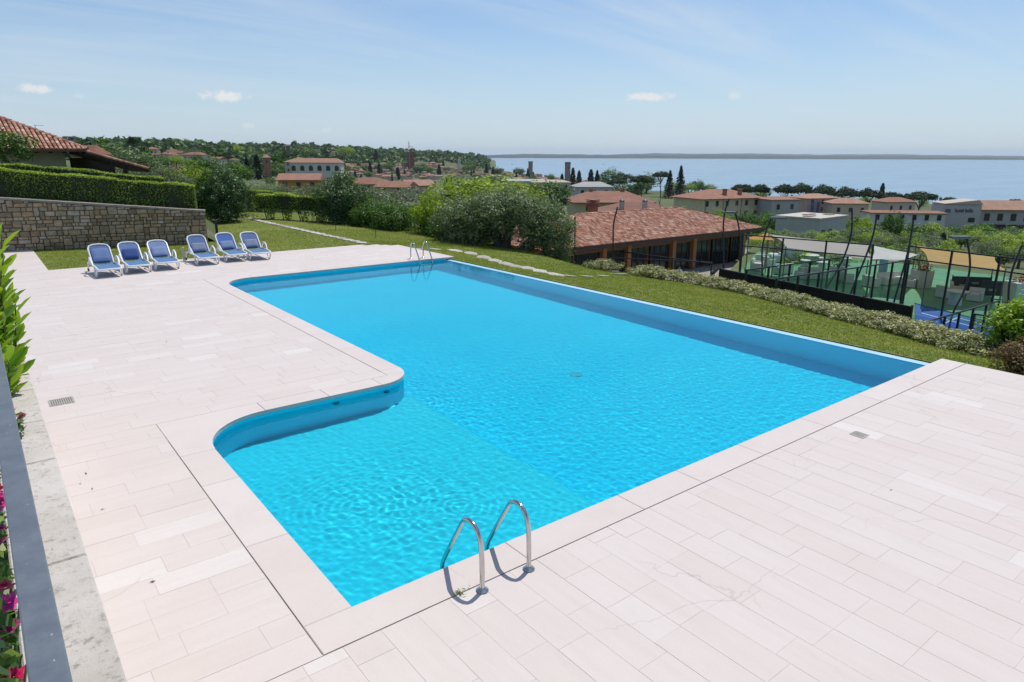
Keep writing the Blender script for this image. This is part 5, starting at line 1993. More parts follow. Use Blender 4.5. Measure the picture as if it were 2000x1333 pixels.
# dish and mast on the annex roof
mt = thing('antenna_mast', 'thin antenna mast with a white satellite dish on the tiled roofs', 'antenna', at(1288, 418, 74))
mb = MB()
mb.tube([(0, 0, -1.0), (0, 0, 2.6)], .03, 6)
mb.build('mast', black_metal, mt)
mb = MB()
mb.lathe([(.0, -.12), (.25, -.08), (.42, 0), (.44, .03), (.25, -.05), (0, -.09)], (0, 0, 0), 16)
o = mb.build('dish', plain('dish_grey', (.45, .45, .47), .5), mt, True)
o.location = (-.2, -.1, 1.2)
o.rotation_euler = (1.2, .3, .6)
mb = MB()
for k in range(4):
    mb.box((.0, 0, 2.45 - k * .16), (.55 - k * .06, .012, .012))
mb.box((0, 0, 2.2), (.014, .02, .6))
mb.build('aerial', black_metal, mt)
# brick chimney stack left of the annex
cs = thing('chimney_stack', 'square red brick chimney stack beside the terracotta roof', 'chimney', at(1157, 428, 66))
mb = MB()
mb.box((0, 0, .2), (.7, .7, 2.4))
mb.build('shaft', plain('orange_brick', (.42, .15, .08), .9, 0, .2, 6), cs)
for k in range(5):
    mb = MB()
    mb.box((0, 0, 1.2 + k * .15), (.92, .92, .09))
    mb.build('louvre', plain('louvre_red', (.34, .12, .08), .8), cs)
# flat-roofed grey house
fl = thing('flat_house', 'plain grey flat roofed house with one small window below the conifer', 'house', at(1580, 470, 124), F_ANG + .72)
mb = MB()
mb.box((0, 0, 1.2), (10.5, 8.0, 6.2))
mb.build('wall', plain('grey_render', (.42, .43, .40), .9, 0, .06, 1, coord='pos'), fl)
mb = MB()
mb.box((0, 0, 4.42), (10.9, 8.4, .24))
mb.build('roof', plain('flat_roof', (.50, .47, .42), .9, 0, .15, 1.5, coord='pos'), fl)
for (x, y, w_, d_) in [(-3, -1, 2.6, 1.2), (.5, .8, 3.2, 1.0), (3.2, -1.6, 1.6, 1.4)]:
    mb = MB()
    mb.box((x, y, 4.62), (w_, d_, .14))
    mb.build('roof_panel', plain('roof_patch', (.36, .25, .20), .8), fl)
for (x, y, rz_) in [(-1.0, -4.0, 0), (5.25, -1, math.pi / 2), (-3.6, -4.0, 0)]:
    link('window', win_mesh, fl, (x, y, 2.0), (0, 0, rz_), (1, 1, .6))
# hotel with its lettering
ht = thing('hotel_building', 'long pale hotel with tile roof, dark awning and lettering on its blank end wall', 'hotel', at(1900, 466, 185), F_ANG - .10)
hw = plain('hotel_wall', (.46, .43, .42), .9, 0, .05, 1, coord='pos')
mb = MB()
mb.box((-5.6, 0, 3.2), (9.2, 7.0, 11.8))
mb.build('end_block', hw, ht)
mb = MB()
mb.box((16.0, 1.6, 2.6), (34, 7.5, 10.4))
mb.build('wing', hw, ht)
mb = MB()
mb.add([(-.9, -3.2, 7.9), (33.6, -3.2, 7.9), (33.6, 5.9, 7.9), (-.9, 5.9, 7.9), (-4.0, 1.4, 10.1), (14.0, 1.4, 10.1), (33.6, 1.4, 9.6), (-.9, -3.2, 7.7), (33.6, -3.2, 7.7)],
       [(0, 1, 6, 5, 4), (1, 2, 6), (2, 3, 4, 5, 6), (3, 0, 4), (7, 8, 1, 0)])
mb.build('roof', roof_far, ht)
mb = MB()
mb.add([(-10.4, -3.7, 9.2), (-.8, -3.7, 9.2), (-.8, 3.7, 9.25), (-10.4, 3.7, 9.25), (-10.4, -3.7, 9.4), (-2.0, -3.7, 10.4), (-2.0, 3.7, 10.4), (-10.4, 3.7, 9.45)],
       [(3, 2, 1, 0), (4, 5, 6, 7), (0, 1, 5, 4), (1, 2, 6, 5), (2, 3, 7, 6), (3, 0, 4, 7)])
mb.build('end_roof', plain('end_roof', (.50, .42, .35), .9), ht)
mb = MB()
mb.add([(-1.0, -2.3, 4.0), (33, -2.3, 4.0), (33, -4.6, 2.9), (-1.0, -4.6, 2.9), (-1.0, -2.3, 3.85), (33, -2.3, 3.85), (33, -4.6, 2.75), (-1.0, -4.6, 2.75)],
       [(0, 3, 2, 1), (4, 5, 6, 7), (3, 7, 6, 2), (0, 4, 7, 3), (1, 2, 6, 5)])
mb.build('awning', plain('awning_brown', (.035, .018, .018), .8), ht)
mb = MB()
mb.box((16, -5.2, -.6), (34, .25, 1.1))
mb.build('balustrade', plain('balustrade', (.48, .47, .46), .9), ht)
for i in range(9):
    link('window', win_mesh, ht, (1.4 + i * 3.3, -2.17, 5.9), None, (1.35, 1, 1.25))
for i in range(9):
    mb = MB()
    mb.box((1.2 + i * 3.6, -4.5, 1.3), (.22, .22, 3.2))
    mb.build('post', frame_white, ht)
for i in range(7):
    link('window', win_mesh, ht, (2.4 + i * 4.3, -2.17, 1.2), None, (1.5, 1, 1.4))
link('window', win_mesh, ht, (-3.1, -3.52, 5.2), None, (1.6, 1, .8))
o = link('window', win_mesh, ht, (-3.9, -3.52, .9), None, (2.3, 1, 1.0))
# stair wall slanting up the end block
mb = MB()
mb.add([(-9.4, -3.9, 2.6), (-8.8, -3.9, 2.8), (-3.0, -3.9, -1.2), (-3.6, -3.9, -2.2), (-9.4, -3.55, 2.6), (-8.8, -3.55, 2.8), (-3.0, -3.55, -1.2), (-3.6, -3.55, -2.2)],
       [(0, 3, 2, 1), (0, 1, 5, 4), (1, 2, 6, 5), (2, 3, 7, 6)])
mb.build('stair_wall', plain('stair_wall', (.55, .52, .50), .9), ht)
txt = bpy.data.curves.new('lettering', 'FONT')
txt.body = 'hotel bella'
txt.size = 1.5
txt.extrude = .04
txt.align_x = 'CENTER'
tmp = bpy.data.objects.new('lettering_tmp', txt)
COL.objects.link(tmp)
tm = bpy.data.meshes.new_from_object(tmp.evaluated_get(bpy.context.evaluated_depsgraph_get()))
bpy.data.objects.remove(tmp)
tm.materials.clear()
tm.materials.append(plain('letter_dark', (.03, .045, .06), .6))
link('lettering', tm, ht, (-5.3, -3.56, 7.15), (math.pi / 2, 0, 0), (.72, 1, 1))
mb = MB()
mb.box((-9.3, -3.56, 7.5), (1.3, .08, 1.0))
mb.build('sign_emblem', plain('sign_green', (.10, .16, .17), .6), ht)
# houses between hotel and flat house
t, ro, wl = house('pink_house', 'pink two storey house with blue panels beside the dark conifer', 1585, 416, 235, 13, 9, 5.2, 1.3, (.46, .32, .29), .35, .5, .3, 2, 3, 2)
for x in (-4.2, -1.8):
    mb = MB()
    mb.box((x, -4.56, 2.2), (1.3, .1, 3.8))
    mb.build('blue_panel', plain('blue_panel', (.10, .16, .30), .6), t)
house('orange_roof_house', 'low house with bright orange tile roof right of the pink house', 1650, 424, 225, 11, 8, 4.6, 1.5, (.55, .45, .36), -.1, .6, .4, 1, 3, 1)
house('orange_roof_house', 'low orange roofed house between cypress and shore pines', 1742, 418, 255, 12, 8, 4.6, 1.5, (.55, .47, .40), .2, .6, .4, 1, 3, 1)
t, ro, wl = house('row_house', 'long white row house with thin flat brown roof behind the green conifer', 1758, 452, 180, 18, 7, 5.0, .4, (.62, .60, .58), -.12, .5, .95, 2, 6, 2)
house('grey_house', 'low grey house with flat tiled roof beside the pale yellow house', 1515, 420, 200, 9, 8, 4.6, .7, (.40, .38, .38), .25, .4, .4, 1, 2, 1)
# left-hand middle distance
house('orange_house', 'orange walled house with wide terracotta roof behind the back lawn hedge', 590, 375, 165, 9.3, 7, 2.9, 1.4, (.48, .25, .08), .1, .5, .99, 1, 3, 1)
house('orange_roof_house', 'house with wide bright orange hipped roof behind the tall oleander', 722, 369, 205, 14.5, 9, 1.5, 1.8, (.52, .45, .35), .15, .7, .3, 1, 3, 1)
house('red_roof_house', 'house with sloping red roof beside the orange hipped roof', 775, 372, 195, 9.5, 7, 1.0, 1.5, (.5, .4, .32), -.3, .6, .99, 1, 2, 1)
house('red_roof_house', 'second red roofed house touching the yellow green tree crowns', 815, 370, 205, 8, 7, 1.2, 1.6, (.5, .36, .3), .5, .6, .99, 1, 2, 1)
ab, ro, wl = house('arched_building', 'long white building with hipped brown roof and arched windows above the town', 622, 338, 440, 31, 12, 6.4, 2.7, (.58, .56, .52), .05, .6, .8, 1, 0, 0, cat='building')
for i in range(6):
    mb = MB()
    x = -14 + i * 5.4
    mb.prism([(math.cos(a) * 1.3, math.sin(a) * 1.3) for a in [math.pi * k / 10 for k in range(11)]] + [(-1.3, -2.0), (1.3, -2.0)], -.1, .1)
    o = mb.build('window', glass_dark, ab)
    o.location = (x, -6.05, 3.4)
    o.rotation_euler = (math.pi / 2, 0, 0)
house('pale_house', 'pale house with pyramid roof behind the arched building', 580, 338, 455, 13, 10, 7.0, 2.4, (.52, .46, .38), .1, .6, .1, 2, 3, 1)
house('grey_hall', 'wide hall with pale grey roof in front of the two towers', 1022, 374, 330, 21, 12, 5.0, .8, (.42, .43, .45), -.1, .5, .9, 1, 5, 1, roofm=plain('grey_roof', (.36, .37, .38), .7))
house('tan_hall', 'low hall with tan roof beyond the yellow green trees', 1075, 374, 300, 16, 10, 4.0, 1.0, (.5, .46, .40), .1, .5, .6, 1, 4, 1, roofm=plain('tan_roof', (.42, .38, .28), .9))
house('brown_roof_house', 'house with flat brown tile roof between the grey hall and the villa', 1042, 394, 170, 9, 7, 3.0, .9, (.45, .4, .34), 0, .5, .6, 1, 3, 1)
house('slate_roof_house', 'house with grey hipped roof above the wide villa', 1155, 388, 230, 12, 9, 4.0, 1.5, (.45, .44, .42), .1, .5, .5, 1, 3, 1, roofm=plain('grey_roof2', (.33, .33, .32), .8))


def tower(name, label, px, base_py, top_py, w, col, cren=True, roof=False, dist=None):
    p = ground_hit(px, base_py) if dist is None else on_land(px, dist)
    dd_ = -(CAM_R.transposed() @ (p - EYE)).z
    h = at(px, top_py, dd_).z - p.z
    t = thing(name, label, 'tower', p, F_ANG + .3)
    m_ = plain('tower_' + name + str(px), col, .95, 0, .15, .5, coord='pos')
    mb_ = MB()
    mb_.box((0, 0, h / 2 - 1), (w, w, h + 2))
    mb_.build('shaft', m_, t)
    if cren:
        for i in range(4):
            for (ax, ay) in ((1, 0), (-1, 0), (0, 1), (0, -1)):
                o_ = (i - 1.5) * w * .27
                c_ = MB()
                c_.box((ax * (w / 2 - .3) + ay * o_, ay * (w / 2 - .3) + ax * o_, h + 1.0), (.6 if ax else w * .15, .6 if ay else w * .15, 2.0))
                c_.build('merlon', m_, t)
        c_ = MB()
        c_.box((0, 0, h - .4), (w * 1.12, w * 1.12, 1.2))
        c_.build('parapet', m_, t)
    if roof:
        c_ = MB()
        c_.add([(-w * .6, -w * .6, h), (w * .6, -w * .6, h), (w * .6, w * .6, h), (-w * .6, w * .6, h), (0, 0, h + w * .4)], [(0, 1, 4), (1, 2, 4), (2, 3, 4), (3, 0, 4), (3, 2, 1, 0)])
        c_.build('roof', roof_far, t)
    o_ = MB()
    o_.box((0, -w / 2, h * .8), (w * .2, .2, w * .35))
    o_.build('opening', glass_dark, t)


tower('castle_tower', 'square crenellated brick tower on the lake edge of town, nearer the woods', 1036, 347, 317, 7.5, (.30, .20, .15))
tower('castle_tower', 'square crenellated tower beside the cypress clump', 1108, 362, 319, 7.0, (.27, .21, .17))
tower('brick_tower', 'broad dark red brick tower under construction above the old town', 803, 334, 297, 14, (.22, .075, .055), False)
tower('brick_turret', 'small brick turret house with pyramid roof among conifers', 524, 348, 308, 6.0, (.30, .16, .11), False, True)
tower('bell_tower', 'slim white bell tower above the town roofs', 897, 338, 312, 5.0, (.55, .52, .48), False, True)
tower('church_tower', 'brownish church tower on the wooded slope', 565, 322, 285, 6.0, (.20, .14, .12), False, True)
# crane masts by the brick tower
cm = thing('crane_mast', 'thin crane mast standing above the brick tower', 'crane', on_land(798, 1150))
mb = MB()
hcr = at(798, 278, 1150).z - cm.location.z
mb.box((0, 0, hcr / 2), (.8, .8, hcr))
mb.build('mast', plain('crane_metal', (.25, .22, .18), .6), cm)
mb = MB()
mb.box((3, 0, hcr - 8), (9, .5, .5))
mb.build('jib', plain('crane_metal', (.25, .22, .18), .6), cm)


# ---- roofs with real tiles
def tile_field(name, P0, ux, uy, nx, ny, keep, parent, pitch=.21, course=.34, mat=tile_mat, r=.085, seg=3):
    """Barrel tiles on a slope: P0 eave corner, ux along the eave, uy up the slope (unit vectors)."""
    P0, ux, uy = Vector(P0), Vector(ux), Vector(uy)
    nz = ux.cross(uy).normalized()
    mb_ = MB()
    r_ = random.Random(nx * 31 + ny)
    for j in range(ny):
        for i in range(nx):
            if not keep((i + .5) * pitch, (j + .5) * course): continue
            mb_.tint = min(1, max(0, r_.gauss(.52, .27)))
            c0 = P0 + ux * ((i + .5) * pitch) + uy * (j * course) + nz * (.018 + r_.uniform(-.006, .006))
            c1 = c0 + uy * (course + .05) - nz * .012
            vs_ = []
            for c_, rr_ in ((c0, r), (c1, r * .86)):
                for k in range(seg + 1):
                    a_ = math.pi * k / seg
                    vs_.append(c_ + ux * (math.cos(a_) * rr_) + nz * (math.sin(a_) * rr_ * .85))
            mb_.add(vs_, [(k, seg + 1 + k, seg + 2 + k, k + 1) for k in range(seg)] + [tuple(range(seg, -1, -1))])
    o = mb_.build(name, mat, parent)
    tag(o, kind='stuff')
    return o


# terracotta building below the lawn
EX0, EX1, EY, EZ = 31.4, 58.2, 36.5, -3.0
RX0, RX1, RY, RZ = 39.3, 52.3, 41.7, -1.25
tb = thing('terracotta_building', 'long orange building with big hipped clay tile roof and glazed front below the lawn', 'building', (44, 41, -6))
o0 = Vector((44, 41, -6))
BYB = 2 * RY - EY


def tb_build(mb_, name, m_, parent=None, smooth=False):
    o = mb_.build(name, m_, parent or tb, smooth)
    if parent is None: o.location = -o0
    return o


deckm = plain('roof_bed', (.16, .085, .06), .95)
mb = MB()
mb.add([(EX0, EY, EZ), (EX1, EY, EZ), (EX1, BYB, EZ), (EX0, BYB, EZ), (RX0, RY, RZ), (RX1, RY, RZ), (EX0, EY, EZ - .14), (EX1, EY, EZ - .14), (EX1, BYB, EZ - .14), (EX0, BYB, EZ - .14)],
       [(0, 1, 5, 4), (1, 2, 5), (2, 3, 4, 5), (3, 0, 4), (9, 8, 7, 6), (6, 7, 1, 0), (7, 8, 2, 1), (8, 9, 3, 2), (9, 6, 0, 3)])
roof_o = tb_build(mb, 'roof', deckm)
sl = Vector((0, RY - EY, RZ - EZ))
sL = sl.length
tf = tile_field('roof_tile', Vector((EX0, EY - .06, EZ)), (1, 0, 0), sl.normalized(), int((EX1 - EX0) / .21), int(sL / .34) + 1,
                lambda a, b_: (RX0 - EX0) * b_ / sL - .05 < a < (EX1 - EX0) - (EX1 - RX1) * b_ / sL + .05 and b_ < sL + .1, roof_o)
# left hip
hv = Vector((RX0 - EX0, 0, RZ - EZ))
tile_field('roof_tile', Vector((EX0 - .06, BYB, EZ)), (0, -1, 0), hv.normalized(), int((BYB - EY) / .21), int(hv.length / .34) + 1,
           lambda a, b_: (BYB - RY) * b_ / hv.length < a < (BYB - EY) - (RY - EY) * b_ / hv.length, roof_o)
hv2 = Vector((RX1 - EX1, 0, RZ - EZ))
tile_field('roof_tile', Vector((EX1 + .06, EY, EZ)), (0, 1, 0), hv2.normalized(), int((BYB - EY) / .21), int(hv2.length / .34) + 1,
           lambda a, b_: (RY - EY) * b_ / hv2.length < a < (BYB - EY) - (BYB - RY) * b_ / hv2.length, roof_o)
ridge_m = tile_roof_mat('ridge_tile', TERRA)
mb = MB()
for (A_, B_) in [((RX0, RY, RZ), (RX1, RY, RZ)), ((EX0, EY, EZ), (RX0, RY, RZ)), ((EX1, EY, EZ), (RX1, RY, RZ))]:
    A_, B_ = Vector(A_), Vector(B_)
    n_ = int((B_ - A_).length / .4)
    for i in range(n_):
        mb.tint = min(1, max(0, rnd.gauss(.6, .25)))
        a_, b_ = A_.lerp(B_, i / n_), A_.lerp(B_, (i + 1.12) / n_)
        mb.tube([a_ + Vector((0, 0, .05)), b_ + Vector((0, 0, .03))], [.12, .10], 7, False)
tag(tb_build(mb, 'ridge_tile', ridge_m, roof_o), kind='stuff')
orange = plain('orange_wall', (.44, .19, .085), .9, 0, .1, .8, .2, 10, coord='pos')
mb = MB()
fy = EY + 1.0
mb.box(((32.6 + 57.2) / 2, (fy + .5 + BYB - 1) / 2, -4.6), (57.2 - 32.6, BYB - 1.5 - fy, 3.0))
tb_build(mb, 'wall', orange)
mb = MB()
mb.box((44.8, EY - .02, EZ - .22), (26.6, .14, .13))
tb_build(mb, 'gutter', plain('gutter_brown', (.06, .045, .035), .6))
# front: piers, glazing and a beam
mb = MB()
mb.box((44.9, fy + .1, EZ - .45), (24.6, .3, .55))
tb_build(mb, 'beam', plain('beam_brown', (.20, .10, .05), .8))
for i, x in enumerate([32.8, 38.4, 41.2, 46.8, 49.6, 57.0]):
    mb = MB()
    mb.box((x, fy + .05, -4.75), (.42, .4, 2.7))
    tb_build(mb, 'pier', orange)
for x in (35.6, 44.0, 52.4, 55.2):
    mb = MB()
    mb.box((x, fy + .12, -4.75), (.16, .2, 2.7))
    tb_build(mb, 'steel_post', black_metal)
for i, x in enumerate([34.2, 37.0, 39.8, 42.6, 45.4, 48.2, 51.0, 53.8, 56.1]):
    w_ = 2.2 if i < 8 else 1.2
    mb = MB()
    mb.box((x, fy + .22, -4.85), (w_, .04, 2.2))
    g_ = tb_build(mb, 'glass_pane', glass_dark)
    for k in (-1, 0, 1):
        mb = MB()
        mb.box((x + k * w_ / 3, fy + .18, -4.85), (.06, .06, 2.2))
        tb_build(mb, 'mullion', plain('mullion_dark', (.03, .03, .03), .5), g_)
mb = MB()
mb.tube([(33.2, EY + .1, EZ - .3), (33.2, fy - .1, EZ - .7), (33.2, fy - .1, -6)], .06, 8)
tb_build(mb, 'downpipe', plain('downpipe_brown', (.10, .05, .03), .6))
# paved yard in front of the building
mb = MB()
mb.box((46, 36.5, -6.32), (40, 14, .3))
tag(mb.build('yard', plain('yard_paving', (.30, .27, .23), .9, 0, .15, 1.5, .2, 12, coord='pos')), kind='structure')

# ---- villa on the left, above the hedges
vz = 3.75
v0, v1 = at(66, 292, 44.0), at(168, 293, 46.0)
vang = math.atan2(v1.y - v0.y, v1.x - v0.x)
vl = thing('villa', 'villa with barrel tiled hipped roof and dark timber verandah behind the hedges', 'villa', (v0.x, v0.y, 1.2), vang)
VL = (Vector((v1.x, v1.y)) - Vector((v0.x, v0.y))).length
eX0, eX1, eD = -9.0, VL + .1, 9.0
ez = vz - 1.2
rise = 2.35
mb = MB()
rx1 = eX1 - 4.6
mb.add([(eX0, 0, ez), (eX1, 0, ez), (eX1, eD, ez), (eX0, eD, ez), (eX0, eD / 2, ez + rise), (rx1, eD / 2, ez + rise), (eX0, 0, ez - .12), (eX1, 0, ez - .12), (eX1, eD, ez - .12), (eX0, eD, ez - .12)],
       [(0, 1, 5, 4), (1, 2, 5), (2, 3, 4, 5), (9, 8, 7, 6), (6, 7, 1, 0), (7, 8, 2, 1)])
vro = mb.build('roof', deckm, vl)
sv = Vector((0, eD / 2, rise))
tile_field('roof_tile', (eX0, -.05, ez), (1, 0, 0), sv.normalized(), int((eX1 - eX0) / .26), int(sv.length / .38) + 1, lambda a, b_: a < (eX1 - eX0) - (eX1 - rx1) * b_ / sv.length and b_ < sv.length + .1, vro, .26, .38, tile_mat, .115, 4)
mb = MB()
A_, B_ = Vector((eX1, 0, ez)), Vector((rx1, eD / 2, ez + rise))
for i in range(16):
    mb.tint = rnd.uniform(.3, .9)
    mb.tube([A_.lerp(B_, i / 16) + Vector((0, 0, .06)), A_.lerp(B_, (i + 1.1) / 16) + Vector((0, 0, .04))], [.14, .12], 7, False)
tag(mb.build('hip_tile', ridge_m, vro), kind='stuff')
mb = MB()
mb.box(((eX0 + eX1) / 2 - .6, eD / 2 + .35, (ez - 1.6) / 2), (eX1 - eX0 - 1.0, eD - 1.9, ez + 1.5))
mb.build('wall', plain('villa_wall', (.30, .28, .20), .9, 0, .12, 1.2, .2, 14, coord='pos'), vl)
timber = plain('dark_timber', (.028, .02, .017), .8, 0, .3, 5, .3, 30)
for i in range(16):
    mb = MB()
    mb.box((eX0 + .4 + i * .8, .42, ez - .17), (.09, .95, .11))
    mb.build('rafter', timber, vl)
# lower verandah roof sloping away to the right
w0 = Vector((eX1 - .15, .1, ez - .1))
w1 = vl.matrix_basis.inverted() @ at(292, 331, 46.0)
mb = MB()
dv = Vector((0, 4.2, 0))
mb.add([w0, w1, w1 + dv, w0 + dv, w0 + Vector((0, 0, -.2)), w1 + Vector((0, 0, -.2)), w1 + dv + Vector((0, 0, -.2)), w0 + dv + Vector((0, 0, -.2))],
       [(0, 1, 2, 3), (7, 6, 5, 4), (4, 5, 1, 0), (5, 6, 2, 1), (6, 7, 3, 2), (7, 4, 0, 3)])
mb.build('verandah_roof', timber, vl)
mb = MB()
for i in range(22):
    mb.tint = rnd.uniform(.2, .9)
    a_, b_ = w0.lerp(w1, i / 22), w0.lerp(w1, (i + 1.1) / 22)
    mb.tube([a_ + Vector((0, .06, .05)), b_ + Vector((0, .06, .05))], [.10, .09], 6, False)
tag(mb.build('verge_tile', ridge_m, vl), kind='stuff')
for f_ in (.42, .62):
    q_ = w0.lerp(w1, f_)
    mb = MB()
    mb.box((q_.x, q_.y + .2, q_.z / 2 - .9), (.22, .22, q_.z + 1.5))
    mb.build('verandah_post', timber, vl)
mb = MB()
mb.box((eX1 + .9, 3.4, .3), (2.6, .2, 3.4))
mb.build('verandah_back', timber, vl)
chimney(vl, eX1 + .2, 5.4, ez + .05, .62, .5, plain('villa_chimney', (.30, .29, .27), .9))
lr = thing('neighbour_roof', 'smaller red tiled roof showing behind the villa chimney', 'house', at(182, 316, 60), F_ANG)
a_, b_ = MB(), MB()
box_walls(a_, 1.7, 2, 0.6, -3)
a_.build('wall', plain('neighbour_wall', (.4, .34, .26), .9), lr)
hip(b_, 1.7, 2.2, .6, .8, .2, .6)
b_.build('roof', roof_far, lr)
an = thing('roof_aerial', 'thin television aerial on the villa roof', 'antenna', at(72, 268, 49))
mb = MB()
mb.tube([(0, 0, -.9), (0, 0, .85)], .02, 6)
mb.build('mast', plain('aerial_metal', (.25, .26, .27), .5, .5), an)
mb = MB()
mb.box((.25, 0, .8), (.6, .02, .02), F_ANG)
for k in range(5):
    mb.box((.25 + math.cos(F_ANG) * (-.24 + .12 * k), math.sin(F_ANG) * (-.24 + .12 * k), .8), (.015, .25, .015), F_ANG)
mb.build('elements', plain('aerial_metal', (.25, .26, .27), .5, .5), an)

# ---- boats and a landing stage on the lake
def boat(px, py, L_, label):
    p = on_z(px, py, LAKE_Z)
    t = thing('boat', label, 'boat', (p.x, p.y, LAKE_Z), F_ANG + rnd.uniform(-.5, .5), 'boats on the lake')
    mb_ = MB()
    w_ = L_ * .32
    mb_.add([(-L_ / 2, -w_ / 2, -.2), (L_ * .25, -w_ / 2, -.2), (L_ / 2, 0, -.2), (L_ * .25, w_ / 2, -.2), (-L_ / 2, w_ / 2, -.2), (-L_ / 2, -w_ * .6, L_ * .13), (L_ * .28, -w_ * .6, L_ * .15), (L_ * .58, 0, L_ * .18), (L_ * .28, w_ * .6, L_ * .15), (-L_ / 2, w_ * .6, L_ * .13)],
            [(0, 1, 6, 5), (1, 2, 7, 6), (2, 3, 8, 7), (3, 4, 9, 8), (4, 0, 5, 9), (5, 6, 7, 8, 9)])
    mb_.build('hull', plain('boat_white', (.7, .7, .7), .4), t)
    mb_ = MB()
    mb_.box((-.05 * L_, 0, L_ * .22), (L_ * .35, w_ * .8, L_ * .16))
    mb_.build('cabin', plain('boat_cabin', (.5, .52, .55), .4), t)


boat(1542, 314, 14, 'small white motor boat far out on the lake')
boat(1178, 322, 12, 'small boat on the lake behind the crenellated towers')
boat(1000, 322, 12, 'small boat near the wooded lake shore')
p0_, p1_ = on_z(955, 309.5, LAKE_Z), on_z(1008, 309.5, LAKE_Z)
pr_ = thing('landing_stage', 'long dark landing stage reaching into the lake from the wooded shore', 'pier', (p0_.x, p0_.y, LAKE_Z), math.atan2(p1_.y - p0_.y, p1_.x - p0_.x))
Lp = (p1_ - p0_).length
mb = MB()
mb.box((Lp / 2, 0, 3.0), (Lp, 14, 1.5))
mb.build('deck', plain('pier_wood', (.06, .055, .05), .9), pr_)
for i in range(8):
    mb = MB()
    mb.box((Lp * (i + .5) / 8, 0, .5), (4, 10, 5))
    mb.build('pile', plain('pier_wood', (.06, .055, .05), .9), pr_)
# ------------------------------------------------------------------ sports court, lounge and lights on the lower level
CZ = -5.2
carpet = plain('green_carpet', (.105, .26, .145), .9, 0, .12, .8, .2, 40, coord='pos')
blue_c = plain('blue_court', (.012, .085, .33), .8, 0, .12, 1.2, .2, 40, coord='pos')


def flat(name, pts, z, m_, kind='structure', th=.05):
    P_ = [on_z(px, py, z) for px, py in pts]
    mb_ = MB()
    mb_.prism([(p.x, p.y) for p in P_], z - th, z)
    if sum((P_[i].x * P_[(i + 1) % len(P_)].y - P_[(i + 1) % len(P_)].x * P_[i].y) for i in range(len(P_))) < 0:
        mb_.f = [tuple(reversed(f)) for f in mb_.f]
    return tag(mb_.build(name, m_), kind=kind)


flat('court_base', [(1380, 575), (1780, 700), (2300, 820), (2500, 640), (2000, 528), (1700, 495), (1470, 482)], CZ - .06, plain('court_gravel', (.11, .14, .05), .95, 0, .2, 2, .3, 20, coord='pos'), th=1.2)
flat('green_carpet', [(1420, 560), (1786, 640), (1786, 592), (2060, 660), (2300, 640), (2000, 545), (1700, 508), (1480, 492)], CZ, carpet)
flat('blue_court', [(1786, 720), (1788, 594), (2055, 664), (2200, 720), (2200, 840)], CZ + .004, blue_c)
line_m = plain('court_line', (.62, .65, .68), .8, 0, .1, 5)
for (a_, b_) in [((1800, 612), (1905, 640)), ((1800, 652), (1870, 621)), ((1870, 621), (1975, 650))]:
    A_, B_ = on_z(*a_, CZ), on_z(*b_, CZ)
    d_ = (B_ - A_)
    mb = MB()
    mb.box((0, 0, 0), (d_.length, .09, .004))
    tag(mb.build('court_line', line_m, None, False, (A_ + B_) / 2 + Vector((0, 0, .008)), (0, 0, math.atan2(d_.y, d_.x))), kind='structure')

pane_m = bpy.data.materials.new('court_glass')
pane_m.use_nodes = True
nt = pane_m.node_tree
nt.nodes.clear()
o_ = nd(nt, 'ShaderNodeOutputMaterial')
tr_ = nd(nt, 'ShaderNodeBsdfTransparent')
tr_.inputs[0].default_value = (.92, .965, .95, 1)
gl_ = nd(nt, 'ShaderNodeBsdfGlossy')
setin(gl_, Roughness=.03)
lw_ = nd(nt, 'ShaderNodeLayerWeight')
lw_.inputs[0].default_value = .5
pw_ = nd(nt, 'ShaderNodeMath', operation='POWER')
nt.links.new(lw_.outputs['Facing'], pw_.inputs[0])
pw_.inputs[1].default_value = 5.0
fr_ = nd(nt, 'ShaderNodeMath', operation='MULTIPLY_ADD')
nt.links.new(pw_.outputs[0], fr_.inputs[0])
fr_.inputs[1].default_value = .8
fr_.inputs[2].default_value = .03
mx_ = nd(nt, 'ShaderNodeMixShader')
nt.links.new(fr_.outputs[0], mx_.inputs[0])
nt.links.new(tr_.outputs[0], mx_.inputs[1])
nt.links.new(gl_.outputs[0], mx_.inputs[2])
nt.links.new(mx_.outputs[0], o_.inputs[0])


def glass_wall(name, label, A_, B_, h, seg, top_fence=0.0, post=.09, cat='fence', glass=True, z0=CZ, mesh=False):
    """Posts, a top rail and panes from A to B; optional open railing above."""
    A_, B_ = Vector((A_.x, A_.y, 0)), Vector((B_.x, B_.y, 0))
    d_ = B_ - A_
    L_ = d_.length
    t = thing(name, label, cat, (A_.x, A_.y, z0), math.atan2(d_.y, d_.x), 'court fences')
    n_ = max(1, round(L_ / seg))
    w_ = L_ / n_
    for i in range(n_ + 1):
        mb_ = MB()
        mb_.box((i * w_, 0, (h + top_fence) / 2), (post, post, h + top_fence))
        mb_.build('post', black_metal, t)
    for zz in [h] + ([h + top_fence] if top_fence else []):
        mb_ = MB()
        mb_.box((L_ / 2, 0, zz), (L_ + post + .02, post * .8, .07))
        mb_.build('rail', black_metal, t)
    if glass:
        for i in range(n_):
            mb_ = MB()
            mb_.box(((i + .5) * w_, 0, h / 2), (w_ - post - .01, .012, h - .1))
            mb_.build('glass_pane', pane_m, t)
    if mesh:
        for i in range(int(L_ / .16)):
            mb_ = MB()
            mb_.box(((i + .5) * .16, 0, h / 2), (.012, .012, h))
            mb_.build('wire', black_metal, t)
        for k in range(int(h / .18)):
            mb_ = MB()
            mb_.box((L_ / 2, 0, .1 + k * .18), (L_, .014, .014))
            mb_.build('wire', black_metal, t)
    return t


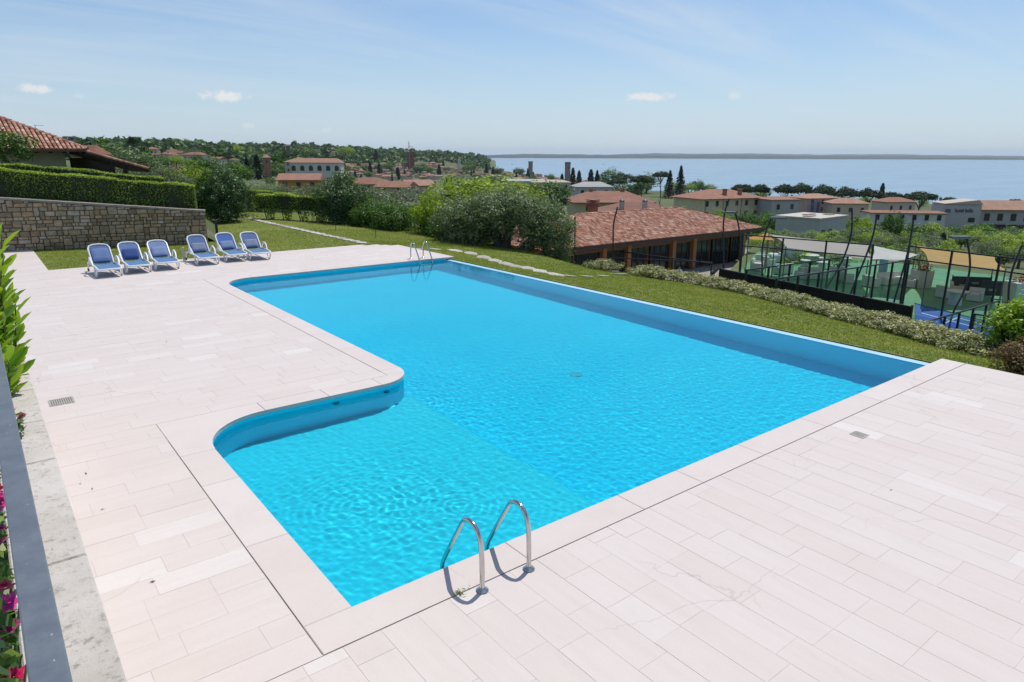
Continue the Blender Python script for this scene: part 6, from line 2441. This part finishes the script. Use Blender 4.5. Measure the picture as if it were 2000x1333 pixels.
# black screen along the near edge
zN = -3.0
A_, B_ = on_z(1405, 526, zN), on_z(1780, 601, zN)
d_ = B_ - A_
sc = thing('black_screen', 'long black fabric screen along the edge of the lounge behind the border shrubs', 'screen', (A_.x, A_.y, CZ), math.atan2(d_.y, d_.x))
n_ = 5
for i in range(n_):
    w_ = d_.length / n_
    mb = MB()
    mb.box(((i + .5) * w_, 0, (zN - CZ) / 2), (w_ - .06, .05, zN - CZ))
    mb.build('panel', plain('black_fabric', (.008, .007, .008), .9, 0, .4, 2), sc)
for i in range(n_ + 1):
    mb = MB()
    mb.box((i * d_.length / n_, .06, (zN - CZ) / 2 + .05), (.08, .08, zN - CZ + .1))
    mb.build('post', black_metal, sc)
mb = MB()
mb.box((d_.length / 2, .0, zN - CZ + .03), (d_.length + .1, .1, .05))
mb.build('rail', black_metal, sc)
zg = CZ + 2.8
glass_wall('glass_fence', 'glass fence dividing the lounge, ending at the gate beside the white sail', on_z(1517, 545, zg), on_z(1776, 509, zg), 2.8, 1.7)
glass_wall('glass_fence', 'glass fence dividing the lounge nearer the terracotta building', on_z(1458, 528, zg), on_z(1656, 502, zg), 2.8, 1.9)
zt = CZ + 3.8
glass_wall('glass_fence', 'rear glass wall with open railing on top, below the long white sail', on_z(1452, 459, zt), on_z(1706, 479, zt), 3.1, 2.3, .7)
glass_wall('glass_fence', 'rear glass wall with open railing on top, below the tan sail', on_z(1776, 481, zt), on_z(2060, 515, zt), 3.1, 2.3, .7)
glass_wall('glass_fence', 'low glass fence crossing the blue court', on_z(1784, 636, CZ + 1.5), on_z(1952, 588, CZ + 1.5), 1.5, 1.6)
glass_wall('wire_fence', 'black wire mesh fence in front of the blue court', on_z(1903, 614, CZ + 2.0), on_z(2080, 641, CZ + 2.0), 2.0, 1.9, 0, .1, 'fence', False, CZ, True)
glass_wall('low_fence', 'thin black railing in front of the terracotta building', on_z(1122, 480, -3.9), on_z(1390, 515, -3.9), 2.27, 3.0, 0, .08, 'fence', False, -6.17)
glass_wall('low_fence', 'second thin black railing meeting at the corner by the border shrubs', on_z(1390, 513, -3.9), on_z(1180, 503, -3.9), 2.27, 3.0, 0, .07, 'fence', False, -6.17)


def lamp_pole(pts, dep_, head, label):
    P_ = [at(px, py, dep_) for px, py in pts]
    b_ = P_[0].copy()
    zb = max(land_z(b_.x, b_.y), CZ - .3) if b_.x > 25 else b_.z
    t = thing('lamp_pole', label, 'lamp', (b_.x, b_.y, zb), 0, 'curved lamp poles around the court')
    loc = [Vector((p.x - b_.x, p.y - b_.y, p.z - zb)) for p in P_]
    loc = [Vector((loc[0].x, loc[0].y, 0))] + loc
    # smooth
    sm = []
    for i in range(len(loc) - 1):
        for k in range(4):
            sm.append(loc[i].lerp(loc[i + 1], k / 4))
    sm.append(loc[-1])
    for _ in range(3):
        sm = [sm[0]] + [(sm[i - 1] + sm[i] * 2 + sm[i + 1]) / 4 for i in range(1, len(sm) - 1)] + [sm[-1]]
    mb_ = MB()
    mb_.tube(sm, .05, 7)
    mb_.build('pole', black_metal, t, True)
    if head:
        e_ = sm[-1]
        mb_ = MB()
        hx = R2.x * head
        hy = R2.y * head
        c_ = e_ + Vector((hx * .38, hy * .38, .06))
        mb_.box(c_, (.85, .36, .10), F_ANG, 0, 0)
        ho = mb_.build('lamp_head', plain('lamp_grey', (.13, .15, .16), .5), t)
        mb_ = MB()
        mb_.box(c_ - Vector((0, 0, .055)), (.7, .28, .02), F_ANG)
        mb_.build('lens', plain('lamp_glass', (.35, .36, .36), .15), ho)


for (pts, dp, hd, lab) in [
        ([(1198, 478), (1197, 440), (1206, 405)], 44, 0, 'curved dark pole rising in front of the tiled roof near the brick chimney'),
        ([(1123, 480), (1123, 424)], 44, 0, 'straight dark pole at the corner of the tiled roof'),
        ([(1414, 522), (1412, 440), (1416, 410), (1424, 390)], 42, 0, 'curved dark pole in front of the roof end towards the yellow house'),
        ([(1446, 512), (1446, 460), (1440, 428), (1436, 417)], 42, -1, 'lamp pole with its head turned towards the tiled roof'),
        ([(1490, 540), (1487, 490), (1496, 450), (1506, 428)], 38, 1, 'lamp pole with a flat head in front of the orange sail corner'),
        ([(1590, 600), (1645, 515), (1665, 455), (1664, 408)], 38, 0, 'curved dark pole leaning over the dividing glass fence'),
        ([(1650, 600), (1690, 505), (1706, 460), (1712, 425)], 37, 0, 'curved dark pole at the gate between the sails'),
        ([(1740, 610), (1775, 490), (1784, 430)], 38, 0, 'dark pole beside the tan sail corner'),
        ([(1858, 614), (1884, 570), (1896, 525), (1893, 490), (1888, 466)], 33, -1, 'lamp pole with a flat head in front of the tan sail'),
        ([(1975, 625), (1968, 580), (1975, 530), (1996, 480)], 33, 0, 'curved dark pole beyond the tan sail')]:
    lamp_pole(pts, dp, hd, lab)


# shade sails
def sail(name, label, corners, col, sag=.35, poles=()):
    P_ = [at(px, py, dp) for px, py, dp in corners]
    c0 = sum(P_, Vector()) / len(P_)
    t = thing(name, label, 'shade sail', (c0.x, c0.y, CZ))
    loc = [p - Vector((c0.x, c0.y, CZ)) for p in P_]
    n_ = 10
    vs_, fs_ = [], []
    for j in range(n_ + 1):
        for i in range(n_ + 1):
            u, v = i / n_, j / n_
            # pull the edges in like a tensioned cloth
            uu = u + .10 * math.sin(math.pi * v) * (.5 - u) * 1.0
            vv_ = v + .10 * math.sin(math.pi * u) * (.5 - v) * 1.0
            p = (loc[0] * (1 - uu) + loc[1] * uu) * (1 - vv_) + (loc[3] * (1 - uu) + loc[2] * uu) * vv_
            p = p - Vector((0, 0, sag * math.sin(math.pi * u) * math.sin(math.pi * v)))
            vs_.append(p)
    for j in range(n_):
        for i in range(n_):
            a = j * (n_ + 1) + i
            fs_.append((a, a + 1, a + n_ + 2, a + n_ + 1))
    mb_ = MB()
    mb_.add(vs_, fs_)
    m_, nt_, b_ = new_mat('sail_' + label[:12])
    nt_.links.new(mixc(nt_, remap(nt_, noise(nt_, 1.2, 4), .3, .7), tuple(c * .92 for c in col), tuple(min(1, c * 1.06) for c in col)), b_.inputs['Base Color'])
    setin(b_, Roughness=.9)
    tl = nd(nt_, 'ShaderNodeBsdfTranslucent')
    tl.inputs[0].default_value = (*col, 1)
    ms = nd(nt_, 'ShaderNodeMixShader')
    ms.inputs[0].default_value = .4
    nt_.links.new(b_.outputs[0], ms.inputs[1])
    nt_.links.new(tl.outputs[0], ms.inputs[2])
    nt_.links.new(ms.outputs[0], nt_.nodes['Material Output'].inputs[0])
    mb_.build('cloth', m_, t, True)
    for k in range(4):
        q_ = loc[k]
        mb_ = MB()
        mb_.tube([(q_.x, q_.y, -.1), (q_.x, q_.y, q_.z + .1)], .04, 6)
        mb_.build('support_pole', plain('sail_pole', (.12, .12, .12), .5), t)


sail('shade_sail', 'tan shade sail stretched over the lounge by the blue court', [(1790, 480, 48), (1944, 500, 47), (1964, 528, 40), (1813, 516, 40)], (.55, .36, .13))
sail('shade_sail', 'long greyish white shade sail over the lounge', [(1502, 458, 52), (1700, 478, 50), (1712, 511, 44), (1535, 484, 46)], (.50, .45, .41))
sail('shade_sail', 'bright white shade sail hanging beside the gate', [(1705, 480, 50), (1798, 498, 48), (1770, 508, 43), (1702, 507, 44)], (.66, .65, .63))
sail('shade_sail', 'small orange shade sail at the corner of the terracotta building', [(1462, 464, 55), (1500, 455, 54), (1514, 470, 50), (1462, 468, 50)], (.55, .30, .06), .15)

# lounge furniture
wh = plain('white_wicker', (.58, .58, .56), .6, 0, .06, 8)


def planter(px, py, h, w, label, flower=None):
    p = on_z(px, py, CZ)
    t = thing('planter', label, 'planter', (p.x, p.y, CZ), F_ANG, 'white planters in the lounge')
    mb_ = MB()
    mb_.add([(-w / 2 * .9, -w / 2 * .9, 0), (w / 2 * .9, -w / 2 * .9, 0), (w / 2 * .9, w / 2 * .9, 0), (-w / 2 * .9, w / 2 * .9, 0), (-w / 2, -w / 2, h), (w / 2, -w / 2, h), (w / 2, w / 2, h), (-w / 2, w / 2, h)],
            [(3, 2, 1, 0), (0, 1, 5, 4), (1, 2, 6, 5), (2, 3, 7, 6), (3, 0, 4, 7), (4, 5, 6, 7)])
    mb_.build('pot', wh, t)
    g = np.random.default_rng(int(px))
    n = 120
    C = np.stack([g.normal(0, w * .26, n), g.normal(0, w * .26, n), h + np.abs(g.normal(.1, .12, n))], 1)
    link('foliage', quads_mesh('foliage', leaves(C, np.tile([0, 0, 1.], (n, 1)), .16, .07, g, .7), g.uniform(0, 1, n), LEAF['broad']), t)
    if flower:
        C = np.stack([g.normal(0, w * .25, 60), g.normal(0, w * .25, 60), h + np.abs(g.normal(.22, .1, 60))], 1)
        link('blossoms', quads_mesh('blossoms', leaves(C, np.tile([0, 0, 1.], (60, 1)), .15, .12, g, .8), g.uniform(0, 1, 60), flower), t)


pinkf = plain('planter_flower', (.50, .05, .09), .6, 0, .3, 8)
planter(1546, 511, 1.25, 1.15, 'tall white planter with reddish flowers under the long sail', pinkf)
planter(1797, 561, 1.15, 1.05, 'white planter topped with pink flowers beside the white sofa', pinkf)
planter(1985, 592, 1.3, 1.2, 'white planter with small pink flowers near the tan sail', pinkf)
planter(1635, 545, .9, .9, 'white planter behind the dividing glass fence', None)


def armchair(px, py, rz, label, w=.8, group='white lounge seats'):
    p = on_z(px, py, CZ)
    t = thing('armchair' if w < 1.2 else 'sofa', label, 'armchair' if w < 1.2 else 'sofa', (p.x, p.y, CZ), rz, group)
    mb_ = MB()
    mb_.box((0, 0, .22), (w, .78, .34))
    mb_.build('seat_base', wh, t)
    mb_ = MB()
    mb_.box((0, .33, .55), (w, .14, .5), 0, -.12)
    mb_.build('backrest', wh, t)
    for s in (-1, 1):
        mb_ = MB()
        mb_.box((s * (w / 2 - .07), -.02, .48), (.13, .74, .22))
        mb_.build('arm', wh, t)
    mb_ = MB()
    mb_.box((0, -.06, .44), (w - .3, .62, .1))
    mb_.build('cushion', plain('white_cushion', (.66, .66, .64), .8), t)


def table(px, py, r, h, label):
    p = on_z(px, py, CZ)
    t = thing('table', label, 'table', (p.x, p.y, CZ), 0, 'white tables in the lounge')
    mb_ = MB()
    mb_.lathe([(r, h - .05), (r * 1.02, h - .03), (r, h)], (0, 0, 0), 20)
    mb_.build('top', wh, t)
    mb_ = MB()
    mb_.lathe([(r * .62, 0), (r * .55, h * .5), (r * .62, h - .05)], (0, 0, 0), 16)
    mb_.build('pedestal', wh, t, True)


table(1864, 595, .62, .85, 'round white table with drum pedestal near the blue court')
armchair(1845, 582, 1.2, 'white armchair at the round table, side towards the planter')
armchair(1903, 588, -1.4, 'white armchair at the round table, side towards the dark banner')
armchair(1868, 574, .4, 'white bench seat behind the round table', 1.7)
armchair(1742, 555, -.3, 'long white sofa beside the pink flowered planter', 2.2)
armchair(1775, 561, -1.3, 'white armchair between the long sofa and the pink planter')
for i, (px, py) in enumerate([(1478, 527), (1500, 520), (1484, 515), (1528, 535), (1515, 512), (1565, 545), (1588, 545), (1655, 552), (1700, 560)]):
    armchair(px, py, .4 + i * .9, 'white seat in the lounge behind the black screen', .85 if i % 3 else 1.6)
for i, (px, py, r, h) in enumerate([(1580, 514, .75, .7), (1511, 508, .5, .55), (1605, 525, .5, .55), (1650, 518, .5, .6), (1572, 520, .4, .5), (1600, 515, .35, .5)]):
    table(px, py, r, h, 'low round white table in the lounge behind the black screen')
for (px, py, w_, lab) in [(1893, 574, 2.3, 'dark printed banner on the court fence behind the armchair'), (1952, 584, 2.4, 'dark printed banner on the court fence beside the white planter')]:
    p = on_z(px, py, CZ)
    t = thing('banner', lab, 'banner', (p.x, p.y, CZ), F_ANG - .2)
    mb = MB()
    mb.box((0, 0, .65), (w_, .04, .95))
    mb.build('panel', plain('banner_dark', (.035, .045, .05), .6, 0, .3, 3), t)
    for x in (-.3, .15, .5):
        mb = MB()
        mb.box((x * w_ * .7, -.025, .6 + .12 * math.sin(x * 9)), (w_ * .18, .006, .14))
        mb.build('print', plain('banner_print', (.28, .30, .31), .6), t)
    for s in (-1, 1):
        mb = MB()
        mb.box((s * w_ / 2, 0, .6), (.05, .06, 1.2))
        mb.build('post', black_metal, t)
mb = MB()
p = on_z(1721, 550, CZ)
t = thing('blue_board', 'upright pale blue board at the rear of the lounge', 'board', (p.x, p.y, CZ), F_ANG)
mb.box((0, 0, 1.2), (.62, .05, 1.5))
mb.build('panel', plain('board_blue', (.16, .32, .42), .6), t)
for s in (-1, 1):
    mb = MB()
    mb.box((s * .28, .0, .3), (.04, .04, .6))
    mb.build('leg', black_metal, t)


# person in a white shirt by the glazed front
def person(px, py, dep_, label):
    p = at(px, 540, dep_)
    t = thing('person', label, 'person', (p.x, p.y, -6.17), F_ANG + .2)
    shirt, trousers, skin, hair = plain('white_shirt', (.62, .64, .68), .8), plain('dark_trousers', (.03, .035, .05), .85), plain('skin', (.42, .25, .18), .6), plain('dark_hair', (.02, .015, .012), .7)
    J = {'pel': (0, 0, .95, .13), 'bel': (0, 0, 1.12, .135), 'che': (0, .01, 1.34, .15), 'nec': (0, .01, 1.50, .06), 'hea': (0, -.01, 1.62, .085), 'crn': (0, 0, 1.70, .07),
         'sL': (-.18, .01, 1.42, .065), 'eL': (-.24, .03, 1.15, .05), 'wL': (-.22, -.05, .92, .035), 'hL': (-.21, -.08, .84, .035),
         'sR': (.18, .01, 1.42, .065), 'eR': (.26, .0, 1.16, .05), 'wR': (.22, -.14, 1.0, .035), 'hR': (.20, -.2, .96, .035),
         'tL': (-.10, 0, .86, .095), 'kL': (-.11, -.01, .48, .065), 'aL': (-.11, .02, .09, .045), 'fL': (-.12, -.14, .04, .04),
         'tR': (.10, 0, .86, .095), 'kR': (.12, -.03, .48, .065), 'aR': (.12, .03, .09, .045), 'fR': (.13, -.13, .04, .04)}
    E_ = [('pel', 'bel'), ('bel', 'che'), ('che', 'nec'), ('nec', 'hea'), ('hea', 'crn'), ('che', 'sL'), ('sL', 'eL'), ('eL', 'wL'), ('wL', 'hL'), ('che', 'sR'), ('sR', 'eR'), ('eR', 'wR'), ('wR', 'hR'),
          ('pel', 'tL'), ('tL', 'kL'), ('kL', 'aL'), ('aL', 'fL'), ('pel', 'tR'), ('tR', 'kR'), ('kR', 'aR'), ('aR', 'fR')]
    names = list(J)
    me_ = bpy.data.meshes.new('body')
    me_.from_pydata([J[k][:3] for k in names], [(names.index(a), names.index(b_)) for a, b_ in E_], [])
    tmp = bpy.data.objects.new('body_tmp', me_)
    COL.objects.link(tmp)
    sk = tmp.modifiers.new('skin', 'SKIN')
    for i, k in enumerate(names):
        me_.skin_vertices[0].data[i].radius = (J[k][3], J[k][3] * (.75 if k in ('bel', 'che', 'pel') else 1))
    me_.skin_vertices[0].data[0].use_root = True
    sb = tmp.modifiers.new('sub', 'SUBSURF')
    sb.levels = 2
    dg = bpy.context.evaluated_depsgraph_get()
    fin = bpy.data.meshes.new_from_object(tmp.evaluated_get(dg))
    bpy.data.objects.remove(tmp)
    fin.materials.clear()
    for m_ in (skin, shirt, trousers, hair): fin.materials.append(m_)
    for f_ in fin.polygons:
        c_ = f_.center
        f_.use_smooth = True
        if c_.z < .95 and abs(c_.x) < .2: f_.material_index = 2
        elif c_.z < 1.50 and not (c_.z < 1.08 and abs(c_.x) > .17): f_.material_index = 1
        elif c_.z > 1.66 or (c_.z > 1.58 and c_.y > .0): f_.material_index = 3
    link('body', fin, t)


person(1326, 0, 51, 'person in a white shirt standing by the glazed front of the terracotta building')
# ------------------------------------------------------------------ thin cloud in the sky and haze in the air
def wmath(op, a, b_=None, c=None):
    n_ = nd(wn, 'ShaderNodeMath', operation=op)
    for i, v in enumerate((a, b_, c)):
        if v is None: continue
        if hasattr(v, 'is_linked'): wn.links.new(v, n_.inputs[i])
        else: n_.inputs[i].default_value = v
    return n_.outputs[0]


tc = nd(wn, 'ShaderNodeTexCoord')
sx = nd(wn, 'ShaderNodeSeparateXYZ')
wn.links.new(tc.outputs['Generated'], sx.inputs[0])
X_, Y_, Z_ = sx.outputs
zc = wmath('MAXIMUM', Z_, 0.02)
px_, py_ = wmath('DIVIDE', X_, wmath('ADD', zc, .12)), wmath('DIVIDE', Y_, wmath('ADD', zc, .12))
cv = nd(wn, 'ShaderNodeCombineXYZ')
wn.links.new(px_, cv.inputs[0])
wn.links.new(py_, cv.inputs[1])
mp = nd(wn, 'ShaderNodeMapping')
mp.inputs['Rotation'].default_value = (0, 0, .5)
mp.inputs['Scale'].default_value = (.35, 1.6, 1)
wn.links.new(cv.outputs[0], mp.inputs['Vector'])
n1 = nd(wn, 'ShaderNodeTexNoise')
setin(n1, Scale=.9, Detail=7.0, Roughness=.62, Distortion=.6)
wn.links.new(mp.outputs[0], n1.inputs['Vector'])
n2 = nd(wn, 'ShaderNodeTexNoise')
setin(n2, Scale=.35, Detail=4.0, Roughness=.55)
wn.links.new(cv.outputs[0], n2.inputs['Vector'])
cir = wmath('MULTIPLY', remap(wn, n1.outputs['Fac'], .42, .74), remap(wn, n2.outputs['Fac'], .34, .66, .25, 1.0))
cir = wmath('MULTIPLY', cir, CIRRUS)
hzn = wmath('POWER', remap(wn, Z_, .26, 0.0), 1.6)
col = mixc(wn, wmath('MULTIPLY', hzn, .82), mixc(wn, 1.0, w_sky.outputs[0], (.84, .95, 1.06), 'MULTIPLY'), HORIZON_COL)
col = mixc(wn, cir, col, CLOUD_COL)
# a few fair-weather clouds low over the horizon: lumpy puffs spread round the sky by noise in azimuth
for (cpx, cpy, wpx, hpx, dens) in [(440, 189, 40, 10, 1.0), (66, 173, 26, 7, .9), (1266, 189, 48, 9, .95), (1437, 186, 16, 8, .5), (485, 245, 16, 6, .35), (640, 254, 12, 5, .3), (155, 188, 8, 5, .35)]:
    cd = ray(cpx, cpy)
    rt = cd.cross(Vector((0, 0, 1))).normalized()
    up = rt.cross(cd).normalized()
    nv = nd(wn, 'ShaderNodeVectorMath', operation='DOT_PRODUCT')
    wn.links.new(tc.outputs['Generated'], nv.inputs[0])
    nv.inputs[1].default_value = rt
    nu = nd(wn, 'ShaderNodeVectorMath', operation='DOT_PRODUCT')
    wn.links.new(tc.outputs['Generated'], nu.inputs[0])
    nu.inputs[1].default_value = up
    nf = nd(wn, 'ShaderNodeVectorMath', operation='DOT_PRODUCT')
    wn.links.new(tc.outputs['Generated'], nf.inputs[0])
    nf.inputs[1].default_value = cd
    a_ = wmath('DIVIDE', nv.outputs['Value'], wpx / 1333)
    b_ = wmath('DIVIDE', nu.outputs['Value'], hpx / 1333)
    r_ = wmath('SQRT', wmath('ADD', wmath('MULTIPLY', a_, a_), wmath('MULTIPLY', b_, b_)))
    cn = nd(wn, 'ShaderNodeTexNoise')
    setin(cn, Scale=95.0, Detail=5.0, Roughness=.65)
    wn.links.new(tc.outputs['Generated'], cn.inputs['Vector'])
    rr_ = wmath('ADD', r_, wmath('MULTIPLY', wmath('SUBTRACT', cn.outputs['Fac'], .5), 2.4))
    mk = wmath('MULTIPLY', wmath('MULTIPLY', remap(wn, rr_, 1.05, .35), dens), wmath('GREATER_THAN', nf.outputs['Value'], .9))
    col = mixc(wn, mk, col, PUFF_COL)
wn.links.new(col, w_bg.inputs[0])

hz = bpy.data.materials.new('haze')
hz.use_nodes = True
nt = hz.node_tree
nt.nodes.clear()
o_ = nd(nt, 'ShaderNodeOutputMaterial')
pv = nd(nt, 'ShaderNodeVolumePrincipled')
setin(pv, Color=(.78, .87, .98, 1), Density=HAZE_DENSITY, Anisotropy=.35)
nt.links.new(pv.outputs[0], o_.inputs['Volume'])
mb = MB()
mb.box((9000, 9000, 74), (100000, 100000, 252))
tag(mb.build('haze', hz), 'thin pale blue haze lying over the lake and hills', 'haze', kind='stuff')
